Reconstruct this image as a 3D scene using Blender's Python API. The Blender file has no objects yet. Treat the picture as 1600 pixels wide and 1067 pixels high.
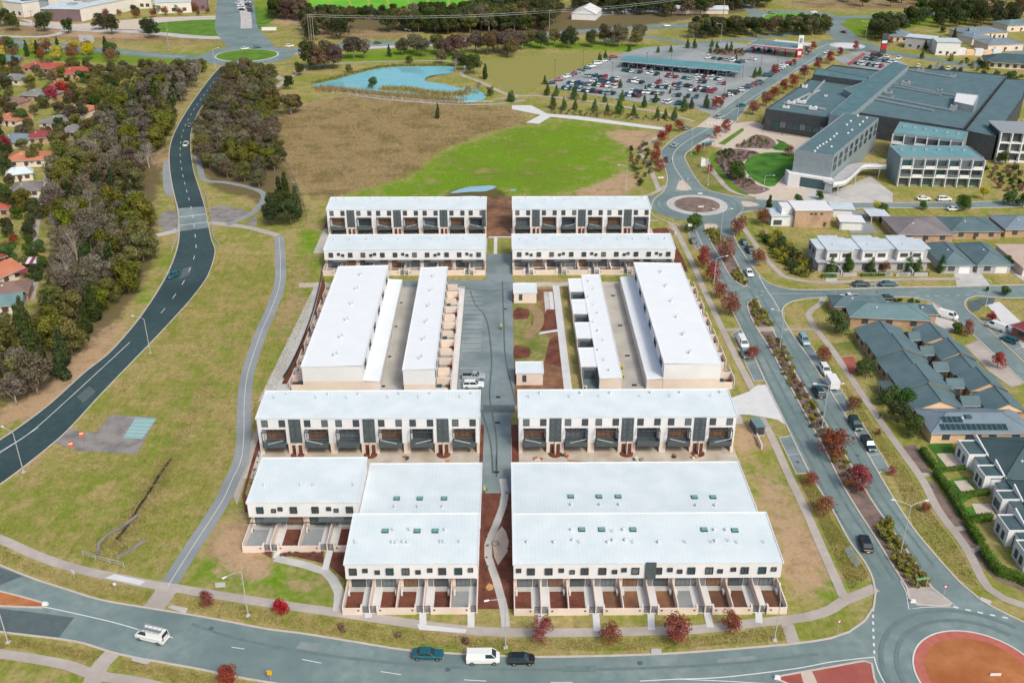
import bpy, bmesh, math, random
import numpy as np
from mathutils import Vector, Matrix, noise as mnoise
from mathutils.geometry import tessellate_polygon
random.seed(7); np.random.seed(7)
R = math.radians
scene = bpy.context.scene
COL = scene.collection

# ------------------------------------------------------------------ camera, sky, sun, exposure
FOC = 1550.0; CX = 800.0; CY = 533.5; CAM_H = 110.0; PITCH = R(27.2); YAW = R(-0.5)
cam_data = bpy.data.cameras.new('camera'); cam = bpy.data.objects.new('camera', cam_data); COL.objects.link(cam)
cam.location = (0, 0, CAM_H); cam.rotation_euler = (R(90) - PITCH, 0, YAW)
cam_data.sensor_width = 36.0; cam_data.lens = 36.0 * FOC / 1600.0
cam_data.clip_start = 1.0; cam_data.clip_end = 6000.0
scene.camera = cam

SUN_EL = R(46); SUN_ROT = R(150)
world = bpy.data.worlds.new('World'); scene.world = world; world.use_nodes = True
wn = world.node_tree.nodes; wl = world.node_tree.links
bg = wn['Background']; bg.inputs['Strength'].default_value = 0.125
sky = wn.new('ShaderNodeTexSky'); sky.sky_type = 'NISHITA'; sky.sun_disc = False
sky.sun_elevation = SUN_EL; sky.sun_rotation = SUN_ROT
sky.air_density = 1.0; sky.dust_density = 8.0; sky.ozone_density = 1.0; sky.altitude = 600
wl.new(sky.outputs[0], bg.inputs['Color'])
sun_data = bpy.data.lights.new('sun', 'SUN'); sun_data.energy = 1.5; sun_data.angle = R(11); sun_data.color = (1.0, 0.96, 0.84)
sun = bpy.data.objects.new('sun', sun_data); COL.objects.link(sun)
# the lamp shines from azimuth SUN_ROT (clockwise from +Y) and elevation SUN_EL
sd = Vector((math.sin(SUN_ROT) * math.cos(SUN_EL), math.cos(SUN_ROT) * math.cos(SUN_EL), math.sin(SUN_EL)))
sun.rotation_euler = sd.to_track_quat('Z', 'Y').to_euler()
vs = scene.view_settings
vs.view_transform = 'Standard'; vs.look = 'None'; vs.exposure = 0.2; vs.gamma = 1.0; vs.use_curve_mapping = False
scene.render.engine = 'CYCLES'
scene.cycles.max_bounces = 6; scene.cycles.diffuse_bounces = 3; scene.cycles.glossy_bounces = 3
scene.cycles.transmission_bounces = 4; scene.cycles.transparent_max_bounces = 6
scene.cycles.use_denoising = True

# ------------------------------------------------------------------ survey: map point <-> plan metres
_c, _s = math.cos(PITCH), math.sin(PITCH); _cy, _sy = math.cos(YAW), math.sin(YAW)
def g(x, y, z=0.0):
    """survey point (photo point on the level z) -> plan coordinates in metres"""
    u = (x - CX) / FOC; v = (y - CY) / FOC
    dy = _c - v * _s; dz = -_s - v * _c
    t = (z - CAM_H) / dz
    X, Y = u * t, dy * t
    return (X * _cy - Y * _sy, X * _sy + Y * _cy)
def gl(pts, z=0.0): return [g(p[0], p[1], z) for p in pts]

# ------------------------------------------------------------------ materials
def S(r, gg, b, k=0.92):
    def f(c):
        c /= 255.0
        return (c / 12.92 if c <= 0.04045 else ((c + 0.055) / 1.055) ** 2.4) * k
    return (f(r), f(gg), f(b))
MATS = {}
def _nt(name):
    m = bpy.data.materials.new(name); m.use_nodes = True
    n = m.node_tree.nodes; l = m.node_tree.links
    return m, n, l, n['Principled BSDF']
def mat(name, c1, c2=None, scale=1.0, rough=0.8, bump=0.0, bscale=None, metal=0.0, c3=None, scale2=None, spec=0.3, world=True, detail=5.0, lo=0.35, hi=0.65, rnd=0.0):
    """noise-mottled procedural surface: c1..c2 by a fine noise, c3 laid in by a coarse one"""
    m, n, l, b = _nt(name)
    b.inputs['Roughness'].default_value = rough; b.inputs['Metallic'].default_value = metal
    b.inputs['Specular IOR Level'].default_value = spec
    if c2 is None: c2 = tuple(x * 0.88 for x in c1)
    if world:
        geo = n.new('ShaderNodeNewGeometry'); co = geo.outputs['Position']
    else:
        tc = n.new('ShaderNodeTexCoord'); co = tc.outputs['Object']
    nz = n.new('ShaderNodeTexNoise'); nz.inputs['Scale'].default_value = scale; nz.inputs['Detail'].default_value = detail
    nz.inputs['Roughness'].default_value = 0.6
    l.new(co, nz.inputs['Vector'])
    rp = n.new('ShaderNodeValToRGB'); rp.color_ramp.elements[0].position = lo; rp.color_ramp.elements[1].position = hi
    rp.color_ramp.elements[0].color = (*c1, 1); rp.color_ramp.elements[1].color = (*c2, 1)
    l.new(nz.outputs['Fac'], rp.inputs['Fac']); out = rp.outputs['Color']
    if c3 is not None:
        n2 = n.new('ShaderNodeTexNoise'); n2.inputs['Scale'].default_value = scale2 or scale * 0.1; n2.inputs['Detail'].default_value = 4
        l.new(co, n2.inputs['Vector'])
        mr = n.new('ShaderNodeMapRange'); mr.inputs[1].default_value = 0.42; mr.inputs[2].default_value = 0.66
        l.new(n2.outputs['Fac'], mr.inputs[0])
        mx = n.new('ShaderNodeMixRGB'); l.new(mr.outputs[0], mx.inputs[0]); l.new(out, mx.inputs[1]); mx.inputs[2].default_value = (*c3, 1)
        out = mx.outputs[0]
    if rnd > 0:
        oi = n.new('ShaderNodeObjectInfo')
        hs = n.new('ShaderNodeHueSaturation')
        for k, (a, bb) in {'Hue': (0.5 - 0.05 * rnd, 0.5 + 0.05 * rnd), 'Value': (1 - 0.35 * rnd, 1 + 0.35 * rnd), 'Saturation': (1 - .3 * rnd, 1 + .3 * rnd)}.items():
            w = n.new('ShaderNodeMath'); w.operation = 'MULTIPLY'; w.inputs[1].default_value = {'Hue': 1.0, 'Value': 7.31, 'Saturation': 3.17}[k]
            l.new(oi.outputs['Random'], w.inputs[0])
            fr = n.new('ShaderNodeMath'); fr.operation = 'FRACT'; l.new(w.outputs[0], fr.inputs[0])
            mr = n.new('ShaderNodeMapRange'); mr.inputs[3].default_value = a; mr.inputs[4].default_value = bb
            l.new(fr.outputs[0], mr.inputs[0]); l.new(mr.outputs[0], hs.inputs[k])
        l.new(out, hs.inputs['Color']); out = hs.outputs[0]
    l.new(out, b.inputs['Base Color'])
    if bump > 0:
        nb = n.new('ShaderNodeTexNoise'); nb.inputs['Scale'].default_value = bscale or scale * 3; nb.inputs['Detail'].default_value = 4
        l.new(co, nb.inputs['Vector'])
        bp = n.new('ShaderNodeBump'); bp.inputs['Strength'].default_value = bump; bp.inputs['Distance'].default_value = 0.1
        l.new(nb.outputs['Fac'], bp.inputs['Height']); l.new(bp.outputs[0], b.inputs['Normal'])
    MATS[name] = m
    return m
def ribbed(name, c1, c2, period, axis='X', rough=0.45, strength=0.5, spec=0.4, lap=0.9):
    """profiled sheet metal or tile courses: ribs along one local axis as fine relief"""
    m, n, l, b = _nt(name)
    b.inputs['Roughness'].default_value = rough; b.inputs['Specular IOR Level'].default_value = spec
    tc = n.new('ShaderNodeTexCoord')
    geo = n.new('ShaderNodeNewGeometry')
    nz = n.new('ShaderNodeTexNoise'); nz.inputs['Scale'].default_value = 0.25; nz.inputs['Detail'].default_value = 6
    l.new(geo.outputs['Position'], nz.inputs['Vector'])
    rp = n.new('ShaderNodeValToRGB'); rp.color_ramp.elements[0].position = .3; rp.color_ramp.elements[1].position = .7
    rp.color_ramp.elements[0].color = (*c1, 1); rp.color_ramp.elements[1].color = (*c2, 1)
    l.new(nz.outputs['Fac'], rp.inputs['Fac'])
    wv = n.new('ShaderNodeTexWave'); wv.wave_type = 'BANDS'; wv.bands_direction = axis; wv.wave_profile = 'SAW'
    wv.inputs['Scale'].default_value = 0.31416 / period * 1.0
    l.new(tc.outputs['Object'], wv.inputs['Vector'])
    bp = n.new('ShaderNodeBump'); bp.inputs['Strength'].default_value = strength; bp.inputs['Distance'].default_value = 0.05
    l.new(wv.outputs['Fac'], bp.inputs['Height']); l.new(bp.outputs[0], b.inputs['Normal'])
    # panel laps carry slightly different tones
    mr = n.new('ShaderNodeMapRange'); mr.inputs[1].default_value = 0.0; mr.inputs[2].default_value = 0.12; mr.inputs[3].default_value = lap; mr.inputs[4].default_value = 1.0
    l.new(wv.outputs['Fac'], mr.inputs[0])
    mx = n.new('ShaderNodeMixRGB'); mx.blend_type = 'MULTIPLY'; mx.inputs[0].default_value = 1.0
    l.new(rp.outputs['Color'], mx.inputs[1]); l.new(mr.outputs[0], mx.inputs[2])
    l.new(mx.outputs[0], b.inputs['Base Color'])
    MATS[name] = m
    return m
def glassy(name, c, rough=0.08):
    m, n, l, b = _nt(name)
    b.inputs['Base Color'].default_value = (*c, 1); b.inputs['Roughness'].default_value = rough; b.inputs['Specular IOR Level'].default_value = 0.6
    MATS[name] = m
    return m
def M(k): return MATS[k]

# ------------------------------------------------------------------ mesh builder
class MB:
    def __init__(s): s.v = []; s.f = []; s.m = []
    def quad(s, a, b, c, d, mi=0):
        i = len(s.v); s.v += [a, b, c, d]; s.f.append((i, i + 1, i + 2, i + 3)); s.m.append(mi); return s
    def face(s, pts, mi=0):
        i = len(s.v); s.v += list(pts); s.f.append(tuple(range(i, i + len(pts)))); s.m.append(mi); return s
    def hexa(s, p, mi=0):
        """8 corners: bottom 0-3 counter-clockwise, top 4-7"""
        i = len(s.v); s.v += [tuple(q) for q in p]
        for q in ((3, 2, 1, 0), (4, 5, 6, 7), (0, 1, 5, 4), (1, 2, 6, 5), (2, 3, 7, 6), (3, 0, 4, 7)):
            s.f.append(tuple(i + k for k in q)); s.m.append(mi)
        return s
    def box(s, x0, x1, y0, y1, z0, z1, mi=0):
        return s.hexa([(x0, y0, z0), (x1, y0, z0), (x1, y1, z0), (x0, y1, z0), (x0, y0, z1), (x1, y0, z1), (x1, y1, z1), (x0, y1, z1)], mi)
    def prism(s, pts, z0, z1, mi=0, mtop=None, cap=True):
        """vertical prism over a plan polygon; z1 may be a list (one height for each corner)"""
        a = 0
        for k in range(len(pts)):
            x0, y0 = pts[k][:2]; x1, y1 = pts[(k + 1) % len(pts)][:2]; a += x0 * y1 - x1 * y0
        pts = list(pts)
        zt = list(z1) if isinstance(z1, (list, tuple)) else [z1] * len(pts)
        if a < 0: pts.reverse(); zt.reverse()
        n = len(pts); i = len(s.v)
        s.v += [(p[0], p[1], z0) for p in pts] + [(p[0], p[1], z) for p, z in zip(pts, zt)]
        for k in range(n):
            j = (k + 1) % n
            s.f.append((i + k, i + j, i + n + j, i + n + k)); s.m.append(mi)
        if cap:
            s.f.append(tuple(i + n + k for k in range(n))); s.m.append(mi if mtop is None else mtop)
            s.f.append(tuple(i + k for k in reversed(range(n)))); s.m.append(mi)
        return s
    def tube(s, path, r, n=6, mi=0, cap=True):
        """round bar along a path of points; r a number or one for each point"""
        rs = r if isinstance(r, (list, tuple)) else [r] * len(path)
        P = [Vector(p) for p in path]; base = len(s.v)
        for k, p in enumerate(P):
            d = (P[min(k + 1, len(P) - 1)] - P[max(k - 1, 0)]).normalized()
            up = Vector((0, 0, 1)) if abs(d.z) < 0.9 else Vector((1, 0, 0))
            a = d.cross(up).normalized(); b = a.cross(d).normalized()
            for q in range(n):
                t = 2 * math.pi * q / n
                s.v.append(tuple(p + (a * math.cos(t) + b * math.sin(t)) * rs[k]))
        for k in range(len(P) - 1):
            for q in range(n):
                q2 = (q + 1) % n
                s.f.append((base + k * n + q, base + k * n + q2, base + (k + 1) * n + q2, base + (k + 1) * n + q)); s.m.append(mi)
        if cap:
            s.f.append(tuple(base + q for q in reversed(range(n)))); s.m.append(mi)
            s.f.append(tuple(base + (len(P) - 1) * n + q for q in range(n))); s.m.append(mi)
        return s
    def cyl(s, c, r, z0, z1, n=16, mi=0, r2=None):
        return s.tube([(c[0], c[1], z0), (c[0], c[1], z1)], [r, r if r2 is None else r2], n, mi)
    def mesh(s, name, mats, smooth=False):
        me = bpy.data.meshes.new(name); me.from_pydata(s.v, [], s.f)
        for k in (mats if isinstance(mats, (list, tuple)) else [mats]): me.materials.append(M(k) if isinstance(k, str) else k)
        if len(me.materials) > 1: me.polygons.foreach_set('material_index', s.m)
        if smooth: me.polygons.foreach_set('use_smooth', [True] * len(me.polygons))
        me.update()
        return me
    def build(s, name, mats, parent=None, loc=(0, 0, 0), rz=0.0, smooth=False):
        return put(name, s.mesh(name, mats, smooth), parent, loc, rz)
def put(name, me, parent=None, loc=(0, 0, 0), rz=0.0, sc=None):
    o = bpy.data.objects.new(name, me); COL.objects.link(o)
    o.location = loc if len(loc) == 3 else (loc[0], loc[1], 0)
    o.rotation_euler = (0, 0, rz)
    if sc is not None: o.scale = sc if isinstance(sc, (tuple, list)) else (sc, sc, sc)
    if parent is not None: o.parent = parent
    return o
def tag(o, label, cat, group=None):
    o['label'] = label; o['category'] = cat
    if group: o['group'] = group
    return o
def thing(name, label, cat, loc=(0, 0, 0), rz=0.0, group=None, sc=None):
    o = bpy.data.objects.new(name, None); COL.objects.link(o); o.empty_display_size = 0.2
    o.location = loc if len(loc) == 3 else (loc[0], loc[1], 0); o.rotation_euler = (0, 0, rz)
    if sc is not None: o.scale = sc if isinstance(sc, (tuple, list)) else (sc, sc, sc)
    return tag(o, label, cat, group)
def struct(o): o['kind'] = 'structure'; return o
def stuff(o, label=None, cat=None):
    o['kind'] = 'stuff'
    if label: o['label'] = label
    if cat: o['category'] = cat
    return o
CACHE = {}
def cached(key, fn):
    if key not in CACHE: CACHE[key] = fn()
    return CACHE[key]
ORD = ['first', 'second', 'third', 'fourth', 'fifth', 'sixth', 'seventh', 'eighth', 'ninth', 'tenth', 'eleventh', 'twelfth', 'thirteenth', 'fourteenth',
       'fifteenth', 'sixteenth', 'seventeenth', 'eighteenth', 'nineteenth', 'twentieth', 'twenty-first', 'twenty-second', 'twenty-third', 'twenty-fourth', 'twenty-fifth',
       'twenty-sixth', 'twenty-seventh', 'twenty-eighth', 'twenty-ninth', 'thirtieth']

def smooth(pts, closed=False, step=2.0):
    """Catmull-Rom through plan points, resampled"""
    P = [Vector((p[0], p[1])) for p in pts]; n = len(P); out = []
    segs = n if closed else n - 1
    for i in range(segs):
        p1, p2 = P[i], P[(i + 1) % n]
        p0 = P[(i - 1) % n] if closed or i > 0 else p1 * 2 - p2
        p3 = P[(i + 2) % n] if closed or i + 2 < n else p2 * 2 - p1
        k = max(1, min(24, int((p2 - p1).length / step)))
        for j in range(k):
            t = j / k
            q = 0.5 * ((2 * p1) + (p2 - p0) * t + (2 * p0 - 5 * p1 + 4 * p2 - p3) * t * t + (3 * p1 - p0 - 3 * p2 + p3) * t ** 3)
            out.append((q.x, q.y))
    if not closed: out.append((P[-1].x, P[-1].y))
    return out
def offset(pl, d):
    """parallel copy of an open polyline, d metres to its left"""
    out = []
    for i, p in enumerate(pl):
        a = pl[max(i - 1, 0)]; b = pl[min(i + 1, len(pl) - 1)]
        dx, dy = b[0] - a[0], b[1] - a[1]; L = math.hypot(dx, dy) or 1
        out.append((p[0] - dy / L * d, p[1] + dx / L * d))
    return out
LAYER = [0]
def layer(z):
    LAYER[0] = (LAYER[0] + 37) % 101
    return z + LAYER[0] * 0.00013
def sheet(name, pts, m, z):
    """flat sheet over a plan polygon, split in triangles"""
    vs3 = [Vector((p[0], p[1], 0)) for p in pts]
    tris = tessellate_polygon([vs3])
    me = bpy.data.meshes.new(name)
    fs = []
    for t in tris:
        a, b, c = (pts[k] for k in t)
        cr = (b[0] - a[0]) * (c[1] - a[1]) - (b[1] - a[1]) * (c[0] - a[0])
        fs.append(t if cr > 0 else (t[0], t[2], t[1]))
    me.from_pydata([(p[0], p[1], 0) for p in pts], [], fs); me.materials.append(M(m)); me.update()
    o = put(name, me, None, (0, 0, layer(z)))
    return struct(o)
def ribbon_mesh(mb, pl, w, z, mi=0, off=0.0):
    a = offset(pl, off + w / 2); b = offset(pl, off - w / 2)
    for i in range(len(pl) - 1):
        mb.quad((*b[i], z), (*b[i + 1], z), (*a[i + 1], z), (*a[i], z), mi)
    return mb
def path_strip(name, px, w, m, z, sm=True, world=False):
    pl = px if world else gl(px)
    if sm: pl = smooth(pl)
    return struct(ribbon_mesh(MB(), pl, w, layer(z)).build(name, m))
def kerb(px, w=0.32, h=0.13, side=0, world=False, sm=True, name='kerb', m='kerb'):
    """raised concrete kerb along a line"""
    pl = px if world else gl(px)
    if sm: pl = smooth(pl)
    a = offset(pl, w / 2); b = offset(pl, -w / 2); mb = MB(); n = len(pl)
    for i in range(n):
        mb.v += [(*a[i], 0.0), (*a[i], h), (*b[i], h), (*b[i], 0.0)]
    for i in range(n - 1):
        for k in range(3):
            mb.f.append((i * 4 + k, i * 4 + k + 1, (i + 1) * 4 + k + 1, (i + 1) * 4 + k)); mb.m.append(0)
    return struct(mb.build(name, m))
def line(px, w=0.15, z=0.075, dash=None, gap=None, m='white_paint', name='road_marking', world=False, sm=True):
    """painted line, whole or dashed"""
    pl = px if world else gl(px); z = layer(z)
    if sm: pl = smooth(pl, step=1.0)
    if not dash: return struct(ribbon_mesh(MB(), pl, w, z).build(name, m))
    mb = MB(); acc = 0.0; seg = [pl[0]]; on = True
    i = 0; cur = Vector(pl[0]); k = 1; left = dash
    while k < len(pl):
        nx = Vector(pl[k]); d = (nx - cur).length
        if d < left:
            left -= d; cur = nx; k += 1
            if on: seg.append(tuple(cur))
        else:
            cur = cur + (nx - cur) * (left / d)
            if on:
                seg.append(tuple(cur))
                if len(seg) > 1: ribbon_mesh(mb, seg, w, z)
                on = False; left = gap
            else:
                on = True; left = dash; seg = [tuple(cur)]
    if not mb.v: return None
    return struct(mb.build(name, m))
# ------------------------------------------------------------------ surface palette
mat('asphalt', S(120, 140, 141), S(140, 158, 157), 0.45, 0.85, 0.15, 8.0, c3=S(112, 132, 133), scale2=0.06)
mat('asphalt_dark', S(56, 78, 82), S(68, 91, 94), 0.7, 0.85, 0.15, 8.0, c3=S(50, 71, 75), scale2=0.05)
mat('asphalt_patch', S(88, 104, 106), S(98, 114, 116), 0.8, 0.85, 0.1, 8.0)
mat('asphalt_wet', S(132, 148, 150), S(146, 160, 161), 0.35, 0.55, 0.05, 6.0, c3=S(112, 128, 132), scale2=0.12)
mat('carpark_asphalt', S(156, 164, 165), S(170, 177, 177), 0.3, 0.85, c3=S(136, 147, 149), scale2=0.05)
mat('tread_dark', S(106, 126, 127), S(118, 137, 137), 0.6, 0.8)
mat('concrete', S(196, 196, 193), S(208, 207, 204), 0.5, 0.85, 0.05, c3=S(184, 184, 181), scale2=0.15)
mat('concrete_pale', S(214, 217, 218), S(224, 226, 227), 0.5, 0.8)
mat('footpath', S(182, 174, 166), S(194, 187, 180), 0.7, 0.9, 0.05, c3=S(172, 164, 156), scale2=0.12)
mat('shared_path', S(148, 155, 158), S(160, 166, 169), 0.8, 0.9, 0.05, c3=S(140, 147, 150), scale2=0.1)
mat('driveway', S(190, 187, 178), S(202, 199, 191), 0.4, 0.85, 0.05, c3=S(176, 173, 165), scale2=0.2)
mat('driveway_warm', S(200, 190, 176), S(210, 201, 189), 0.4, 0.85, 0.05, c3=S(184, 172, 156), scale2=0.3)
mat('kerb', S(196, 188, 178), S(208, 200, 190), 0.6, 0.9)
mat('white_paint', S(232, 236, 236), S(222, 227, 227), 3.0, 0.7)
mat('red_paving', S(164, 94, 84), S(178, 106, 94), 1.2, 0.9, 0.05, c3=S(160, 84, 76), scale2=0.15)
mat('red_kerb', S(184, 104, 90), S(196, 118, 104), 1.0, 0.9)
mat('orange_soil', S(176, 112, 68), S(194, 130, 84), 0.5, 0.95, 0.15, 3.0, c3=S(166, 100, 58), scale2=0.12)
mat('mulch', S(112, 68, 54), S(134, 86, 70), 4.0, 0.95, 0.5, 9.0, c3=S(96, 58, 48), scale2=0.4)
mat('mulch_grey', S(130, 112, 104), S(150, 132, 122), 3.0, 0.95, 0.4, 9.0, c3=S(112, 98, 92), scale2=0.4)
mat('gravel_grey', S(140, 138, 136), S(164, 160, 156), 3.0, 0.95, 0.4, 7.0, c3=S(124, 122, 120), scale2=0.3)
mat('lawn', S(92, 134, 36), S(112, 152, 46), 1.5, 0.9, 0.3, 12, c3=S(80, 118, 34), scale2=0.15)
mat('turf_dark', S(72, 128, 40), S(90, 146, 48), 2.0, 0.9, 0.3, 12, c3=S(54, 98, 38), scale2=0.2)
mat('verge', S(124, 122, 64), S(162, 154, 98), 0.8, 0.95, 0.3, 6, c3=S(104, 124, 48), scale2=0.12)
mat('field_green', S(104, 184, 48), S(124, 200, 60), 0.05, 0.95, c3=S(86, 150, 40), scale2=0.012)
mat('straw_mark', S(176, 178, 82), S(150, 176, 70), 0.05, 0.95)
mat('paver_warm', S(204, 190, 174), S(216, 203, 188), 0.6, 0.9)
mat('teal_cover', S(140, 182, 182), S(150, 192, 190), 0.8, 0.7)
mat('soil_brown', S(128, 92, 70), S(156, 118, 92), 0.5, 0.95, 0.3, 3.0, c3=S(104, 74, 60), scale2=0.15)
mat('straw_track', S(166, 142, 106), S(148, 126, 94), 0.6, 0.95)
mat('puddle', S(150, 196, 216), S(160, 204, 222), 0.1, 0.12, spec=0.8)
mat('rubber_black', (0.012, 0.013, 0.014), (0.02, 0.02, 0.022), 5, 0.7)

# water: glossy sheet with a soft ripple
m, n, l, b = _nt('pond_water'); MATS['pond_water'] = m
b.inputs['Base Color'].default_value = (*S(130, 202, 214), 1); b.inputs['Roughness'].default_value = 0.06; b.inputs['Specular IOR Level'].default_value = 0.9
ge = n.new('ShaderNodeNewGeometry'); nz = n.new('ShaderNodeTexNoise'); nz.inputs['Scale'].default_value = 0.6; nz.inputs['Detail'].default_value = 3
n2 = n.new('ShaderNodeTexNoise'); n2.inputs['Scale'].default_value = 0.035; n2.inputs['Detail'].default_value = 3; l.new(ge.outputs['Position'], n2.inputs['Vector'])
mr = n.new('ShaderNodeMapRange'); mr.inputs[1].default_value = .42; mr.inputs[2].default_value = .6; mr.inputs[3].default_value = .03; mr.inputs[4].default_value = .35; l.new(n2.outputs['Fac'], mr.inputs[0]); l.new(mr.outputs[0], b.inputs['Roughness'])
bp = n.new('ShaderNodeBump'); bp.inputs['Strength'].default_value = 0.12; l.new(ge.outputs['Position'], nz.inputs['Vector']); l.new(nz.outputs['Fac'], bp.inputs['Height']); l.new(bp.outputs[0], b.inputs['Normal'])

# ------------------------------------------------------------------ ground: one sheet to the horizon, cover types by map
def axis(*runs):
    out = []
    for a, b_, st in runs: out += list(np.arange(a, b_, st))
    return np.array(out)
gx = axis((-4000, -1000, 500), (-1000, -430, 80), (-430, -130, 4), (-130, 130, 1.5), (130, 430, 4), (430, 1000, 80), (1000, 4001, 500))
gy = axis((-200, 80, 40), (80, 420, 1.5), (420, 820, 4), (820, 1300, 60), (1300, 6001, 600))
GXX, GYY = np.meshgrid(gx, gy)
def inside(poly):
    r = np.zeros(GXX.shape, bool); n = len(poly)
    for i in range(n):
        x0, y0 = poly[i]; x1, y1 = poly[(i + 1) % n]
        if y0 == y1: continue
        c = ((y0 > GYY) != (y1 > GYY)) & (GXX < (x1 - x0) * (GYY - y0) / (y1 - y0) + x0)
        r ^= c
    return r
def blur(a, k):
    a = a.astype(np.float32)
    for _ in range(2):
        for ax in (0, 1):
            pad = [(k, k) if q == ax else (0, 0) for q in (0, 1)]
            cs = np.cumsum(np.pad(a, pad, mode='edge'), axis=ax)
            cs = np.insert(cs, 0, 0, axis=ax)
            w = 2 * k + 1
            a = (cs[w:, :] - cs[:-w, :]) / w if ax == 0 else (cs[:, w:] - cs[:, :-w]) / w
    return a
def zone(polys, k, px=True, amt=1.0):
    z = np.zeros(GXX.shape, np.float32)
    for p in polys: z = np.maximum(z, blur(inside(gl(p) if px else p), k))
    return z * amt
lush = zone([
    [(478, 350), (540, 302), (650, 268), (688, 235), (770, 208), (850, 190), (930, 188), (985, 205), (975, 250), (985, 290), (900, 303), (800, 308), (700, 306), (520, 318)],
], 5)
lush = np.maximum(lush, zone([
    [(400, 0), (425, 0), (430, 40), (395, 50), (372, 30)], [(230, 30), (352, 30), (350, 58), (270, 55)],
    [(480, 0), (780, 0), (765, 12), (640, 16), (486, 12)], [(480, 88), (640, 75), (760, 82), (700, 95), (520, 98)],
    [(470, 360), (505, 360), (498, 420), (470, 500), (440, 600), (420, 600), (450, 480)],
    [(1195, 22), (1240, 15), (1290, 28), (1280, 40), (1225, 42)], [(1300, 25), (1400, 20), (1500, 30), (1420, 45), (1330, 60), (1310, 45)],
    [(285, 900), (330, 860), (400, 880), (500, 890), (525, 930), (520, 950), (400, 930)],
    [(1180, 720), (1200, 720), (1245, 840), (1300, 900), (1330, 920), (1300, 940), (1260, 900), (1215, 790)],
    [(1310, 900), (1360, 905), (1360, 925), (1320, 920)], [(1195, 660), (1215, 665), (1230, 690), (1210, 690)],
    [(0, 60), (200, 85), (330, 85), (330, 100), (200, 100), (0, 90)], [(1110, 250), (1135, 230), (1160, 260), (1205, 300), (1180, 300), (1120, 275)],
    [(250, 395), (268, 395), (262, 420), (240, 430)], [(205, 470), (240, 430), (235, 470), (215, 480)],
    [(800, 60), (1090, 75), (1090, 85), (800, 75)], [(1060, 40), (1190, 22), (1180, 40), (1070, 45)],
], 1))
lush = np.maximum(lush, zone([[(160, 690), (260, 600), (320, 520), (360, 420), (395, 400), (380, 520), (330, 620), (240, 760), (120, 830), (0, 830), (0, 770)], [(1400, 780), (1440, 830), (1520, 920), (1490, 890)], [(1290, 560), (1330, 640), (1380, 720), (1350, 640)], [(280, 960), (500, 985), (800, 1010), (800, 1000), (500, 970)], [(0, 995), (180, 1025), (150, 1040), (0, 1015)], [(190, 1045), (330, 1062), (300, 1090), (180, 1067)]], 4, amt=.42))
lush = np.maximum(lush, zone([[(0, 95), (160, 100), (230, 112), (120, 240), (80, 330), (90, 450), (0, 520), (-200, 500), (-200, 95)]], 4, amt=.3))
dirt = zone([
    [(1165, 728), (1195, 722), (1240, 800), (1285, 880), (1290, 925), (1245, 940), (1232, 900), (1225, 870), (1195, 790)],
    [(1145, 660), (1185, 655), (1200, 700), (1150, 712)], [(230, 890), (285, 850), (262, 890), (240, 905)],
    [(330, 850), (372, 790), (392, 800), (395, 850), (420, 870), (430, 900), (400, 912), (350, 895)], [(440, 895), (500, 905), (505, 930), (470, 935), (445, 915)],
    [(1168, 735), (1190, 728), (1236, 800), (1278, 880), (1280, 920), (1245, 930), (1228, 870), (1198, 790)], [(900, 300), (960, 280), (985, 262), (990, 290), (970, 305), (905, 312)], [(455, 450), (480, 380), (485, 400), (470, 480), (440, 540), (430, 530)],
    [(400, 690), (425, 620), (430, 640), (410, 700), (390, 760), (375, 760)], [(940, 205), (1020, 205), (1010, 240), (985, 230)],
    [(1335, 880), (1362, 880), (1362, 905), (1345, 905)], [(20, 700), (0, 720), (0, 760), (60, 730)], [(140, 540), (195, 490), (200, 510), (130, 590), (40, 655), (0, 670), (0, 640), (80, 600)],
    [(830, 945), (1000, 945), (1000, 955), (830, 955)], [(590, 950), (650, 955), (650, 970), (590, 965)], [(690, 965), (740, 965), (740, 978), (690, 978)],
    [(240, 250), (262, 180), (300, 130), (320, 115), (290, 170), (268, 210), (262, 270)], [(1340, 690), (1370, 690), (1390, 740), (1370, 730)], [(1260, 150), (1275, 145), (1300, 160), (1280, 170)],
    [(60, 38), (120, 48), (240, 55), (235, 62), (90, 55)], [(440, 12), (470, 15), (470, 40), (430, 40)],
], 2)
brown = zone([
    [(422, 200), (440, 175), (520, 150), (660, 160), (790, 166), (840, 178), (830, 190), (760, 208), (686, 235), (645, 272), (545, 302), (490, 318), (455, 280)],
    [(470, 42), (600, 42), (640, 36), (640, 60), (480, 62)], [(1230, 0), (1600, 0), (1600, 14), (1230, 14)],
    [(640, 195), (700, 215), (640, 270)], [(0, 20), (50, 20), (200, 48), (330, 60), (430, 62), (430, 72), (300, 70), (0, 58)],
], 4)
olive = zone([[(745, 95), (960, 78), (955, 92), (900, 110), (850, 135), (790, 145), (755, 120)]], 3)
litter = zone([
    [(300, 100), (325, 100), (300, 140), (262, 190), (258, 260), (240, 330), (250, 380), (235, 420), (205, 480), (150, 540), (60, 620), (0, 660), (0, 560), (60, 470), (80, 380), (100, 300), (160, 220), (210, 150)],
    [(345, 105), (430, 100), (440, 180), (430, 230), (470, 300), (478, 345), (418, 350), (400, 310), (340, 300), (305, 260), (303, 215), (325, 150)],
    [(430, 10), (780, 14), (1200, 6), (1200, 14), (860, 60), (640, 50), (440, 42)],
    [(480, 135), (600, 148), (760, 158), (790, 160), (700, 155), (560, 140)],
], 3)
wet = zone([[(690, 300), (770, 288), (800, 312), (790, 330), (700, 312)], [(215, 830), (240, 740), (270, 700), (300, 650), (320, 655), (270, 730), (240, 800), (205, 870), (165, 880), (155, 850)]], 2)
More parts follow.
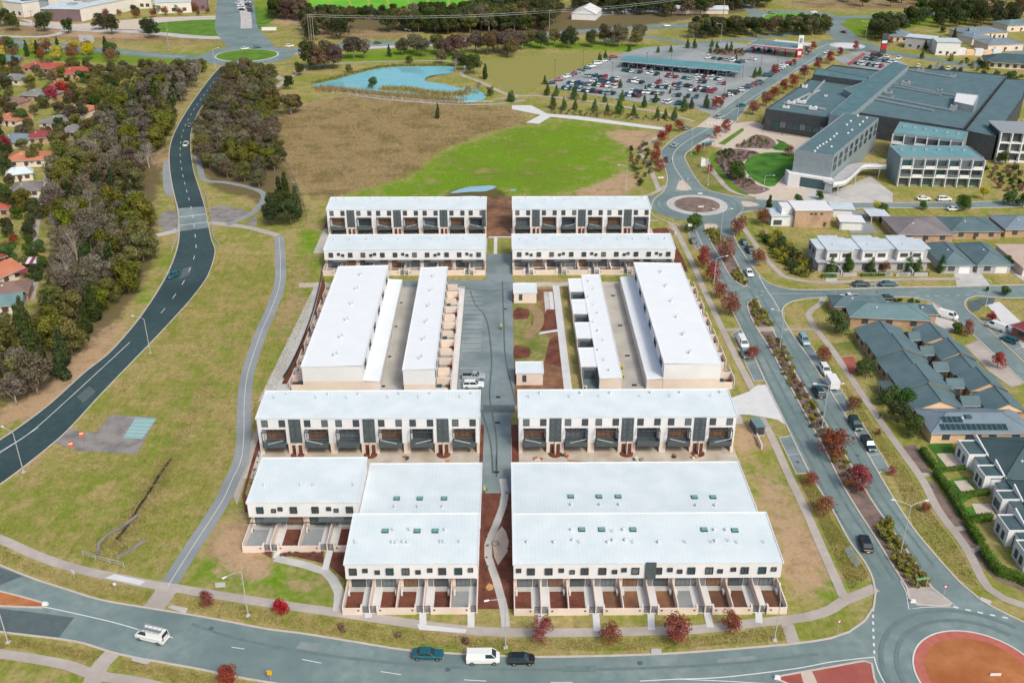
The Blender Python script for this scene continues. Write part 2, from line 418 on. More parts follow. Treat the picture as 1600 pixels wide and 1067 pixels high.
POND = [(487, 131), (520, 124), (560, 113), (600, 105), (640, 103), (705, 103), (707, 113), (672, 118), (664, 126), (690, 130), (720, 137), (745, 140), (760, 150), (745, 158), (715, 160), (700, 157), (660, 152), (600, 148), (545, 142), (500, 138)]
pond_w = gl(POND)
pmask = inside(pond_w)
GZ = -1.3 * blur(pmask, 1) - 0.0
# gentle unevenness on the open fields only (never above the paved levels)
sw = blur(inside(gl([(205, 800), (235, 755), (262, 715), (270, 720), (245, 765), (215, 815), (180, 860), (165, 880), (152, 868), (160, 845)])), 1)
GZ = GZ - 0.55 * sw
ny, nx = GXX.shape
verts = np.stack([GXX, GYY, GZ], -1).reshape(-1, 3)
idx = np.arange(nx * ny).reshape(ny, nx)
faces = np.stack([idx[:-1, :-1], idx[:-1, 1:], idx[1:, 1:], idx[1:, :-1]], -1).reshape(-1, 4)
me = bpy.data.meshes.new('ground')
me.vertices.add(len(verts)); me.vertices.foreach_set('co', verts.astype(np.float32).ravel())
me.loops.add(faces.size); me.loops.foreach_set('vertex_index', faces.ravel().astype(np.int32))
me.polygons.add(len(faces)); me.polygons.foreach_set('loop_start', np.arange(0, faces.size, 4, dtype=np.int32))
me.update(calc_edges=True)
for nm, chans in (('cover_a', (lush, dirt, brown, olive)), ('cover_b', (litter, wet, np.zeros_like(wet), np.ones_like(wet)))):
    at = me.attributes.new(nm, 'FLOAT_COLOR', 'POINT')
    at.data.foreach_set('color', np.stack(chans, -1).reshape(-1).astype(np.float32))
me.polygons.foreach_set('use_smooth', [True] * len(me.polygons))

m, n, l, b = _nt('ground_cover'); MATS['ground_cover'] = m
b.inputs['Roughness'].default_value = 0.95; b.inputs['Specular IOR Level'].default_value = 0.1
geo = n.new('ShaderNodeNewGeometry')
def gnoise(scale, detail=5, rough=0.6, stretch=None):
    q = n.new('ShaderNodeTexNoise'); q.inputs['Scale'].default_value = scale; q.inputs['Detail'].default_value = detail; q.inputs['Roughness'].default_value = rough
    if stretch:
        mp = n.new('ShaderNodeMapping'); mp.inputs['Scale'].default_value = stretch[:3]; mp.inputs['Rotation'].default_value = (0, 0, stretch[3])
        l.new(geo.outputs['Position'], mp.inputs['Vector']); l.new(mp.outputs[0], q.inputs['Vector'])
    else: l.new(geo.outputs['Position'], q.inputs['Vector'])
    return q.outputs['Fac']
def rng(x, a, b_, c=0.0, d=1.0):
    q = n.new('ShaderNodeMapRange'); q.inputs[1].default_value = a; q.inputs[2].default_value = b_; q.inputs[3].default_value = c; q.inputs[4].default_value = d
    l.new(x, q.inputs[0]); return q.outputs[0]
def math2(op, a, b_):
    q = n.new('ShaderNodeMath'); q.operation = op
    for k, x in enumerate((a, b_)):
        if isinstance(x, (int, float)): q.inputs[k].default_value = x
        else: l.new(x, q.inputs[k])
    return q.outputs[0]
def mixc(f, a, b_):
    q = n.new('ShaderNodeMixRGB')
    l.new(f, q.inputs[0])
    for k, x in ((1, a), (2, b_)):
        if isinstance(x, tuple): q.inputs[k].default_value = (*x, 1)
        else: l.new(x, q.inputs[k])
    return q.outputs[0]
fine = gnoise(1.8, 6, 0.7); mid = gnoise(0.22, 5, 0.65); coarse = gnoise(0.045, 4); streak = gnoise(0.5, 4, 0.6, (1.6, 0.28, 1, R(28)))
tex = gnoise(0.85, 6, .75)
dry = mixc(rng(tex, .34, .66), S(146, 132, 80), S(190, 176, 124))
grn = mixc(rng(tex, .34, .66), S(118, 128, 50), S(154, 160, 80))
base = mixc(rng(math2('ADD', mid, math2('MULTIPLY', coarse, 1.0)), .9, 1.1), dry, grn)
base = mixc(rng(streak, .48, .68, 0, .6), base, S(176, 160, 108))
base = mixc(rng(gnoise(0.35, 5, .7, (2.2, .3, 1, R(-38))), .54, .7, 0, .5), base, S(112, 118, 52))
ca = n.new('ShaderNodeVertexColor'); ca.layer_name = 'cover_a'; cb = n.new('ShaderNodeVertexColor'); cb.layer_name = 'cover_b'
sa = n.new('ShaderNodeSeparateColor'); l.new(ca.outputs[0], sa.inputs[0]); sb = n.new('ShaderNodeSeparateColor'); l.new(cb.outputs[0], sb.inputs[0])
def edge(x, nz_, amt=0.9, lo=.38, hi=.62):
    """coverage with a ragged, noisy border"""
    return rng(math2('ADD', x, math2('MULTIPLY', math2('SUBTRACT', nz_, 0.5), amt)), lo, hi)
lushc = mixc(rng(tex, .34, .66), S(96, 134, 28), S(130, 162, 46)); lushc = mixc(rng(coarse, .45, .65, 0, .6), lushc, S(112, 128, 52)); lushc = mixc(rng(gnoise(0.09, 6, .7), .56, .66, 0, .75), lushc, S(160, 150, 100))
browc = mixc(rng(tex, .34, .66), S(132, 112, 80), S(180, 158, 120)); browc = mixc(rng(gnoise(.07, 6, .7), .46, .58, 0, .75), browc, S(112, 98, 64)); browc = mixc(rng(streak, .5, .66, 0, .6), browc, S(172, 150, 114))
dirtc = mixc(rng(fine, .3, .7), S(172, 144, 112), S(200, 174, 142)); dirtc = mixc(rng(gnoise(.3, 5, .7), .5, .7, 0, .8), dirtc, S(136, 116, 84))
olivc = mixc(rng(fine, .3, .7), S(142, 142, 80), S(160, 156, 92))
littc = mixc(rng(mid, .4, .62), S(122, 104, 84), S(108, 106, 62))
wetc = mixc(rng(mid, .4, .6), S(112, 96, 66), S(92, 98, 52))
rag = math2('ADD', math2('MULTIPLY', mid, .6), math2('MULTIPLY', gnoise(.06, 6, .75), .4))
col = mixc(edge(sa.outputs[0], rag, 3.0, .12, .88), base, lushc)
col = mixc(edge(ca.outputs[1], mid, 0.8), col, olivc)
col = mixc(edge(sa.outputs[2], mid, 0.8), col, browc)
col = mixc(edge(sb.outputs[0], mid, 0.8), col, littc)
col = mixc(edge(sb.outputs[1], mid, 0.8), col, wetc)
col = mixc(edge(sa.outputs[1], gnoise(.35, 6, .7), 1.4, .2, .52), col, dirtc)
l.new(col, b.inputs['Base Color'])
bp = n.new('ShaderNodeBump'); bp.inputs['Strength'].default_value = 0.55; bp.inputs['Distance'].default_value = 0.25
l.new(math2('ADD', fine, math2('MULTIPLY', mid, 1.5)), bp.inputs['Height']); l.new(bp.outputs[0], b.inputs['Normal'])
me.materials.append(m)
ground = struct(put('ground', me))

struct(sheet('pond', smooth(pond_w, True, 3.0), 'pond_water', -0.32))
sheet('puddle', smooth(gl([(703, 302), (730, 293), (768, 290), (776, 292), (760, 299), (735, 300)]), True), 'puddle', 0.02)
sheet('puddle', smooth(gl([(715, 308), (735, 306), (760, 309), (740, 311)]), True), 'puddle', 0.02)
sheet('puddle', smooth(gl([(797, 297), (805, 296), (807, 298), (799, 299)]), True), 'puddle', 0.02)

# ------------------------------------------------------------------ roads
ZA = 0.030
LW = [(344, 105), (328, 123), (307, 151), (289, 178), (273, 207), (265, 234), (265, 262), (269, 290), (274, 312), (278, 328), (280, 365), (276, 391), (264, 423), (247, 454), (228, 483), (206, 512), (171, 551), (131, 583), (79, 630), (26, 670), (-40, 712), (-120, 760)]
LE = [(368, 100), (350, 120), (328, 150), (309, 178), (299, 205), (298, 236), (303, 268), (311, 294), (319, 320), (325, 349), (330, 373), (336, 391), (332, 412), (322, 436), (299, 467), (273, 496), (245, 526), (210, 562), (157, 617), (108, 670), (79, 696), (26, 738), (-40, 785), (-120, 840)]
sheet('road', smooth(gl(LW)) + smooth(gl(LE))[::-1], 'asphalt_dark', ZA)
kerb(LW); kerb(LE, w=0.22)
mid_l = [((a[0] + b_[0]) / 2, (a[1] + b_[1]) / 2) for a, b_ in zip(LW, LE)]
line(mid_l[1:16], 0.17, dash=3.0, gap=6.0)
line([(203, 535), (160, 575), (100, 630), (50, 674), (0, 708), (-60, 748)], 0.17)
line([(60, 668), (30, 688), (0, 706)], 0.15)
# paler threshold with two white bars where the trail meets the road
sheet('road_threshold', gl([(277.5, 326), (318.5, 323), (326, 356), (281, 362)]), 'asphalt_wet', ZA + 0.02)
line([(280, 340), (322, 335)], 0.4, sm=False); line([(281, 352.5), (325, 347.5)], 0.4, sm=False)
path_strip('bike_lane', [(266, 250), (262, 262), (263, 290), (268, 305)], 3.4, 'shared_path', 0.02)

BT = [(-90, 850), (-40, 868), (0, 883), (52, 904), (105, 921), (157, 937), (226, 949), (289, 959), (341, 968), (420, 983), (469, 989), (574, 1006), (639, 1016), (729, 1022), (829, 1026), (921, 1025), (1021, 1022), (1105, 1017), (1180, 1011), (1246, 1005), (1298, 997), (1327, 987), (1351, 970), (1365, 949), (1368, 926), (1364, 905), (1351, 878), (1327, 845), (1301, 797), (1280, 764), (1265, 739), (1247, 703), (1229, 665), (1198, 601), (1169, 537), (1148, 494), (1128, 450), (1112, 415), (1098, 385), (1085, 356)]
BB = [(-90, 970), (0, 987), (92, 998), (131, 1005), (168, 1017), (205, 1026), (249, 1034), (315, 1046), (367, 1057), (420, 1066), (480, 1075), (600, 1092), (760, 1106), (900, 1112), (1050, 1112), (1200, 1104), (1330, 1110)]
MW = [(1101, 356), (1111, 380), (1126, 405), (1139, 429), (1152, 442), (1167, 447)]
M1 = [(1101, 352), (1111, 380), (1126, 405), (1139, 429), (1152, 442), (1167, 447), (1148, 405), (1126, 373), (1119, 352)]
M2 = [(1180, 467), (1171, 472), (1168, 481), (1180, 509), (1206, 550), (1232, 599), (1259, 649), (1285, 695), (1311, 748), (1337, 792), (1364, 834), (1395, 884), (1417, 919), (1421, 936), (1432, 944), (1484, 946), (1486, 942), (1456, 918), (1438, 892), (1406, 845), (1372, 797), (1351, 764), (1322, 714), (1293, 667), (1270, 628), (1243, 584), (1222, 545), (1208, 517), (1195, 494), (1184, 470)]
EK = [(1145, 351), (1148, 373), (1160, 394), (1178, 420), (1189, 433), (1204, 444), (1234, 452), (1266, 453), (1320, 452), (1406, 449), (1495, 448), (1600, 445), (1720, 441)]
SS = [(1720, 462), (1640, 464), (1575, 466), (1525, 463), (1508, 471), (1511, 484), (1530, 500), (1552, 521), (1600, 566), (1660, 625)]
SW = [(1660, 660), (1600, 599), (1529, 531), (1510, 515), (1482, 489), (1456, 473), (1424, 465), (1350, 464), (1285, 465), (1248, 469), (1230, 475), (1222, 486), (1225, 500), (1240, 526), (1264, 560), (1306, 625), (1340, 682), (1372, 738), (1402, 788), (1432, 832), (1469, 876), (1503, 913), (1532, 937), (1600, 972), (1700, 1010)]
# bottom road and the western carriageway as far as the first roundabout
bt_w = smooth(gl(BT)); bb_w = smooth(gl(BB))
bot = [p for p in bt_w if p[1] < g(0, 940)[1]]
sheet('road', smooth(gl(BT[:24])) + smooth(gl([(1421, 936), (1490, 944), (1600, 972), (1750, 1000), (1760, 1180), (1330, 1150)]), step=4) + smooth(gl(BB))[::-1], 'asphalt', ZA)
kerb(BT[:32]); kerb(BT[31:], w=0.3); kerb(BB)
MWALL = [(1101, 352), (1111, 380), (1126, 405), (1139, 429), (1152, 442), (1160, 455), (1168, 481), (1180, 509), (1206, 550), (1232, 599), (1259, 649), (1285, 695), (1311, 748), (1337, 792), (1364, 834), (1395, 884), (1419, 925), (1424, 945)]
sheet('road', smooth(gl(BT[22:][::-1])) + smooth(gl([(1380, 950), (1424, 946)]))+ smooth(gl(MWALL[::-1]))[1:], 'asphalt', ZA + 0.004)
sheet('road', smooth(gl([(1119, 352), (1126, 373), (1148, 405), (1167, 440), (1180, 467), (1195, 494), (1208, 517), (1222, 545), (1243, 584), (1270, 628), (1293, 667), (1322, 714), (1351, 764), (1372, 797), (1406, 845), (1438, 892), (1456, 918), (1486, 942), (1500, 960)])) + smooth(gl([(1600, 975), (1532, 938), (1503, 914), (1469, 877), (1432, 833), (1402, 789), (1372, 739), (1340, 683), (1306, 626), (1264, 561), (1240, 527), (1222, 490), (1204, 452), (1189, 434), (1178, 421), (1160, 395), (1148, 374), (1145, 351)])), 'asphalt', ZA + 0.008)
sheet('road', gl([(1150, 440), (1167, 446), (1180, 468), (1168, 480), (1150, 470)]), 'asphalt', ZA + 0.012)
sheet('road', gl([(1180, 430), (1189, 434), (1204, 445), (1234, 453), (1266, 454), (1320, 453), (1406, 450), (1495, 449), (1720, 442), (1720, 464), (1575, 467), (1525, 464), (1508, 472), (1511, 484), (1530, 500), (1552, 521), (1600, 567), (1660, 626), (1660, 660), (1600, 599), (1529, 531), (1510, 515), (1482, 489), (1456, 473), (1424, 465), (1350, 464), (1285, 465), (1248, 469), (1230, 475), (1222, 486), (1200, 490)]), 'asphalt', ZA + 0.016)
kerb(EK); kerb(SS); kerb(SW)

# planted medians
def median(pts, m, kname='kerb'):
    w = smooth(gl(pts), True, 1.5)
    sheet('traffic_island', w, m, 0.11)
    kerb(w + [w[0]], world=True, sm=False, h=0.16)
    return w
med1 = median(M1, 'mulch_grey'); med2 = median(M2, 'mulch_grey')
sheet('median_crossing', gl([(1181, 512), (1208, 511), (1212, 518), (1185, 519)]), 'footpath', 0.128)
sheet('island_paving', gl([(1417, 919), (1455, 917), (1485, 941), (1483, 945), (1432, 943), (1421, 935)]), 'footpath', 0.128)
sheet('island_paving', gl([(1100, 351), (1120, 351), (1122, 360), (1103, 360)]), 'paver_warm', 0.128)

# roundabout at the bottom corner: red kerb ring round bare orange soil
def circ3(a, b_, c):
    ax, ay = a; bx, by = b_; cx, cy = c
    d = 2 * (ax * (by - cy) + bx * (cy - ay) + cx * (ay - by))
    ux = ((ax * ax + ay * ay) * (by - cy) + (bx * bx + by * by) * (cy - ay) + (cx * cx + cy * cy) * (ay - by)) / d
    uy = ((ax * ax + ay * ay) * (cx - bx) + (bx * bx + by * by) * (ax - cx) + (cx * cx + cy * cy) * (bx - ax)) / d
    return (ux, uy), math.hypot(ax - ux, ay - uy)
def ring(c, r, n=72): return [(c[0] + r * math.cos(2 * math.pi * k / n), c[1] + r * math.sin(2 * math.pi * k / n)) for k in range(n)]
rc1, rr1 = circ3(g(1425, 1030), g(1500, 985), g(1605, 1026))
def roundabout(c, r, rin, m_out, m_in, m_k, h=0.12):
    a = ring(c, r); a2 = ring(c, r - 0.25)
    mb = MB(); n_ = len(a)
    for k in range(n_):
        j = (k + 1) % n_
        mb.quad((*a[k], 0), (*a[j], 0), (*a[j], h), (*a[k], h)); mb.quad((*a[k], h), (*a[j], h), (*a2[j], h), (*a2[k], h))
    struct(mb.build('kerb', m_k))
    b1 = ring(c, r - 0.25); b2 = ring(c, rin); mb = MB()
    for k in range(n_):
        j = (k + 1) % n_
        mb.quad((*b1[k], h - .01), (*b1[j], h - .01), (*b2[j], h + .03), (*b2[k], h + .03))
    struct(mb.build('roundabout_apron', m_out))
    mb = MB(); rings = [ring(c, rin * q) for q in (1, .66, .33)]; hs = [h + .035, h + .2, h + .3]
    for q in range(2):
        for k in range(n_):
            j = (k + 1) % n_
            mb.quad((*rings[q][k], hs[q]), (*rings[q][j], hs[q]), (*rings[q + 1][j], hs[q + 1]), (*rings[q + 1][k], hs[q + 1]))
    mb.face([(*p, hs[2]) for p in rings[2]])
    struct(mb.build('roundabout_island', m_in, smooth=True))
for q in (2.2, 4.4): path_strip('worn_wheel_path', [(rc1[0] + (rr1 + q) * math.cos(k * .1), rc1[1] + (rr1 + q) * math.sin(k * .1)) for k in range(8, 44)], 0.7, 'tread_dark', 0.075 + q * .001, world=True)
roundabout(rc1, rr1, rr1 - 1.75, 'red_kerb', 'orange_soil', 'concrete_pale')
ri = median([(1211, 1060), (1243, 1052), (1300, 1042), (1350, 1033), (1362, 1037), (1366, 1060), (1372, 1095), (1300, 1085), (1240, 1072)], 'red_paving')
sheet('island_paving', gl([(1251, 1051), (1268, 1048), (1276, 1065), (1280, 1082), (1262, 1080), (1254, 1064)]), 'paver_warm', 0.128)
line([(1000, 1064), (1060, 1061), (1130, 1058), (1240, 1045), (1300, 1034), (1366, 1026.5)], 0.18); line([(1366, 1026.5), (1371, 1045), (1382, 1067), (1395, 1085)], 0.18)
line([(1060, 1061), (1130, 1064), (1200, 1068)], 0.15)
median([(-60, 910), (0, 924), (39, 934), (66, 942), (71, 945), (66, 949), (0, 947), (-60, 945)], 'orange_soil')
line([(68, 948), (120, 959), (180, 973), (222, 985), (270, 996)], 0.18); line([(472, 1030), (502, 1036)], 0.14); line([(595, 1049), (627, 1054)], 0.14); line([(725, 1062), (760, 1064)], 0.14); line([(362, 1011), (382, 1014)], 0.14); line([(860, 1066), (895, 1066)], 0.14)
line([(1364, 950), (1364, 975), (1365, 1000), (1366, 1022)], 0.3, dash=0.7, gap=0.9)
line([(1489, 948), (1530, 957), (1585, 968)], 0.35, dash=0.8, gap=1.0)
line([(1407, 907), (1416, 925), (1420, 952), (1440, 949), (1470, 948), (1496, 949), (1472, 930)], 0.14, sm=False)
line([(1217, 452), (1225, 470), (1219, 487)], 0.3, dash=0.6, gap=0.8) if False else None
line([(1186, 432), (1196, 450), (1208, 468), (1219, 487)], 0.35, dash=0.7, gap=0.7)
line([(1205, 459), (1286, 459)], 0.14); line([(1168, 449), (1196, 457)], 0.14, dash=1, gap=1); line([(1181, 466), (1196, 459)], 0.14, dash=1, gap=1)
line([(1430, 464), (1480, 462), (1520, 461)], 0.14, dash=1.2, gap=1.6)
# worn wheel paths and newer asphalt
for wi, pl in enumerate(([(1100, 400), (1125, 450), (1160, 515), (1190, 575), (1225, 645), (1262, 715), (1300, 790), (1340, 850), (1375, 900)], [(1111, 395), (1137, 448), (1175, 520), (1205, 578), (1243, 648), (1280, 715), (1320, 785), (1362, 850), (1397, 905)],
           [(1170, 430), (1210, 500), (1255, 575), (1310, 665), (1365, 755), (1410, 820), (1460, 885)], [(1160, 433), (1198, 500), (1243, 575), (1297, 665), (1350, 755), (1395, 822), (1440, 885)],
           [(420, 1010), (560, 1030), (700, 1042), (850, 1046), (1000, 1044), (1150, 1036), (1280, 1022)], [(300, 975), (350, 992), (420, 1008), (520, 1025)])):
    path_strip('worn_wheel_path', pl, 0.55, 'tread_dark', 0.0605 + wi * .002)
sheet('asphalt_repair', gl([(0, 951), (40, 955), (116, 965), (92, 996), (0, 985), (-60, 975), (-60, 947)]), 'asphalt_patch', 0.058)
sheet('asphalt_repair', gl([(-60, 868), (0, 887), (36, 900), (0, 914), (-60, 905)]), 'asphalt_patch', 0.058)

# kerbside parking bays
def bays(p0, p1, q1, q0, n_, m='asphalt_wet'):
    A, B, C_, D = (Vector(g(*p)) for p in (p0, p1, q1, q0))
    sheet('parking_bay', [tuple(A), tuple(B), tuple(C_), tuple(D)], m, 0.045)
    for k in range(n_ + 1):
        t = k / n_; a = A.lerp(B, t); d = D.lerp(C_, t)
        line([tuple(a), tuple(d)], 0.1, world=True, sm=False)
    kerb([tuple(A), tuple(D), tuple(C_), tuple(B)], world=True, sm=False, w=0.2)
bays((1236, 681), (1265, 739), (1244, 740), (1217, 684), 2)
bays((1157, 515), (1195, 594), (1178, 596), (1143, 522), 3)
bays((1077, 352), (1093, 388), (1082, 392), (1066, 360), 1) if False else bays((1086, 360), (1098, 386), (1087, 390), (1075, 365), 2)
bays((1152, 378), (1175, 414), (1187, 412), (1165, 376), 2)
bays((1244, 532), (1278, 583), (1292, 578), (1259, 528), 2)
bays((1285, 592), (1318, 645), (1334, 641), (1300, 588), 2)
bays((1330, 665), (1373, 738), (1391, 735), (1347, 661), 3)
bays((1330, 452), (1407, 449), (1403, 443), (1330, 445), 2)
bays((1313, 465), (1395, 465), (1395, 471), (1316, 471), 2)
bays((1536, 503), (1610, 572), (1626, 566), (1553, 496), 3)

mat('asphalt_patch_pale', S(134, 148, 149), S(146, 159, 159), .6, .85); mat('iron_cover', S(86, 96, 98), S(100, 110, 112), 3, .6)
for q, m in (([(470, 1002), (500, 1006), (494, 1018), (462, 1013)], 'asphalt_patch_pale'), ([(880, 1040), (930, 1040), (931, 1050), (879, 1050)], 'tread_dark'), ([(1120, 1030), (1180, 1024), (1184, 1031), (1122, 1038)], 'asphalt_patch_pale'), ([(1318, 858), (1330, 852), (1345, 880), (1338, 888)], 'asphalt_patch_pale'), ([(1258, 690), (1270, 684), (1283, 712), (1272, 718)], 'tread_dark'), ([(1330, 740), (1344, 736), (1356, 758), (1343, 762)], 'asphalt_patch_pale'), ([(1250, 455), (1290, 455), (1290, 458), (1250, 459)], 'tread_dark'), ([(1185, 560), (1196, 556), (1206, 578), (1196, 583)], 'asphalt_patch_pale'), ([(286, 420), (300, 416), (296, 430), (280, 436)], 'asphalt_patch'), ([(120, 620), (140, 604), (150, 612), (130, 630)], 'asphalt_patch')):
    sheet('asphalt_repair', gl(q), m, 0.056)
for q in ((700, 1046), (1000, 1036), (1246, 722), (1306, 800), (1340, 712), (1222, 560), (1370, 457), (330, 982)):
    c = g(*q); sheet('manhole_cover', ring(c, .42, 14), 'iron_cover', 0.085)
# ------------------------------------------------------------------ second roundabout and the roads beyond it
rc2 = g(1089, 320.5); rr2 = 9.9
sheet('road', ring(rc2, 16.0), 'asphalt', 0.0465)
for q in (1.6, 3.6): path_strip('worn_wheel_path', [(rc2[0] + (rr2 + q) * math.cos(k * .13), rc2[1] + (rr2 + q) * math.sin(k * .13)) for k in range(49)], 0.6, 'tread_dark', 0.075 + q * .001, world=True)
roundabout(rc2, rr2, 7.5, 'concrete', 'mulch_grey', 'concrete_pale')
NWE = [(1016, 330), (1022, 312), (1036, 300), (1042, 285), (1042, 274), (1037, 255), (1032, 240), (1039, 229), (1060, 212), (1090, 198), (1110, 183), (1144, 160), (1180, 134), (1232, 100), (1267, 81), (1296, 68)]
NEE = [(1167, 311), (1132, 304), (1104, 296), (1090, 283), (1076, 260), (1070, 244), (1084, 231), (1114, 212), (1147, 193), (1167, 168), (1180, 157), (1214, 131), (1259, 105), (1300, 83)]
sheet('road', smooth(gl(NWE[3:])) + smooth(gl(NEE[3:]))[::-1], 'asphalt', 0.036)
sheet('road', gl([(1036, 300), (1042, 285), (1090, 283), (1104, 296), (1089, 316)]), 'asphalt', 0.041)
kerb(NWE); kerb(NEE)
line([(1080, 297), (1068, 282), (1055, 263), (1051, 247), (1058, 233), (1075, 220), (1108, 201)], 0.2)
line([(1071, 240), (1088, 227), (1114, 211)], 0.16); line([(1120, 190), (1165, 160), (1220, 125), (1280, 85)], 0.2)
sheet('raised_crossing', gl([(1088, 199), (1108, 184), (1148, 190), (1130, 202)]), 'paver_warm', 0.06)
for k in range(5):
    a = g(1106 + k * 5.4, 194.5 - k * 0.3); line([a, (a[0] + 1.0, a[1] + 3.2)], 0.5, z=0.085, world=True, sm=False)
median([(1058, 297), (1062, 284), (1066, 282), (1079, 296)], 'paver_warm')
line([(1056, 299), (1062, 280), (1081, 297)], 0.14, sm=False)
EN = [(1140, 306), (1180, 312), (1250, 315), (1311, 317), (1416, 317), (1547, 315), (1600, 310), (1720, 300)]
ES = [(1145, 351), (1152, 338), (1170, 330), (1220, 328), (1320, 326), (1400, 325), (1547, 325), (1600, 323), (1720, 318)]
sheet('road', smooth(gl(EN)) + smooth(gl(ES))[::-1], 'asphalt', 0.038); kerb(EN[2:]); kerb(ES)
sheet('road', gl([(1085, 358), (1098, 335), (1140, 335), (1150, 345), (1146, 356), (1119, 356), (1101, 356)]), 'asphalt', 0.0505)
median([(1160, 315), (1172, 316), (1186, 321), (1163, 323)], 'paver_warm'); line([(1157, 316), (1161, 326), (1152, 338)], 0.16, dash=0.8, gap=0.8)
kerb([(1016, 330), (1025, 340), (1050, 349), (1085, 357)])
line([(1044, 343), (1070, 352), (1095, 354)], 0.25, dash=0.8, gap=0.8)
# third and fourth roundabouts, far roads
def far_round(c, r, rin, ro, m_out, m_in):
    sheet('road', ring(c, ro), 'asphalt', 0.055); roundabout(c, r, rin, m_out, m_in, 'concrete_pale')
far_round(g(1324, 72), 9.8, 7.5, 17.5, 'concrete', 'concrete_pale')
far_round(g(1243, 29), 21.5, 20.6, 32.0, 'concrete', 'field_green'); far_round(g(386, 87), 17.3, 16.4, 26.0, 'concrete', 'lawn')
def far_road(px, w, m='asphalt', z=0.04, nm='road'): return path_strip(nm, px, w, m, z)
far_road([(-150, 45), (0, 63), (90, 72), (181, 81), (289, 90), (360, 90)], 11); far_road([(-150, 52), (0, 70), (60, 77), (140, 82)], 6, z=.043)
far_road([(410, 84), (470, 79), (518, 73), (568, 69), (644, 67.5), (740, 62), (820, 55.5), (984, 45), (1089, 39), (1160, 36), (1215, 33)], 13)
far_road([(1270, 30), (1400, 25), (1500, 21), (1600, 17), (1750, 10)], 11)
far_road([(470, 79), (600, 74), (720, 68)], 8, 'concrete', 0.037); far_road([(940, 63), (1000, 57), (1040, 62), (1090, 68), (1180, 60), (1250, 52)], 7, 'asphalt', 0.043)
far_road([(394, 75), (382, 62), (370, 45), (368, 20), (368, -20)], 26); far_road([(1330, 63), (1322, 58), (1308, 47), (1290, 36)], 15, z=0.045); far_road([(1318, 62), (1300, 48), (1280, 40)], 10, z=0.047)
far_road([(1200, 26), (1170, 14), (1150, 0), (1140, -20)], 10, z=.043)
far_road([(1345, 76), (1416, 87), (1482, 97), (1521, 103), (1560, 90), (1600, 82), (1700, 75)], 9, z=0.045)
far_road([(0, 34), (131, 47), (223, 51), (300, 58), (352, 60)], 9, 'concrete', 0.04); far_road([(-100, 52), (60, 58), (110, 46), (131, 45)], 5, 'concrete', 0.042)
far_road([(227, 47), (226, 42), (245, 35), (300, 30), (350, 28)], 7, 'concrete', 0.043); far_road([(385, 45), (384, 25), (378, 0)], 7, 'concrete', 0.046)
sheet('forecourt', gl([(30, 30), (120, 38), (240, 28), (340, 25), (340, 32), (240, 36), (225, 47), (130, 45), (60, 40)]), 'paver_warm', 0.03)
far_road([(470, 82), (400, 105), (430, 118), (440, 125)], 3, 'footpath', .03)
line([(420, 83), (518, 73), (644, 67.5), (820, 55.5), (984, 45), (1160, 36)], 0.3, z=0.08); line([(0, 63.5), (181, 81.5), (289, 90)], 0.3, z=.08)
# car park
CP = [(850, 131), (868, 122), (905, 108), (957, 88), (1008, 74), (1080, 70), (1130, 67), (1190, 72), (1240, 88), (1232, 100), (1180, 134), (1144, 160), (1112, 180), (1085, 170), (1000, 160), (930, 150), (880, 141)]
sheet('car_park', gl(CP), 'carpark_asphalt', 0.028)
sheet('car_park', gl([(1300, 90), (1345, 80), (1400, 92), (1420, 103), (1370, 112), (1320, 102)]), 'carpark_asphalt', 0.026)
sheet('red_footpath', gl([(1322, 101), (1348, 83), (1354, 85), (1328, 103)]), 'red_paving', 0.045)
sheet('garden_bed', gl([(1108, 81), (1125, 75), (1170, 80), (1160, 89), (1112, 86)]), 'mulch_grey', 0.05)
# shopping forecourts and plaza paving
sheet('plaza', gl([(1147, 193), (1175, 190), (1215, 199), (1270, 214), (1300, 225), (1245, 240), (1262, 290), (1255, 318), (1190, 310), (1170, 306), (1112, 275), (1100, 255), (1108, 246), (1130, 232), (1090, 225), (1120, 210)]), 'paver_warm', 0.034)
sheet('plaza', gl([(1185, 300), (1225, 290), (1260, 296), (1330, 300), (1385, 306), (1380, 318), (1200, 316), (1180, 311)]), 'concrete', 0.040)
sheet('plaza', gl([(1310, 296), (1360, 276), (1395, 302), (1395, 316), (1316, 318)]), 'concrete', 0.046)
sheet('garden_bed', smooth(gl([(1149, 231), (1165, 220), (1180, 211), (1200, 214), (1212, 224), (1206, 233), (1180, 232)]), True), 'mulch_grey', 0.06)
sheet('garden_bed', smooth(gl([(1107, 250), (1120, 237), (1140, 233), (1165, 234), (1187, 240), (1168, 249), (1158, 258), (1166, 277), (1185, 290), (1203, 296), (1180, 304), (1158, 300), (1137, 285), (1120, 265)]), True), 'mulch_grey', 0.06)
sheet('grass_border', smooth(gl([(1107, 251), (1118, 240), (1135, 233), (1140, 235), (1124, 243), (1118, 252), (1128, 268), (1150, 292), (1170, 305), (1150, 300), (1128, 280)]), True), 'lawn', 0.07)
sheet('lawn', smooth(gl([(1163, 258), (1172, 247), (1195, 239), (1235, 240), (1242, 245), (1240, 262), (1225, 275), (1210, 291), (1200, 292), (1180, 283), (1168, 272)]), True), 'turf_dark', 0.066)
sheet('lawn', smooth(gl([(1206, 232), (1217, 223), (1210, 218), (1225, 222), (1240, 234), (1220, 236)]), True), 'turf_dark', 0.066)
sheet('verge', smooth(gl([(1072, 243), (1085, 236), (1108, 237), (1100, 250), (1102, 262), (1127, 288), (1100, 292), (1085, 273)]), True), 'verge', 0.05)
sheet('verge', smooth(gl([(1103, 295), (1135, 291), (1167, 306), (1165, 308), (1130, 302)]), True), 'verge', 0.05)
sheet('grass_border', gl([(1122, 225), (1160, 200), (1163, 204), (1132, 227)]), 'lawn', 0.05)
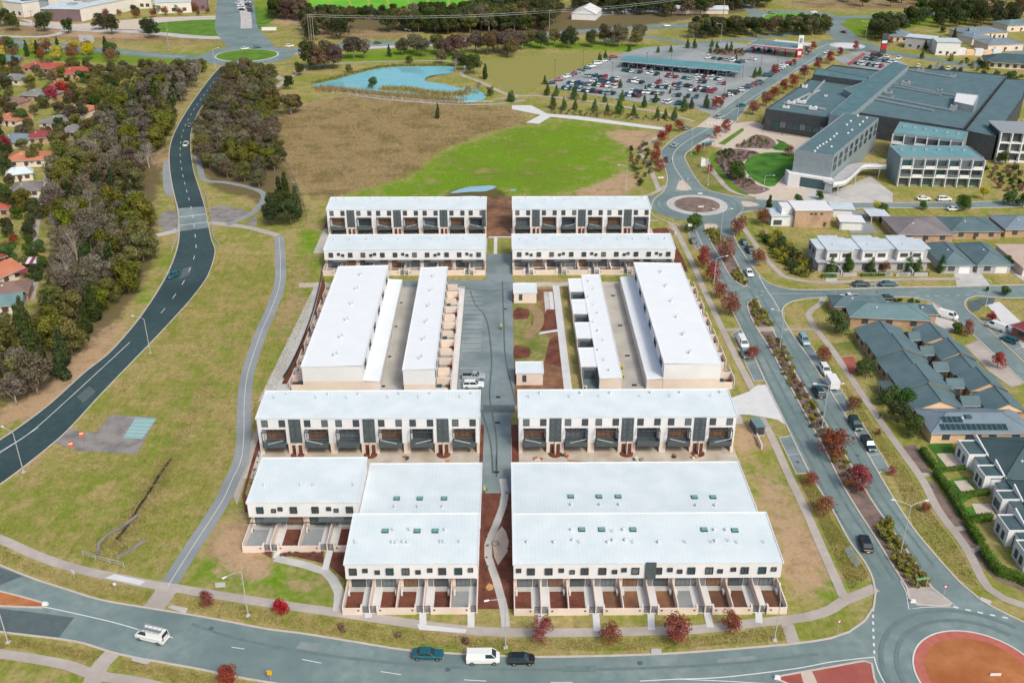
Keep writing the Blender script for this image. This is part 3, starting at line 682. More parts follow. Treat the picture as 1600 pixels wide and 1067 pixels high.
path_strip('footpath', [(1103, 250), (1120, 276), (1140, 297), (1170, 308)], 1.7, 'footpath', 0.075)

# ------------------------------------------------------------------ footpaths and trails
SP = [(247, 945), (262, 916), (302, 853), (346, 785), (362, 751), (377, 717), (381, 677), (382, 625), (388, 580), (408, 520), (424, 483), (437, 444), (438, 404), (436, 370)]
path_strip('shared_path', SP, 3.0, 'shared_path', 0.034); line(SP[1:], 0.1, z=0.06)
path_strip('footpath', [(-60, 822), (0, 842), (58, 868), (118, 888), (173, 900), (226, 911), (276, 919), (350, 931), (420, 942), (521, 956), (590, 966), (652, 975), (729, 984), (800, 988), (900, 988), (1000, 986), (1090, 983), (1180, 973), (1259, 964), (1298, 952), (1319, 938)], 1.9, 'footpath', 0.04)
path_strip('footpath', [(1319, 938), (1345, 928), (1368, 918)], 1.9, 'footpath', 0.043); path_strip('footpath', [(1230, 975), (1240, 1004)], 2.0, 'footpath', 0.045, False)
path_strip('footpath', [(1046, 348), (1053, 354), (1079, 405), (1105, 464), (1130, 517), (1150, 558), (1178, 612)], 1.6, 'footpath', 0.042)
path_strip('footpath', [(1190, 652), (1209, 690), (1235, 748), (1259, 798), (1285, 858), (1318, 932)], 1.6, 'footpath', 0.042)
path_strip('footpath', [(1150, 340), (1190, 395), (1215, 424), (1230, 434), (1262, 440), (1300, 441), (1400, 437), (1500, 436)], 1.6, 'footpath', 0.042)
path_strip('footpath', [(1286, 466), (1283, 474), (1268, 484), (1263, 492), (1274, 513), (1300, 546), (1340, 606), (1374, 656), (1410, 706), (1442, 751), (1466, 797), (1508, 853), (1546, 920), (1600, 946), (1700, 985)], 1.6, 'footpath', 0.042)
path_strip('footpath', [(1225, 515), (1276, 515)], 1.3, 'footpath', 0.046, False); path_strip('footpath', [(1130, 516), (1158, 514)], 1.4, 'footpath', 0.046, False)
path_strip('footpath', [(1028, 345), (1012, 345)], 1.2, 'footpath', 0.04, False); path_strip('footpath', [(1040, 290), (1030, 298), (1000, 310)], 1.6, 'footpath', 0.04)
path_strip('footpath', [(1030, 298), (1012, 255), (1000, 238), (1008, 228), (1030, 212), (1040, 203)], 1.7, 'footpath', 0.04)
path_strip('footpath', [(-60, 1010), (0, 1021), (60, 1030), (110, 1040), (150, 1055), (200, 1062), (260, 1075)], 1.8, 'footpath', 0.04); path_strip('footpath', [(178, 1018), (160, 1036), (148, 1056), (140, 1075)], 2.6, 'footpath', 0.043)
path_strip('footpath', [(262, 919), (255, 930), (240, 950)], 3.6, 'footpath', 0.046)
sheet('service_pit', gl([(164, 903), (179, 897), (228, 908), (219, 914)]), 'concrete_pale', 0.06)
sheet('service_pit', gl([(652, 975), (729, 983), (727, 989), (655, 984)]), 'concrete_pale', 0.06)
for q in ([(262, 950), (270, 946), (294, 951), (290, 959)], [(1017, 1014), (1033, 1014), (1034, 1023), (1018, 1023)], [(336, 911), (352, 910), (353, 918), (337, 919)], [(206, 1026), (238, 1033), (230, 1039), (206, 1033)], [(1532, 933), (1550, 940), (1545, 946), (1530, 938)]):
    sheet('drain_cover', gl(q), 'concrete', 0.15)
for q in ([(800, 165), (830, 165), (855, 178), (905, 182), (1040, 200), (1046, 205), (900, 187), (860, 183), (842, 194), (822, 192), (845, 180), (800, 171)],):
    sheet('footpath', gl(q), 'concrete_pale', 0.04)
path_strip('footpath', [(770, 156), (830, 150), (900, 156), (980, 168), (1040, 178), (1085, 190)], 2.2, 'footpath', 0.04)
path_strip('footpath', [(430, 140), (445, 126), (460, 118), (490, 104), (560, 98), (640, 96), (710, 96), (728, 103), (722, 117), (745, 126), (770, 138), (790, 147), (810, 150)], 2.4, 'footpath', 0.04)
path_strip('footpath', [(545, 148), (600, 155), (700, 163), (770, 163), (820, 157)], 2.0, 'footpath', 0.04)
# trail crossing under the left road
path_strip('trail', [(245, 368), (272, 362), (280, 358)], 3.0, 'concrete', 0.04); path_strip('trail', [(326, 348), (360, 352), (390, 356), (420, 364), (436, 368)], 2.6, 'footpath', 0.04)
path_strip('trail', [(355, 352), (390, 336), (405, 322), (413, 309), (408, 300), (385, 292), (350, 285), (320, 282), (312, 262), (306, 240)], 2.2, 'shared_path', 0.037)
sheet('stone_apron', smooth(gl([(330, 324), (345, 321), (375, 327), (392, 333), (370, 346), (345, 350), (330, 346)]), True), 'gravel_grey', 0.03)
sheet('stone_apron', smooth(gl([(250, 335), (270, 328), (277, 340), (278, 356), (262, 362), (248, 352)]), True), 'gravel_grey', 0.03)
sheet('stone_apron', gl([(384, 349), (400, 337), (402, 352), (395, 355)]), 'gravel_grey', 0.04)
path_strip('trail', [(48, 470), (55, 430), (52, 390), (60, 330), (68, 290), (85, 255)], 2.0, 'footpath', 0.03)
# gravel pad with a pale cover beside the left road
sheet('gravel_pad', gl([(80, 690), (108, 671), (150, 676), (172, 648), (245, 652), (215, 710), (120, 704)]), 'gravel_grey', 0.03)
sheet('pit_cover', gl([(212, 652.5), (245, 654), (222, 686), (192, 685)]), 'teal_cover', 0.07)
for k in range(1, 6):
    a = g(212 + k * -3.4, 652.5 + 5.4 * k); b_ = g(245 - k * 3.8, 654 + 5.4 * k); line([a, b_], 0.12, z=0.085, world=True, sm=False, m='concrete_pale', name='cover_joint')
# concrete drain mouth
path_strip('drain_channel', [(268, 716), (250, 740), (235, 765), (218, 790), (200, 820), (182, 842)], 0.55, 'rubber_black', 0.015)
kerb([(152, 868), (156, 848), (168, 836), (190, 825), (214, 806)], w=0.5, h=0.25, name='drain_wall', m='gravel_grey'); kerb([(182, 873), (205, 860), (227, 845)], w=0.5, h=0.3, name='drain_wall', m='gravel_grey')
sheet('drain_apron', gl([(152, 868), (160, 850), (176, 862), (186, 876), (172, 878)]), 'gravel_grey', -0.3)

# ------------------------------------------------------------------ estate paving (plan metres)
def rect(name, x0, x1, y0, y1, m, z): return sheet(name, [(x0, y0), (x1, y0), (x1, y1), (x0, y1)], m, z)
rect('estate_yard', -50, 46, 157.2, 171.2, 'driveway_warm', 0.030)
rect('estate_lane', -31.5, -21.5, 184, 247.5, 'driveway', 0.034); rect('estate_lane', 25.6, 32, 184, 247.5, 'driveway', 0.034)
rect('estate_road', -4.9, 1.3, 152, 181, 'asphalt_wet', 0.036); rect('estate_road', -5.0, 2.2, 181, 270, 'asphalt_wet', 0.038)
rect('estate_road', -10.5, -5.0, 181, 249, 'asphalt_wet', 0.040); rect('estate_road', -32, 3, 246.5, 251, 'asphalt_wet', 0.042); rect('estate_road', -4.6, 2.2, 181, 184, 'asphalt_patch', 0.05)
rect('estate_lane', -56, -5, 271, 291, 'driveway', 0.03); rect('estate_lane', 2.2, 46, 271, 291, 'driveway', 0.03)
rect('estate_lane', 3, 50, 176, 186, 'driveway', 0.027); rect('estate_lane', -50, -5, 176, 186, 'driveway', 0.027)
rect('estate_path', -15.2, -10.6, 186, 249, 'concrete_pale', 0.032)
sheet('estate_path', [(-53.5, 186), (-47.5, 186), (-48.5, 250), (-51.5, 250)], 'concrete', 0.03)
rect('estate_path', 13.2, 15.0, 184, 247, 'concrete_pale', 0.045); rect('estate_path', 10.6, 11.8, 226, 243, 'concrete', 0.045); rect('estate_path', 11.9, 13.0, 226, 243, 'concrete_pale', 0.05)
rect('estate_path', -56, 48, 246.5, 249.5, 'driveway_warm', 0.026)
sheet('estate_driveway', gl([(1142, 622), (1170, 612), (1183, 602), (1198, 601), (1229, 665), (1215, 656), (1195, 652), (1170, 648), (1146, 648)]), 'concrete_pale', 0.055)
for k in range(9): line([(-10.3, 189.5 + k * 2.75 if k < 5 else 195.5 + k * 2.75), (-5.6, 189.5 + k * 2.75 if k < 5 else 195.5 + k * 2.75)], 0.12, world=True, sm=False)
for k in range(12): line([(-10.3, 211 + k * 2.75), (-5.6, 211 + k * 2.75)], 0.12, world=True, sm=False)
for x in (-1.6, -1.5, -1.4, 0.2): sheet('drain_grate', [(x - .5, {-1.6: 158.5, -1.5: 176.5, -1.4: 187, .2: 232}[x]), (x + .5, {-1.6: 158.5, -1.5: 176.5, -1.4: 187, .2: 232}[x]), (x + .5, {-1.6: 159.2, -1.5: 177.2, -1.4: 187.7, .2: 232.7}[x]), (x - .5, {-1.6: 159.2, -1.5: 177.2, -1.4: 187.7, .2: 232.7}[x])], 'rubber_black', 0.06)
for x, ys in ((-27.2, (192, 206, 222, 236)), (29.0, (192, 206, 222, 240))):
    for y in ys: rect('drain_grate', x - .55, x + .55, y, y + 0.8, 'rubber_black', 0.055)
for pl in ([(735, 455), (742, 475), (760, 500), (768, 560), (765, 620), (775, 680), (776, 735)], [(785, 440), (787, 500), (790, 560), (806, 632)], [(700, 446), (735, 452), (770, 455), (795, 450)], [(752, 640), (766, 690), (770, 740)]):
    path_strip('tyre_mark', pl, 0.35, 'asphalt_patch', 0.06)
# mulch beds
for q in ((-22.6, -22.0, 189, 194), (-22.6, -22.0, 201, 206), (-22.6, -22.0, 213, 218), (-22.6, -22.0, 226, 231), (25.9, 26.6, 187, 190.5), (25.9, 26.6, 202, 208), (25.9, 26.6, 215, 221), (25.9, 26.6, 228, 234), (25.9, 26.6, 239, 243)):
    rect('mulch_bed', *q, 'mulch', 0.07)
rect('mulch_bed', -4.45, -0.6, 121, 152.4, 'mulch', 0.028); rect('mulch_bed', -0.6, 1.35, 121, 152.4, 'mulch', 0.030)
rect('mulch_bed', -5.0, -4.3, 158, 176, 'mulch', 0.06); rect('mulch_bed', 1.4, 2.8, 158, 176, 'mulch', 0.06); rect('mulch_bed', 2.2, 13.3, 184, 245, 'soil_brown', 0.028)
sheet('mulch_bed', gl([(1008, 358), (1042, 356), (1048, 368), (1070, 410), (1075, 425), (1055, 425), (1052, 395), (1046, 368), (1012, 368)]), 'mulch', 0.03)
sheet('mulch_bed', gl([(383, 770), (400, 716), (422, 660), (415, 655), (402, 690), (393, 720), (378, 775), (383, 800), (398, 800)]), 'mulch', 0.03); sheet('mulch_bed', gl([(448, 600), (500, 500), (509, 450), (505, 430), (500, 450), (488, 500), (440, 600)]), 'mulch', 0.03)
sheet('dirt_path', gl([(370, 790), (402, 690), (416, 655), (410, 650), (396, 680), (365, 775)]), 'footpath', 0.029)
sheet('mulch_bed', gl([(433, 872), (452, 855), (506, 857), (505, 880), (455, 868)]), 'mulch', 0.031); sheet('mulch_bed', gl([(514, 884), (522, 858), (542, 858), (540, 906)]), 'mulch', 0.031); sheet('mulch_bed', gl([(406, 862), (415, 858), (426, 858), (424, 872)]), 'mulch', 0.031)
sheet('soil_bed', gl([(760, 318), (800, 318), (800, 372), (760, 372)]), 'soil_brown', 0.03); sheet('soil_bed', gl([(508, 345), (515, 312), (760, 308), (1015, 306), (1015, 316), (516, 318), (512, 372), (504, 372)]), 'soil_brown', 0.024)
rect('estate_path', -3.0, -2.0, 270, 284, 'concrete_pale', 0.05); rect('estate_path', -4.7, 2.2, 283, 284, 'concrete_pale', 0.055)
# park lawn between the two cabins
sheet('park_lawn', smooth([(2.6, 204), (2.6, 238), (8.5, 238.5), (9.5, 231), (6.5, 224), (10.5, 217), (12, 211), (9, 203)], True), 'verge', 0.045)
sheet('mulch_bed', smooth([(2.5, 226), (6, 226.5), (6.3, 232), (3.5, 233.5), (2.4, 231)], True), 'mulch', 0.055); sheet('mulch_bed', smooth([(2.4, 205), (5.8, 205.5), (6, 211), (2.6, 212)], True), 'mulch', 0.055)
sheet('mulch_bed', [(9.2, 203), (13.1, 201), (13.1, 217), (11, 215)], 'mulch', 0.05); sheet('mulch_bed', [(8, 219.5), (13.1, 220), (13.1, 232), (11, 232)], 'mulch', 0.05)
sheet('soil_bed', smooth([(7.5, 184), (13, 184), (13, 195), (9.5, 195.5), (7.2, 189)], True), 'soil_brown', 0.05); sheet('stepping_slab', [(8.3, 217.6), (13.2, 219.2), (13.2, 220.4), (9, 219)], 'concrete_pale', 0.065)
path_strip('park_path', [(6.2, 221), (9.6, 227), (11, 232)], 1.8, 'orange_soil', 0.06, world=True) if False else path_strip('park_path', [(5.5, 216), (8.2, 222), (8.8, 229), (6.5, 235)], 2.6, 'straw_track', 0.06, world=True)
# path between the two front terraces, bulging round a small clearing
path_strip('garden_path', [g(790, 980), g(787, 950), g(775, 905), g(763, 870), g(763, 850), g(775, 820), g(786, 790), g(789, 770), g(785, 748)], 1.35, 'concrete', 0.05, world=True)
sheet('clearing', smooth(gl([(770, 850), (784, 822), (795, 845), (793, 862), (778, 883)]), True), 'paver_warm', 0.045)
PTH = [(528, 955), (530, 925), (520, 905), (508, 893), (478, 883), (430, 872)]
path_strip('garden_path', PTH, 1.7, 'concrete', 0.05)
for pl in ([(431, 872), (437, 852)], [(508, 890), (516, 858)], [(573, 938), (576, 965)], [(736, 950), (736, 980)], [(660, 945), (661, 976)], [(931, 958), (933, 986)], [(1017, 958), (1018, 984)], [(1103, 950), (1110, 980)], [(1185, 950), (1186, 973)], [(845, 960), (846, 986)]):
    path_strip('entry_path', pl, 1.1, 'concrete_pale', 0.055, False)
sheet('driveway', gl([(1290, 432), (1290, 440), (1310, 440), (1306, 432)]), 'concrete', 0.05)

for pl in ([(485, 192), (500, 215), (520, 240), (548, 262)], [(535, 175), (552, 205), (565, 232)], [(590, 178), (610, 205), (640, 230)], [(455, 215), (478, 245), (492, 270)]):
    path_strip('wheel_track', pl, 1.0, 'straw_track', 0.012); path_strip('wheel_track', [(x + 7, y) for x, y in pl], 1.0, 'straw_track', 0.014)
# ------------------------------------------------------------------ building materials
ribbed('roof_white', S(216, 231, 236), S(230, 242, 246), 0.7, 'X', 0.5, 0.16, 0.3, .87)
ribbed('roof_white_y', S(238, 246, 250), S(244, 250, 253), 0.7, 'Y', 0.5, 0.14, 0.3, .9)
mat('wall_white', S(236, 238, 240), S(242, 244, 245), 0.3, 0.85, c3=S(228, 231, 233), scale2=0.12)
mat('wall_cream', S(233, 217, 205), S(240, 226, 215), 0.4, 0.9, c3=S(224, 207, 194), scale2=0.15)
mat('cladding_dark', S(80, 91, 95), S(90, 101, 105), 1.0, 0.6)
mat('frame_dark', S(62, 66, 70), S(72, 76, 80), 2.0, 0.5)
glassy('glass_dark', S(78, 88, 94), 0.08); glassy('glass_teal', S(58, 92, 96), 0.06); glassy('skylight_glass', S(116, 176, 168), 0.1); glassy('glass_mid', S(112, 122, 128), 0.1)
mat('interior_brown', S(140, 108, 84), S(116, 90, 72), 0.8, 0.9); mat('timber', S(214, 168, 112), S(190, 140, 90), 2.0, 0.8)
mat('door_brown', S(96, 64, 56), S(110, 76, 66), 1.0, 0.6); mat('metal_grey', S(170, 176, 178), S(184, 190, 192), 2.0, 0.45, metal=0.3)
mat('vent_white', S(206, 216, 220), S(216, 226, 230), 2.0, 0.6); mat('ac_white', S(226, 228, 226), S(214, 216, 214), 2.0, 0.6)
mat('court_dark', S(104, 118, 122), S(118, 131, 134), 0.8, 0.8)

def window_mesh(w, h, dep=0.1, fr=0.09, bars=0):
    def f():
        mb = MB()
        mb.box(-w / 2, -w / 2 + fr, -dep, 0, 0, h).box(w / 2 - fr, w / 2, -dep, 0, 0, h).box(-w / 2 + fr, w / 2 - fr, -dep, 0, 0, fr).box(-w / 2 + fr, w / 2 - fr, -dep, 0, h - fr, h)
        for k in range(bars):
            x = -w / 2 + w * (k + 1) / (bars + 1); mb.box(x - .03, x + .03, -dep * .7, 0, fr, h - fr)
        pn = MB().box(-w / 2 + fr, w / 2 - fr, -0.035, -0.005, fr, h - fr)
        return mb.mesh('window', 'frame_dark'), {q: pn.mesh('pane', q) for q in ('glass_dark', 'glass_teal', 'glass_mid', 'interior_brown')}
    return cached(('win', w, h, dep, fr, bars), f)
def window(parent, x, y, z, w, h, rz=0.0, dep=0.1, bars=0, glass='glass_dark', name='window', fr=0.09):
    a, b_ = window_mesh(w, h, dep, fr, bars)
    o = put(name, a, parent, (x, y, z), rz); put('pane', b_[glass], o)
    return o
def vent(parent, x, y, z):
    def f():
        mb = MB(); mb.cyl((0, 0), 0.07, 0, 0.7, 8).cyl((0, 0), 0.13, 0.66, 0.8, 8); mb.box(-.3, .3, -.3, .3, 0, .05)
        return mb.mesh('vent_pipe', 'vent_white')
    return put('vent_pipe', cached('vent', f), parent, (x, y, z))
def whirly(parent, x, y, z):
    def f():
        mb = MB(); mb.tube([(0, 0, 0), (0, 0, .25), (0, 0, .3), (0, 0, .5), (0, 0, .62)], [.16, .16, .26, .28, .1], 10)
        return mb.mesh('roof_ventilator', 'vent_white')
    return put('roof_ventilator', cached('whirly', f), parent, (x, y, z))
def skylight(parent, x, y, z):
    def f():
        return MB().box(-.55, .55, -.5, .5, 0, .22).mesh('skylight', 'frame_dark'), MB().box(-.47, .47, -.42, .42, .2, .27).mesh('pane', 'skylight_glass')
    a, b_ = cached('skyl', f); o = put('skylight', a, parent, (x, y, z)); put('pane', b_, o); return o
def ac_unit(parent, x, y, z, rz=0):
    def f():
        mb = MB(); mb.box(-.42, .42, -.17, .17, .08, .75, 0); mb.tube([(-.1, -.18, .42), (-.1, -.2, .42)], .25, 12, 1); mb.box(-.38, -.3, -.15, .15, 0, .08, 1).box(.3, .38, -.15, .15, 0, .08, 1)
        return mb.mesh('air_conditioner', ['ac_white', 'frame_dark'])
    return put('air_conditioner', cached('ac', f), parent, (x, y, z), rz)
def gate(parent, x, y, w=0.95, h=1.35, rz=0):
    def f():
        mb = MB(); mb.box(0, w, -.03, .03, h - .06, h).box(0, w, -.03, .03, .08, .14).box(0, .05, -.03, .03, .08, h).box(w - .05, w, -.03, .03, .08, h)
        k = int(w / .14)
        for q in range(1, k): mb.box(q * w / k - .035, q * w / k + .035, -.015, .015, .1, h - .02)
        return mb.mesh('gate', 'frame_dark')
    return put('gate', cached(('gate', w, h), f), parent, (x, y, 0), rz)
def roof_slab(parent, x0, x1, y0, y1, zf, zb, m='roof_white', name='roof', lip=0.12, across=False):
    """single-pitch metal roof: z front -> z back, with thin capped edges"""
    mb = MB(); t = 0.18
    za = (lambda x, y: zf + (zb - zf) * ((x - x0) / (x1 - x0) if across else (y - y0) / (y1 - y0)))
    c = [(x0, y0), (x1, y0), (x1, y1), (x0, y1)]
    mb.hexa([(x, y, za(x, y) - t) for x, y in c] + [(x, y, za(x, y)) for x, y in c])
    o = mb.build(name, m, parent)
    cp = MB()
    for (ax, ay, bx, by) in ((x0 - .05, y0 - .05, x0 + .12, y1 + .05), (x1 - .12, y0 - .05, x1 + .05, y1 + .05), (x0 + .12, y1 - .12, x1 - .12, y1 + .05)):
        q = [(ax, ay), (bx, ay), (bx, by), (ax, by)]
        cp.hexa([(x, y, za(x, y) - t - .1) for x, y in q] + [(x, y, za(x, y) + lip) for x, y in q])
    cp.build('capping', 'wall_white', o)
    return o

# ------------------------------------------------------------------ three-storey terraces with garages, balconies and dark stair towers
def terrace3(label, x0, x1, y0, mods, D=9.4, H=8.4, extra=False, clutter=0):
    W = x1 - x0; t = thing('terrace_row', label, 'townhouses', (x0, y0, 0), 0, 'three-storey garage terraces of the white estate')
    mw = W / (mods + (0.42 if extra else 0)); k = mw / 14.33
    bal = []; tow = []
    for i in range(mods): bal += [i * mw + 3.15 * k, i * mw + 11.4 * k]; tow.append((i * mw + 7.25 * k, 2.35))
    if extra: bal.append(mods * mw + 3.0 * k); tow.append((W - 0.65, 1.2))
    bw = 4.45 * k; gw = 4.8 * k
    body = MB(); body.box(0, W, 5.5, D, 0, H - .2).box(0, W, 1.6, 5.5, 2.45, H - .2)
    body.box(0, W, 0, 1.6, 5.75, H - .2)
    edges = [0] + sorted(sum(([b_ - bw / 2, b_ + bw / 2] for b_ in bal), [])) + [W]
    for a, b_ in zip(edges[0::2], edges[1::2]):
        if b_ - a > .05: body.box(a, b_, 0, 1.6, 2.45, 5.75)
    body.build('wall', 'wall_white', t)
    edges = [0] + sorted(sum(([b_ - gw / 2, b_ + gw / 2] for b_ in bal), [])) + [W]
    for a, b_ in zip(edges[0::2], edges[1::2]):
        if b_ - a > .05: MB().box(a, b_, 0.02, 5.5, 0, 2.45).build('lower_wall', 'wall_cream', t)
    rf = roof_slab(t, -.15, W + .15, -.12, D + .15, H, H + .55)
    for i in range(mods * 2 + int(extra)):
        vent(rf, bal[i] - 1.0, D * .72, H + .4); whirly(rf, bal[i] + 1.3, D * .86, H + .45)
    for i, b_ in enumerate(bal):
        for dx in (-1.68, 1.68): window(t, b_ + dx * k, 0, 6.35, 1.25, 1.55, dep=0.09, bars=1, glass=('glass_dark', 'glass_mid', 'glass_dark')[int(b_ * 7 + dx * 5) % 3])
        o = MB().box(-bw / 2, bw / 2, -1.25, 1.6, 2.2, 2.44).build('balcony', 'cladding_dark', t, (b_, 0, 0))
        r = MB(); r.box(-bw / 2, bw / 2, -1.3, -1.2, 2.3, 3.4).box(-bw / 2, -bw / 2 + .08, -1.2, 0, 2.3, 3.4).box(bw / 2 - .08, bw / 2, -1.2, 0, 2.3, 3.4)
        r.build('balustrade', 'cladding_dark', o)
        r = MB(); r.box(-bw / 2, -bw / 2 + .14, -1.29, -1.15, 3.4, 5.8).box(bw / 2 - .14, bw / 2, -1.29, -1.15, 3.4, 5.8).box(-bw / 2, bw / 2, -1.29, -1.1, 5.7, 5.86)
        r.box(-bw / 2, -bw / 2 + .12, -1.1, 0, 5.7, 5.86).box(bw / 2 - .12, bw / 2, -1.1, 0, 5.7, 5.86)
        for q in range(1, 4): r.box(-bw / 2 + bw * q / 4 - .05, -bw / 2 + bw * q / 4 + .05, -1.1, 0, 5.72, 5.82)
        r.build('canopy_frame', 'frame_dark', o)
        window(t, b_, 1.6, 2.6, bw - .5, 2.7, dep=.12, bars=3, glass=('interior_brown', 'interior_brown', 'glass_mid', 'interior_brown', 'glass_dark')[(i + clutter) % 5], name='sliding_door')
        MB().box(b_ - gw / 2, b_ + gw / 2, 5.3, 5.48, 0, 2.4).build('garage_door', 'interior_brown', t)
        if (i * 7 + clutter) % 4 != 2:
            s_ = 1 if (i + clutter) % 2 else -1
            MB().tube([(b_ - s_ * 1.9, -1.4, 3.75 + .3), (b_ + s_ * 1.2, -1.36, 3.2)], .06, 5).build('loose_batten', 'vent_white', t)
    for (c, w) in tow:
        o = MB().box(c - w / 2, c + w / 2, -.14, -.003, 2.7, H - .35).build('stair_tower', 'cladding_dark', t)
        MB().box(c - .05, c + .05, -.18, -.14, 2.7, H - .35).build('joint_cover', 'frame_dark', o)
        for dx in ((-.62, .62) if w > 2 else (0,)):
            for z in (6.9, 5.6, 4.0): window(o, c + dx, -.14, z, .42, .62, dep=.05, fr=.05, glass='glass_mid', name='slot_window')
            MB().box(c + dx - .36, c + dx + .36, -.05, .02, 0.05, 2.1).build('entry_door', 'door_brown', t)
        if w > 2:
            MB().box(c - .07, c + .07, -1.0, 0.02, 0, 2.6).build('party_wall', 'wall_cream', t)
            b_ = ring((c, -.5), 1.35, 24); b_ = [(x, min(y, -.05)) for x, y in b_ if y < .3]
            MB().prism(b_, 0.04, .16).build('planter_bed', 'mulch', t)
    return t
terrace3('three-storey white terrace west of the central drive, behind the front-left courtyard house', -48.4, -5.0, 165.5, 3, clutter=0)
terrace3('three-storey white terrace east of the central drive, behind the large front terrace', 2.8, 45.4, 165.5, 3, clutter=1)
terrace3('rear three-storey white terrace at the field edge, west of the muddy gap', -53.6, -5.4, 285.4, 3, extra=True, clutter=3)
terrace3('rear three-storey white terrace at the field edge, beside the round traffic island', 2.7, 44.6, 285.4, 3, clutter=2)

# ------------------------------------------------------------------ two-storey courtyard terraces
def terrace2(label, x0, y0, W, n_, D, H, zb, cy, wins, style='open', gates=(), beds='m', dark_panel=None, sky=(), vents=(), group='two-storey courtyard terraces of the white estate', canopy=False, cut=None, wallh=1.35, divh=1.75):
    t = thing('terrace_row', label, 'townhouses', (x0, y0, 0), 0, group); u = W / n_
    MB().box(0, W, 0, D, 2.85, H - .15).build('wall', 'wall_white', t)
    MB().box(0, W, 1.35, D - .02, 0, 2.85).build('lower_wall', 'wall_cream', t)
    rf = roof_slab(t, -.12, W + .12, -.1, D + .1, H, zb)
    for (x, y) in sky: skylight(rf, x, y, H + (zb - H) * y / D - .02)
    for (x, y) in vents: (vent if int(x * 7) % 2 else whirly)(rf, x, y, H + (zb - H) * y / D - .02)
    for k, (x, z, w, h) in enumerate(wins): window(t, x, 0, z, w, h, dep=.22, bars=1 if w > 1 and k % 3 else 0, glass=('glass_dark', 'glass_dark', 'glass_mid', 'glass_dark', 'glass_teal')[(k * 3 + n_) % 5])
    if dark_panel: MB().box(dark_panel - .85, dark_panel + .85, -.3, -.004, 2.86, H + .1).build('dark_panel', 'cladding_dark', t)
    for i in range(n_):
        c = (i + .5) * u; s_ = 1 if i % 2 else -1
        window(t, c + s_ * .35, 1.35, .1, u - 1.9, 2.35, dep=.08, bars=2, glass=('interior_brown', 'glass_mid', 'glass_dark')[(i * 5 + n_) % 3], name='sliding_door')
        MB().box(c - s_ * (u / 2 - .75) - .42, c - s_ * (u / 2 - .75) + .42, 1.28, 1.35, .05, 2.2).build('entry_door', 'glass_mid', t)
        bed = beds[i % len(beds)]
        # entry strip on the gate side, garden or paving on the other
        gx0, gx1 = (i * u + .12, i * u + 1.5) if s_ > 0 else ((i + 1) * u - 1.5, (i + 1) * u - .12)
        ax0, ax1 = (gx1, (i + 1) * u - .12) if s_ > 0 else (i * u + .12, gx0)
        MB().box(gx0, gx1, -cy + .15, 1.35, 0, .10).build('entry_paving', 'concrete_pale', t)
        MB().box(ax0, ax1, .1, 1.35, 0, .10).build('terrace_paving', 'concrete', t)
        MB().box(ax0, ax1, -cy + .15, .1, 0, .08).build('garden_bed' if bed == 'm' else 'court_paving', {'m': 'mulch', 'p': 'shared_path', 's': 'soil_brown'}[bed], t)
        ac_unit(t, (ax1 - .35) if s_ > 0 else ax0 + .35, -.6, .08, R(90))
        if (i * 3) % 5 in (1, 3):
            q = MB()
            xx = (ax0 + ax1) / 2
            q.box(xx - .8, xx + .8, -cy + .35, -cy + .41, .1, .55).box(xx - .8, xx + .8, -cy + .8, -cy + .86, .1, .55).box(xx - .8, xx - .74, -cy + .41, -cy + .8, .48, .55).box(xx + .74, xx + .8, -cy + .41, -cy + .8, .48, .55)
            q.build('clothes_rack', 'ac_white', t)
    for i in range(n_ + 1):
        x = i * u; x = min(max(x, .09), W - .09)
        MB().box(x - .09, x + .09, -cy + (0 if i not in gates else .02), 1.34, 0, divh).build('dividing_wall', 'wall_cream', t)
    if canopy:
        q = MB(); q.box(-.1, W + .1, -1.5, -1.38, 2.62, 2.78)
        q.build('canopy_beam', 'frame_dark', t)
        for i in range(n_ // 2):
            q = MB().box((2 * i + .55) * u, (2 * i + 1.45) * u, -1.37, -.003, 2.7, 2.76); q.build('canopy_sheet', 'cladding_dark', t)
    # front walls between the paired gates
    stops = [0.0]
    for gi in gates: stops += [gi * u - 1.12, gi * u + 1.12]
    stops.append(W)
    for a, b_ in zip(stops[0::2], stops[1::2]):
        if b_ - a < .3: continue
        MB().box(a, b_, -cy - .16, -cy, 0, wallh).build('front_wall', 'wall_cream', t)
        if a > .1: MB().box(a, a + .3, -cy, -cy + .7, 0, wallh + .15).build('gate_pier', 'wall_cream', t); MB().box(a + .45, a + .75, -cy - .22, -cy - .16, .8, 1.05).build('letterbox', 'frame_dark', t)
        if b_ < W - .1: MB().box(b_ - .3, b_, -cy, -cy + .7, 0, wallh + .15).build('gate_pier', 'wall_cream', t); MB().box(b_ - .75, b_ - .45, -cy - .22, -cy - .16, .8, 1.05).build('letterbox', 'frame_dark', t)
    for gi in gates:
        if gi * u - 1.1 > 0: gate(t, gi * u - 1.08, -cy + .3, .96)
        if gi * u + 1.1 < W: gate(t, gi * u + .12, -cy + .3, .96)
    return t
BW, SW_ = (1.25, 1.3), (0.85, 0.75)
def wl_(items, z=3.75):
    out = []
    for (x, k) in items: out.append((x, z, *BW) if k == 'b' else (x, z + .5, *SW_) if k == 's' else (x, z + .15, *SW_))
    return out
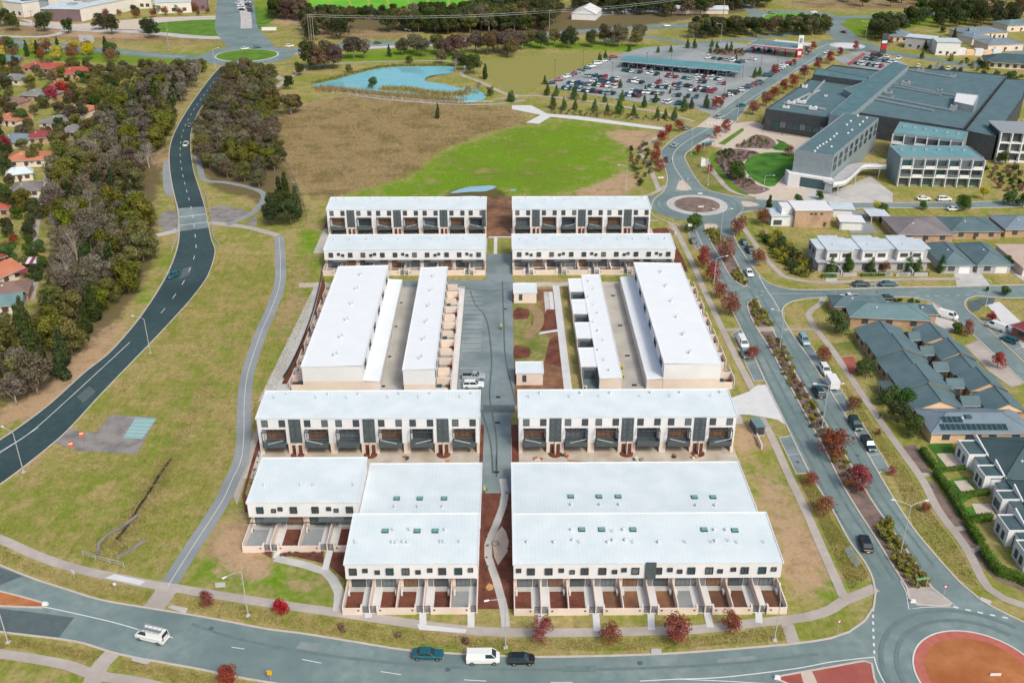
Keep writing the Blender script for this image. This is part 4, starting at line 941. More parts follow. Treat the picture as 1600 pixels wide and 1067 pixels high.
# large front terrace, ten houses
FRX = 1.35; fr_x = lambda zx: (zx - 60) / 1592.0 * 43.1
fr_w = wl_([(fr_x(x), k) for x, k in ((90, 's'), (163, 'b'), (268, 'b'), (343, 's'), (408, 'l'), (482, 'b'), (587, 'b'), (660, 'l'), (715, 's'), (783, 'b'), (918, 'b'), (988, 's'), (1047, 'l'), (1115, 'b'), (1222, 'b'), (1287, 'l'), (1365, 's'), (1433, 'b'), (1537, 'b'), (1605, 's'))])
def loc_sky(pts, x0, y0, z): return [(g(*p, z)[0] - x0, g(*p, z)[1] - y0) for p in pts]
terrace2('large white front terrace of ten courtyard houses, right of the winding garden path', FRX, 124.8, 43.1, 10, 12.0, 6.0, 6.7, 5.2, fr_w, gates=(1, 3, 5, 7, 9), beds='mmmssspssss', dark_panel=22.0,
         sky=loc_sky([(909, 828), (940, 828), (989, 828), (1100, 828), (1148, 829)], FRX, 124.8, 6.4), vents=loc_sky([(824, 848), (866, 848), (893, 830), (895, 845), (905, 848), (950, 848), (957, 832), (958, 845), (974, 830), (977, 845), (989, 848), (1029, 848), (1071, 848), (1112, 848), (1116, 830), (1118, 846), (1134, 830), (1138, 846), (1152, 848), (1194, 848)], FRX, 124.8, 6.3))
def low_wing(label, x0, x1, y0, y1, z, sky=()):
    t = thing('garage_wing', label, 'garage', (x0, y0, 0), 0, 'low garage wings of the white estate')
    W = x1 - x0; D = y1 - y0
    MB().box(0, W, 0, D, 0, z - .2).build('wall', 'wall_white', t)
    rf = roof_slab(t, -.12, W + .12, .1, D + .1, z + .1, z - .15)
    for (x, y) in sky: skylight(rf, x, y, z - .02); whirly(rf, x - .1, y - 2.6, z - .02)
    return t
low_wing('long low white roof behind the large front terrace, with five skylights', FRX, 44.4, 136.95, 157.0, 3.5, loc_sky([(892, 776), (936, 776), (966, 776), (1085, 777), (1114, 777)], FRX, 136.95, 3.5))
fl_x = lambda zx: (zx - 565) / 793.0 * 21.3
fl_w = wl_([(fl_x(x), k) for x, k in ((612, 'b'), (685, 's'), (757, 'l'), (832, 'b'), (927, 'b'), (1001, 'l'), (1072, 's'), (1146, 'b'), (1242, 'b'), (1315, 's'))])
terrace2('white front terrace of five courtyard houses, left of the winding garden path', -25.7, 125.0, 21.3, 5, 12.0, 6.0, 6.7, 5.0, fl_w, gates=(1, 3, 5), beds='mmmmp',
         sky=loc_sky([(602, 830), (652, 830), (680, 830)], -25.7, 125, 6.4), vents=loc_sky([(555, 848), (614, 830), (613, 848), (619, 849), (630, 848), (637, 848), (639, 830), (688, 848), (693, 848), (696, 830), (718, 848)], -25.7, 125, 6.3))
low_wing('low white roof with three skylights between the two courtyard blocks of the front-left terrace', -25.4, -4.4, 137.2, 157.0, 3.5, loc_sky([(620, 779), (656, 779), (694, 779)], -25.4, 137.2, 3.5))
nw_x = lambda zx: (zx - 18) / 610.0 * 19.3
nw_w = wl_([(nw_x(x), k) for x, k in ((85, 'b'), (160, 'l'), (197, 's'), (270, 'b'), (390, 'b'), (465, 's'), (506, 'l'), (580, 'b'))])
terrace2('white block of four courtyard houses beside the mulch and the curved entry path', -45.0, 141.4, 19.3, 4, 13.0, 6.0, 6.5, 6.0, nw_w, gates=(1, 3), beds='pmpm', canopy=True,
         vents=loc_sky([(413, 758), (470, 758), (489, 758), (552, 758)], -45, 141.4, 6.3))
n2 = lambda zx, W: (zx - 38) / 1442.0 * W
def n2w(W, flip=False):
    out = []
    for i in range(5):
        b0 = 98 + i * 287; out += [(n2(b0, W), 'b'), (n2(b0 + 174, W), 'b')]
        a, b_ = (b0 + 69, b0 + 106) if i % 2 == 0 else (b0 + 104, b0 + 70)
        out += [(n2(a, W), 's'), (n2(b_, W), 'l')]
    return wl_(out)
terrace2('two-storey white courtyard terrace behind the two long western blocks', -50.4, 258.9, 45.2, 10, 10.4, 6.0, 6.4, 4.4, n2w(45.2), gates=(1, 3, 5, 7, 9), beds='psmss', canopy=True, vents=[(2 + i * 4.6, 6.5) for i in range(10)], wallh=1.6)
terrace2('two-storey white courtyard terrace behind the notched low block and the eastern block', 2.4, 258.9, 45.7, 10, 10.4, 6.0, 6.4, 4.4, n2w(45.7), gates=(1, 3, 5, 7, 9), beds='smsps', canopy=True, vents=[(2.4 + i * 4.6, 6.5) for i in range(10)], wallh=1.6)

# ------------------------------------------------------------------ long blocks running up the slope
def long_block(label, x0, x1, y0, y1, H, low=None, courts=None, side=1, cw=3.2, group='long white blocks beside the estate lanes'):
    t = thing('terrace_row', label, 'townhouses', (x0, y0, 0), 0, group); W = x1 - x0; L = y1 - y0
    MB().box(0, W, 0, L, 2.7, H - .15).build('wall', 'wall_white', t); MB().box(0.004, W - .004, 0.004, L - .004, 0, 2.7).build('lower_wall', 'wall_cream', t)
    rf = roof_slab(t, -.12, W + .12, -.12, L + .12, H + (.0 if side > 0 else .3), H + (.3 if side > 0 else 0), m='roof_white_y', across=True)
    for k in range(6):
        y = L * (k + .55) / 6.2
        for d in (-.35, .35): vent(rf, W * .5 + d, y + d, H + .12)
        whirly(rf, W * .5, y - .6, H + .12)
    if low:
        a, b_ = low; z = 2.9
        lw = MB().box(min(a, b_), max(a, b_), .1, L - .3, 0, z - .48); lw.build('garage_wall', 'wall_cream', t)
        roof_slab(t, min(a, b_), max(a, b_), 0.0, L - .2, z if a < b_ else z - .25, z - .25 if a < b_ else z, m='roof_white_y', name='garage_roof', across=True)
        n_ = 12
        for k in range(n_):
            y = (k + .5) * (L - .6) / n_
            MB().box(b_ - .03 if a < b_ else b_ - .05, b_ + .05 if a < b_ else b_ + .03, y - 1.9, y + 1.9, .05, 2.3).build('garage_door', 'ac_white', t)
            wx = W if a >= W - .01 else 0.0
            if k % 2 == 0:
                for d in (-.9, .9): window(t, wx, y + 2.2 + d, 3.9, 1.0, 1.5, rz=R(90) if wx > 0 else R(-90), dep=.12)
    if courts:
        wx, out = courts; n_ = 12; u = L / n_
        s_ = 1 if out > wx else -1
        for k in range(n_ + 1):
            y = min(max(k * u, .1), L - .1)
            d = out if k % 2 else wx + (out - wx) * .8
            MB().box(min(wx, d), max(wx, d), y - .09, y + .09, 0, 1.8).build('dividing_wall', 'wall_cream', t)
        for k in range(n_):
            y = k * u; full = k % 3 != 1
            MB().box(out - .09, out + .09, y + (.12 if k % 2 else 1.4), y + u - (1.4 if k % 2 else .12), 0, 1.8).build('front_wall', 'wall_cream', t)
            MB().box(min(wx, out), max(wx, out), y + .1, y + u - .1, 0, .09).build('court_paving', 'shared_path' if full else 'paver_warm', t)
            q = wx + (out - wx) * .55
            MB().box(min(q, out) + .1, max(q, out) - .1, y + .3 if k % 2 else y + u - 1.8, y + 1.8 if k % 2 else y + u - .3, .09, .16).build('garden_bed', 'mulch', t)
            window(t, wx, y + u / 2, .1, 2.4, 2.2, rz=R(90) if s_ > 0 else R(-90), dep=.06, bars=2, name='sliding_door')
            window(t, wx, y + u * .3, 3.9, 1.1, 1.3, rz=R(90) if s_ > 0 else R(-90), dep=.12)
            ac_unit(t, wx + s_ * .6, y + .6, .09)
            if k in (0, 5, 9): MB().box(wx + s_ * .3 if s_ > 0 else wx - 1.3, wx + 1.3 if s_ > 0 else wx - .3, y + 1.2, y + 2.0, .09, 1.7).build('screen', 'glass_teal', t)
    return t
long_block('wide long white block nearest the curved mulch strip and grassy verge', -44.2, -31.0, 190, 245.4, 6.5, low=(13.2, 16.8), courts=(0.0, -3.4), side=1)
long_block('narrow long white block facing the estate car bays', -22.0, -15.1, 188.4, 244.3, 6.5, courts=(6.9, 10.2), side=1)
long_block('wide long white block facing the dual carriageway, with stepped courtyards', 35.0, 47.5, 190.4, 246.8, 6.5, low=(0.0, -3.6), courts=(12.5, 16.2), side=-1)
# low block with four dark light-courts cut into its western edge
t = thing('courtyard_block', 'single-storey white block with four dark light-courts cut into one edge', 'townhouses', (17.3, 190, 0))
W, L, H = 8.5, 56.5, 3.3
cuts = [(-.1, 5.4), (14.2, 19.4), (27.6, 32.8), (41.0, 46.2)]
segs = [(5.4, 14.2), (19.4, 27.6), (32.8, 41.0), (46.2, 54.2)]
q = MB(); q.box(3.6, W, 0, L, 0, H - .18)
for a, b_ in segs: q.box(0, 3.6, a, b_, 0, H - .18)
q.build('wall', 'wall_cream', t)
roof_slab(t, 3.6, W + .12, -.1, L + .1, H, H + .12, m='roof_white_y', across=True)
for a, b_ in segs: roof_slab(t, -.12, 3.55, a, b_, H - .06, H, m='roof_white_y', across=True)
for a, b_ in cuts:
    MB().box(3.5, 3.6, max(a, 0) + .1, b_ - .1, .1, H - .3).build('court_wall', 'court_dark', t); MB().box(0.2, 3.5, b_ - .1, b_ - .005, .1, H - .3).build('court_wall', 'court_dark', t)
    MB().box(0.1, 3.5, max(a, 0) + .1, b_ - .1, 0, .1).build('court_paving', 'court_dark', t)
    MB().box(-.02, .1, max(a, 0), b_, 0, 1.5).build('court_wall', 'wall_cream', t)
    window(t, 1.8, b_ - .1, .2, 2.2, 2.1, dep=.06, bars=1, name='sliding_door')
    ac_unit(t, .6, max(a, 0) + .8, .1)
for k in range(11): (vent if k % 2 else whirly)(t, 6.0 - (k % 3) * .8, 3 + k * 4.9, H + .05)
# cabins by the park lawn
def cabin(label, x0, x1, y0, y1, h):
    t = thing('service_cabin', label, 'cabin', (x0, y0, 0)); W = x1 - x0; D = y1 - y0
    MB().box(0, W, 0, D, 0, h - .15).build('wall', 'wall_cream', t); roof_slab(t, -.15, W + .15, -.15, D + .15, h, h + .2)
    window(t, W * .3, 0, .9 if W > 5 else .3, 1.9 if W < 5.6 else .9, .9 if W < 5.6 else 1.7, dep=.08); MB().box(-.06, 0, .8, 1.8, .05, 2.1).build('door', 'frame_dark', t)
a = g(803, 474); b_ = g(838, 474); cabin('small white-roofed cabin at the far end of the park lawn', a[0], b_[0], a[1], a[1] + 5.2, 3.1)
a = g(807, 602); b_ = g(848, 600); cabin('small white-roofed cabin at the near end of the park lawn', a[0], b_[0], a[1], a[1] + 4.6, 3.2)
# ------------------------------------------------------------------ plants
def leaf_mat(name, c1, c2, rnd=1.0, sc=0.9):
    m = mat(name, c1, c2, sc, 0.75, world=False, rnd=rnd, spec=0.2, detail=3, lo=.38, hi=.62)
    return m
leaf_mat('leaf_gum', S(82, 80, 52), S(118, 112, 78)); leaf_mat('leaf_gum_brown', S(88, 72, 58), S(122, 102, 84)); leaf_mat('leaf_olive', S(84, 88, 38), S(118, 118, 60), .7)
leaf_mat('leaf_dark', S(54, 66, 36), S(80, 92, 50), .8); leaf_mat('leaf_red', S(128, 56, 52), S(166, 92, 80), .42); leaf_mat('leaf_rust', S(116, 92, 72), S(146, 120, 94), .4); leaf_mat('leaf_bronze', S(122, 76, 58), S(152, 102, 76), .4)
leaf_mat('leaf_pear', S(60, 88, 42), S(88, 116, 56), .5); leaf_mat('leaf_yellow', S(176, 170, 50), S(200, 190, 70), .3); leaf_mat('leaf_shrub', S(112, 114, 44), S(152, 148, 66), .4)
leaf_mat('leaf_hedge', S(70, 98, 34), S(98, 128, 48), .2); leaf_mat('leaf_grey', S(92, 88, 74), S(126, 120, 102), .8); leaf_mat('leaf_reed', S(142, 132, 88), S(170, 158, 110), .3); leaf_mat('leaf_crimson', S(150, 30, 44), S(178, 48, 56), .3)
mat('bark', S(120, 108, 96), S(150, 138, 124), 2.0, 0.9, 0.3, world=False); mat('bark_pale', S(190, 182, 170), S(160, 150, 138), 2.0, 0.9, world=False)

def leaves_mesh(name, blobs, count, size, m, seed, flat=0.0, inner=0.35, up=0.25):
    """many small leaf faces over the shells of the given blobs (x, y, z, rx, rz)"""
    rng_ = np.random.RandomState(seed)
    B = np.array(blobs, float); w = (B[:, 3] ** 2); w /= w.sum()
    bi = rng_.choice(len(B), count, p=w); b_ = B[bi]
    d = rng_.normal(size=(count, 3)); d[:, 2] += up; d /= np.linalg.norm(d, axis=1, keepdims=True)
    rad = 1.0 - inner * rng_.rand(count) ** 2
    lump = 1 + 0.12 * np.sin(d[:, 0] * 7 + bi) * np.cos(d[:, 1] * 6 + 2 * bi)
    p = b_[:, :3] + d * np.stack([b_[:, 3], b_[:, 3], b_[:, 4]], 1) * (rad * lump)[:, None]
    nrm = d + rng_.normal(size=(count, 3)) * 0.55; nrm[:, 2] += flat; nrm /= np.linalg.norm(nrm, axis=1, keepdims=True)
    a = np.cross(nrm, rng_.normal(size=(count, 3))); a /= np.linalg.norm(a, axis=1, keepdims=True) + 1e-9; c = np.cross(nrm, a)
    s_ = size * (0.6 + 0.8 * rng_.rand(count))[:, None]
    V = np.stack([p - a * s_, p + c * s_ * .6, p + a * s_, p - c * s_ * .6], 1).reshape(-1, 3)
    me = bpy.data.meshes.new(name); n4 = count * 4
    me.vertices.add(n4); me.vertices.foreach_set('co', V.astype(np.float32).ravel())
    me.loops.add(n4); me.loops.foreach_set('vertex_index', np.arange(n4, dtype=np.int32))
    me.polygons.add(count); me.polygons.foreach_set('loop_start', np.arange(0, n4, 4, dtype=np.int32)); me.update(calc_edges=True)
    me.materials.append(M(m)); return me
def trunk_mesh(blobs, h, r, m, seed, limbs=5):
    rr = random.Random(seed); mb = MB(); lean = (rr.uniform(-.3, .3), rr.uniform(-.3, .3))
    top = (lean[0], lean[1], h * .72)
    mb.tube([(0, 0, -.1), (lean[0] * .2, lean[1] * .2, h * .2), (lean[0] * .6, lean[1] * .6, h * .45), top], [r * 1.25, r, r * .75, r * .35], 6)
    for b_ in rr.sample(list(blobs), min(limbs, len(blobs))):
        z0 = h * rr.uniform(.2, .45); t_ = z0 / (h * .72)
        s_ = (lean[0] * t_, lean[1] * t_, z0)
        mb.tube([s_, ((s_[0] + b_[0]) / 2, (s_[1] + b_[1]) / 2, (s_[2] + b_[2]) / 2 - .2), tuple(b_[:3])], [r * .5, r * .32, r * .1], 5)
    return mb.mesh('trunk', m, True)
def blobs_round(seed, h, w, n_, base=.35, rb=(.28, .42), squash=.8):
    rr = random.Random(seed); out = []
    for k in range(n_):
        a = rr.uniform(0, 2 * math.pi); q = math.sqrt(rr.random()); zc = rr.random()
        rad = w / 2 * (.72 * q) * (1 - .45 * zc ** 2)
        r_ = rr.uniform(*rb) * w / 2
        z = h * (base + (1 - base) * (.12 + .72 * zc)); out.append((rad * math.cos(a), rad * math.sin(a), z, r_, r_ * squash))
    return out
def blobs_cone(seed, h, w, n_, base=.12):
    rr = random.Random(seed); out = []
    for k in range(n_):
        t_ = (k + .5) / n_; a = rr.uniform(0, 2 * math.pi); half = w / 2 * (1 - t_) ** .6
        r_ = max(.22 * w / 2, half * rr.uniform(.5, .7)); q = max(0, half - r_) * rr.random() ** .5
        out.append((q * math.cos(a), q * math.sin(a), h * (base + (1 - base) * t_ * .95), r_, r_ * 1.1))
    return out
PROTO = {}
def proto(kind, variants):
    PROTO[kind] = variants
def mkround(kind, m, bark, nvar, h, w, nb, cnt, size, base=.3, rb=(.3, .46), r=.2, limbs=5, seed0=0, squash=.8):
    vs_ = []
    for v in range(nvar):
        s_ = seed0 + v * 13 + sum(map(ord, kind)); b_ = blobs_round(s_, h, w, nb, base, rb, squash)
        vs_.append((leaves_mesh('crown', b_, cnt, size, m, s_), trunk_mesh(b_, h, r, bark, s_, limbs), h))
    PROTO[kind] = vs_
def mkcone(kind, m, bark, nvar, h, w, nb, cnt, size, base=.12, r=.13):
    vs_ = []
    for v in range(nvar):
        s_ = v * 17 + sum(map(ord, kind)); b_ = blobs_cone(s_, h, w, nb, base)
        vs_.append((leaves_mesh('crown', b_, cnt, size, m, s_), trunk_mesh(b_, h, r, bark, s_, 3), h))
    PROTO[kind] = vs_
mkround('gum', 'leaf_gum', 'bark_pale', 4, 8.5, 8.2, 22, 4600, .23, rb=(.26, .4))
mkround('gum_brown', 'leaf_gum_brown', 'bark', 4, 8.0, 8.0, 20, 4200, .22, rb=(.26, .4))
mkround('gum_grey', 'leaf_grey', 'bark_pale', 3, 8.0, 7.6, 18, 3400, .22, rb=(.26, .4))
mkround('wattle', 'leaf_olive', 'bark', 3, 7.0, 6.8, 18, 3600, .22, base=.16, rb=(.28, .42))
mkcone('casuarina', 'leaf_dark', 'bark', 3, 10.0, 5.2, 12, 2600, .26)
mkround('darkgum', 'leaf_dark', 'bark', 3, 8.5, 7.8, 20, 3800, .23, base=.18, rb=(.28, .42))
mkround('maple', 'leaf_red', 'bark', 4, 5.2, 4.8, 24, 1900, .14, base=.16, r=.1, rb=(.26, .44))
mkround('bronze', 'leaf_bronze', 'bark', 3, 5.2, 4.9, 24, 2000, .14, base=.14, r=.1, rb=(.26, .44))
mkround('crimson', 'leaf_crimson', 'bark', 2, 4.5, 4.0, 16, 1800, .14, base=.16, r=.09, rb=(.34, .5))
mkcone('pear', 'leaf_pear', 'bark', 3, 6.5, 4.8, 12, 2200, .17, base=.14)
mkround('yellow', 'leaf_yellow', 'bark', 2, 5.0, 4.6, 14, 1800, .16, base=.15, r=.1, rb=(.34, .5))
mkround('garden', 'leaf_pear', 'bark', 3, 5.0, 5.0, 16, 2600, .17, base=.1, r=.12, rb=(.34, .5))
vs_ = []
for v in range(2):   # bare winter trees: branches only, with a haze of twigs
    b_ = blobs_round(900 + v, 7.5, 6.0, 26, .4, (.12, .2)); rr = random.Random(v)
    mb = MB(); mb.tube([(0, 0, -.1), (.1, 0, 1.5), (.2, .1, 4.5)], [.2, .16, .07], 6)
    for q in b_:
        z0 = rr.uniform(1.2, 3.8); mb.tube([(.1, .05, z0), (q[0] * .5, q[1] * .5, (z0 + q[2]) / 2 + .2), q[:3]], [.09, .055, .02], 4)
        for _ in range(5):
            e = (q[0] + rr.uniform(-.9, .9), q[1] + rr.uniform(-.9, .9), q[2] + rr.uniform(-.2, 1.0)); mb.tube([(q[0] * .8, q[1] * .8, q[2] * .9), e], [.035, .012], 3, cap=False)
    vs_.append((leaves_mesh('crown', b_, 500, .14, 'leaf_grey', 77 + v), mb.mesh('trunk', 'bark_pale'), 7.5))
PROTO['bare'] = vs_
KIND_WORDS = {'gum': 'grey-green gum tree', 'gum_brown': 'purplish brown gum tree', 'gum_grey': 'pale grey gum tree', 'wattle': 'olive wattle tree', 'casuarina': 'tall dark she-oak', 'darkgum': 'dark green gum tree', 'maple': 'red-leaved maple',
              'bronze': 'bronze-leaved tree', 'crimson': 'bright crimson tree', 'pear': 'dark green cone-shaped tree', 'yellow': 'yellow-leaved tree', 'garden': 'round green garden tree', 'bare': 'nearly bare pale tree'}
TREE_NAMES = {'gum': 'gum_tree', 'gum_brown': 'brown_gum_tree', 'gum_grey': 'grey_gum_tree', 'wattle': 'wattle_tree', 'casuarina': 'she_oak', 'darkgum': 'dark_gum_tree', 'maple': 'maple_tree', 'bronze': 'bronze_tree', 'crimson': 'crimson_tree', 'pear': 'pear_tree', 'yellow': 'yellow_tree', 'garden': 'garden_tree', 'bare': 'bare_tree'}
def tree(kind, xy, h, label, group=None, wf=1.0, rr=random):
    v = rr.choice(PROTO[kind]); s_ = h / v[2]
    t = thing(TREE_NAMES[kind], label, 'tree', (xy[0], xy[1], 0), rr.uniform(0, 6.28), group, (s_ * wf * rr.uniform(.92, 1.1), s_ * wf * rr.uniform(.92, 1.1), s_))
    put('trunk', v[1], t); put('crown', v[0], t)
    return t
def in_poly(p, poly):
    x, y = p; c = False; n_ = len(poly)
    for i in range(n_):
        x0, y0 = poly[i]; x1, y1 = poly[(i + 1) % n_]
        if (y0 > y) != (y1 > y) and x < (x1 - x0) * (y - y0) / (y1 - y0) + x0: c = not c
    return c
def poisson(poly, r, seed, tries=9000, most=400):
    rr = random.Random(seed); xs = [p[0] for p in poly]; ys = [p[1] for p in poly]; out = []
    for _ in range(tries):
        p = (rr.uniform(min(xs), max(xs)), rr.uniform(min(ys), max(ys)))
        if in_poly(p, poly) and all((p[0] - q[0]) ** 2 + (p[1] - q[1]) ** 2 > r * r for q in out):
            out.append(p)
            if len(out) >= most: break
    return out
def part_of(p, pl):
    xs = sorted(q[0] for q in pl); ys = sorted(q[1] for q in pl); n_ = len(pl)
    if n_ < 8: return ''
    return ', ' + ('near' if p[1] < ys[n_ // 2] else 'far') + ' side, ' + ('left' if p[0] < xs[n_ // 3] else 'middle' if p[0] < xs[2 * n_ // 3] else 'right')
def wood(pts_px, r, seed, kinds, hr, where, group, most=400, wf=1.0, world=False):
    rr = random.Random(seed); names = [k for k, w in kinds for _ in range(w)]
    pl = poisson(pts_px if world else gl(pts_px), r, seed, most=most)
    for p in pl:
        # kinds drift in patches, as in the wood
        q = mnoise.noise(Vector((p[0] * .035, p[1] * .035, seed))) * .5 + .5
        k = names[min(len(names) - 1, max(0, int((q * .65 + rr.random() * .35) * len(names))))]
        tree(k, p, rr.uniform(*hr) * (1.15 if k == 'casuarina' else 1), KIND_WORDS[k] + ' ' + (where(p) if callable(where) else where + part_of(p, pl)), group, wf, rr)
    return len(pl)
ROADL = smooth(gl([(344, 105), (307, 151), (273, 207), (265, 262), (280, 365), (264, 423), (206, 512), (131, 583), (26, 670), (-60, 725)]), step=4)
def near_road(p):
    d = min(math.dist(p, q) for q in ROADL)
    return 'roadside' if d < 12 else 'second-row' if d < 22 else 'inner' if d < 38 else 'outer'
def west_where(p):
    y = p[1]
    return 'of the ' + near_road(p) + ' west wood, ' + ('at its far tip' if y > 440 else 'opposite the brown field' if y > 370 else 'level with the rear terraces' if y > 300 else 'above the road threshold' if y > 262 else 'level with the road threshold' if y > 225 else 'by the upper street lamp' if y > 190 else 'at its near end')
def mid_where(p):
    y = p[1]
    return 'of the ' + near_road(p) + ' wood beside the brown field, ' + ('far end' if y > 430 else 'upper part' if y > 380 else 'middle part' if y > 335 else 'lower part' if y > 300 else 'near end')
wood([(318, 112), (300, 140), (268, 185), (255, 225), (238, 262), (215, 300), (205, 325), (238, 372), (232, 405), (205, 455), (180, 492), (140, 545), (110, 590), (60, 625), (0, 640), (-60, 660), (-60, 545), (0, 525), (50, 500), (88, 460), (98, 400), (82, 350), (85, 300), (112, 262), (150, 222), (180, 180), (215, 155), (255, 125)],
     5.0, 3, [('gum_brown', 3), ('gum', 3), ('casuarina', 2), ('wattle', 3), ('gum_grey', 3), ('bare', 2), ('gum_brown', 2), ('darkgum', 2), ('gum', 1)], (6.8, 10.4), west_where, 'trees of the western wood', 300)
wood([(372, 107), (422, 120), (432, 160), (428, 200), (438, 245), (445, 262), (425, 270), (405, 296), (360, 285), (335, 278), (316, 262), (309, 235), (311, 208), (333, 168), (352, 132)],
     5.4, 4, [('gum_brown', 3), ('gum', 3), ('gum_grey', 2), ('gum', 3), ('wattle', 2), ('gum_brown', 3), ('gum_grey', 1)], (6.0, 9.0), mid_where, 'trees of the roadside wood', 150)
for p, k, h in (((440, 330), 'casuarina', 12), ((425, 352), 'darkgum', 8), ((455, 352), 'darkgum', 9), ((465, 340), 'casuarina', 11), ((448, 318), 'casuarina', 11), ((432, 338), 'darkgum', 8.5)):
    tree(k, g(*p), h, KIND_WORDS[k] + ' in the dark clump at the corner of the white estate', 'trees of the dark clump')
wood([(480, 30), (600, 33), (700, 33), (760, 34), (760, 28), (600, 26), (480, 24)], 6.5, 5, [('darkgum', 3), ('gum', 1)], (7, 9), 'in the windbreak below the sports field', 'trees of the windbreak', 100)
wood([(600, 50), (700, 54), (800, 50), (860, 48), (870, 22), (800, 18), (700, 34), (640, 40)], 7.5, 6, [('gum', 3), ('darkgum', 3), ('gum_grey', 2)], (11, 15), 'in the wood beside the white marquee', 'trees beyond the main road', 150)
wood([(430, 16), (470, 18), (470, 34), (430, 30)], 8, 7, [('gum_brown', 2), ('darkgum', 2)], (12, 15), 'above the far left roundabout', 'trees above the far roundabout', 14)
wood([(470, 66), (540, 62), (545, 44), (475, 46)], 11, 8, [('darkgum', 2), ('gum', 2)], (11, 15), 'beside the twin power poles', 'trees by the power poles', 14)
wood([(645, 84), (800, 80), (812, 92), (760, 88), (660, 90)], 8.5, 9, [('gum', 2), ('gum_brown', 2), ('gum_grey', 1)], (10, 13), 'in the roadside strip behind the pond', 'trees behind the pond', 36)
wood([(815, 80), (940, 76), (1000, 74), (1000, 66), (900, 70), (815, 72)], 9, 10, [('gum', 2), ('darkgum', 2)], (9, 12), 'between the main road and the car park', 'trees behind the car park', 28)
wood([(1080, 62), (1190, 58), (1250, 56), (1290, 58), (1290, 48), (1180, 48), (1090, 52)], 7, 11, [('gum', 3), ('darkgum', 2), ('wattle', 1)], (9, 12), 'below the far grass roundabout', 'trees below the far roundabout', 60)
wood([(900, 20), (1060, 28), (1200, 12), (1200, 2), (1000, 6), (900, 6)], 9, 12, [('gum', 3), ('darkgum', 2), ('gum_grey', 2)], (11, 14), 'on the skyline ridge beyond the caravan yard', 'trees on the far ridge', 130)
wood([(1355, 62), (1385, 66), (1410, 50), (1370, 44)], 8, 13, [('darkgum', 1)], (10, 13), 'behind the white corner townhouses', 'trees behind the corner townhouses', 10)
wood([(1420, 44), (1560, 42), (1600, 38), (1600, 24), (1500, 22), (1430, 30)], 9.5, 14, [('gum_brown', 2), ('darkgum', 3), ('gum', 2)], (10, 14), 'in the belt at the far upper right', 'trees of the far right belt', 60)
wood([(1320, 12), (1600, 16), (1600, 2), (1320, 0)], 16, 15, [('darkgum', 3), ('gum', 2)], (10, 14), 'beyond the far right highway', 'trees beyond the far right highway', 30)
wood([(0, 92), (60, 96), (160, 98), (190, 100), (180, 86), (60, 84), (0, 82)], 8, 16, [('garden', 2), ('yellow', 1), ('bronze', 1), ('casuarina', 2), ('garden', 2)], (7, 10), 'above the red-roofed houses', 'trees behind the red-roofed houses', 30)
wood([(0, 48), (240, 60), (230, 50), (120, 46), (60, 40), (0, 38)], 17, 17, [('darkgum', 2), ('casuarina', 1)], (9, 13), 'on the grass below the school', 'trees below the school', 12)
wood([(40, 30), (80, 34), (170, 30), (330, 26), (330, 18), (200, 20), (100, 26)], 9, 18, [('yellow', 1), ('bronze', 1), ('garden', 2)], (4, 7), 'against the school front', 'trees against the school', 22)
wood([(180, 112), (240, 112), (230, 150), (150, 215), (120, 240), (95, 265), (90, 230), (130, 170), (150, 130)], 7.5, 19, [('garden', 2), ('gum', 2), ('wattle', 2), ('darkgum', 2), ('gum_brown', 1)], (6, 9), 'at the wood edge by the houses', 'trees at the wood edge', 40)
for p, k, h in (((98, 150), 'crimson', 7), ((82, 160), 'crimson', 7), ((112, 158), 'bronze', 6), ((35, 195), 'garden', 7), ((70, 170), 'garden', 6), ((30, 125), 'wattle', 7), ((12, 140), 'garden', 7), ((95, 120), 'bronze', 6), ((50, 135), 'yellow', 6),
                ((10, 235), 'maple', 6), ((40, 215), 'darkgum', 6), ((20, 180), 'garden', 6), ((5, 105), 'garden', 7), ((120, 115), 'wattle', 7), ((130, 130), 'garden', 7), ((15, 330), 'darkgum', 8), ((40, 330), 'wattle', 8), ((5, 315), 'garden', 7), ((45, 400), 'garden', 4), ((70, 420), 'garden', 4), ((25, 385), 'maple', 4), ((60, 440), 'garden', 3.5), ((10, 395), 'bronze', 4), ((0, 250), 'darkgum', 7), ((60, 258), 'garden', 4)):
    tree(k, g(*p), h, KIND_WORDS[k] + ' in the gardens of the red-roofed houses', 'garden trees of the red-roofed houses')
wood([(0, 100), (150, 104), (200, 112), (150, 160), (110, 215), (80, 270), (0, 300), (-80, 300), (-80, 100)], 8.2, 23, [('garden', 3), ('wattle', 2), ('gum', 2), ('darkgum', 2), ('bronze', 1), ('garden', 1)], (4.5, 7.2), 'between the roofs of the western suburb', 'trees between the western roofs', 85)
wood([(0, 330), (60, 330), (75, 400), (60, 440), (0, 420), (-60, 420), (-60, 330)], 6.0, 24, [('garden', 2), ('darkgum', 2), ('bronze', 1)], (3.5, 6), 'round the orange roof with the striped pergola', 'trees round the orange roof', 24)
def trees_at(lst, where, group, kind=None):
    """single trees: the label says its place along the row"""
    for i, q in enumerate(lst):
        k = q[2] if len(q) > 3 else kind; h = q[-1]
        tree(k, g(q[0], q[1]), h * (1.0 if k in ('maple', 'bronze', 'crimson') else 1.12), f'{KIND_WORDS[k]}, {ORD[i]} {where}', group)
trees_at([(325, 946, 'maple', 3.0), (440, 962, 'crimson', 3.2), (847, 1002, 'maple', 4.8), (953, 1003, 'bronze', 4.0), (1054, 1000, 'maple', 5.4), (1141, 988, 'maple', 4.3)], 'from the left on the verge along the bottom road', 'trees along the bottom road')
tree('maple', g(358, 1072), 4.0, 'red-leaved maple at the bottom edge, on the near side of the road')
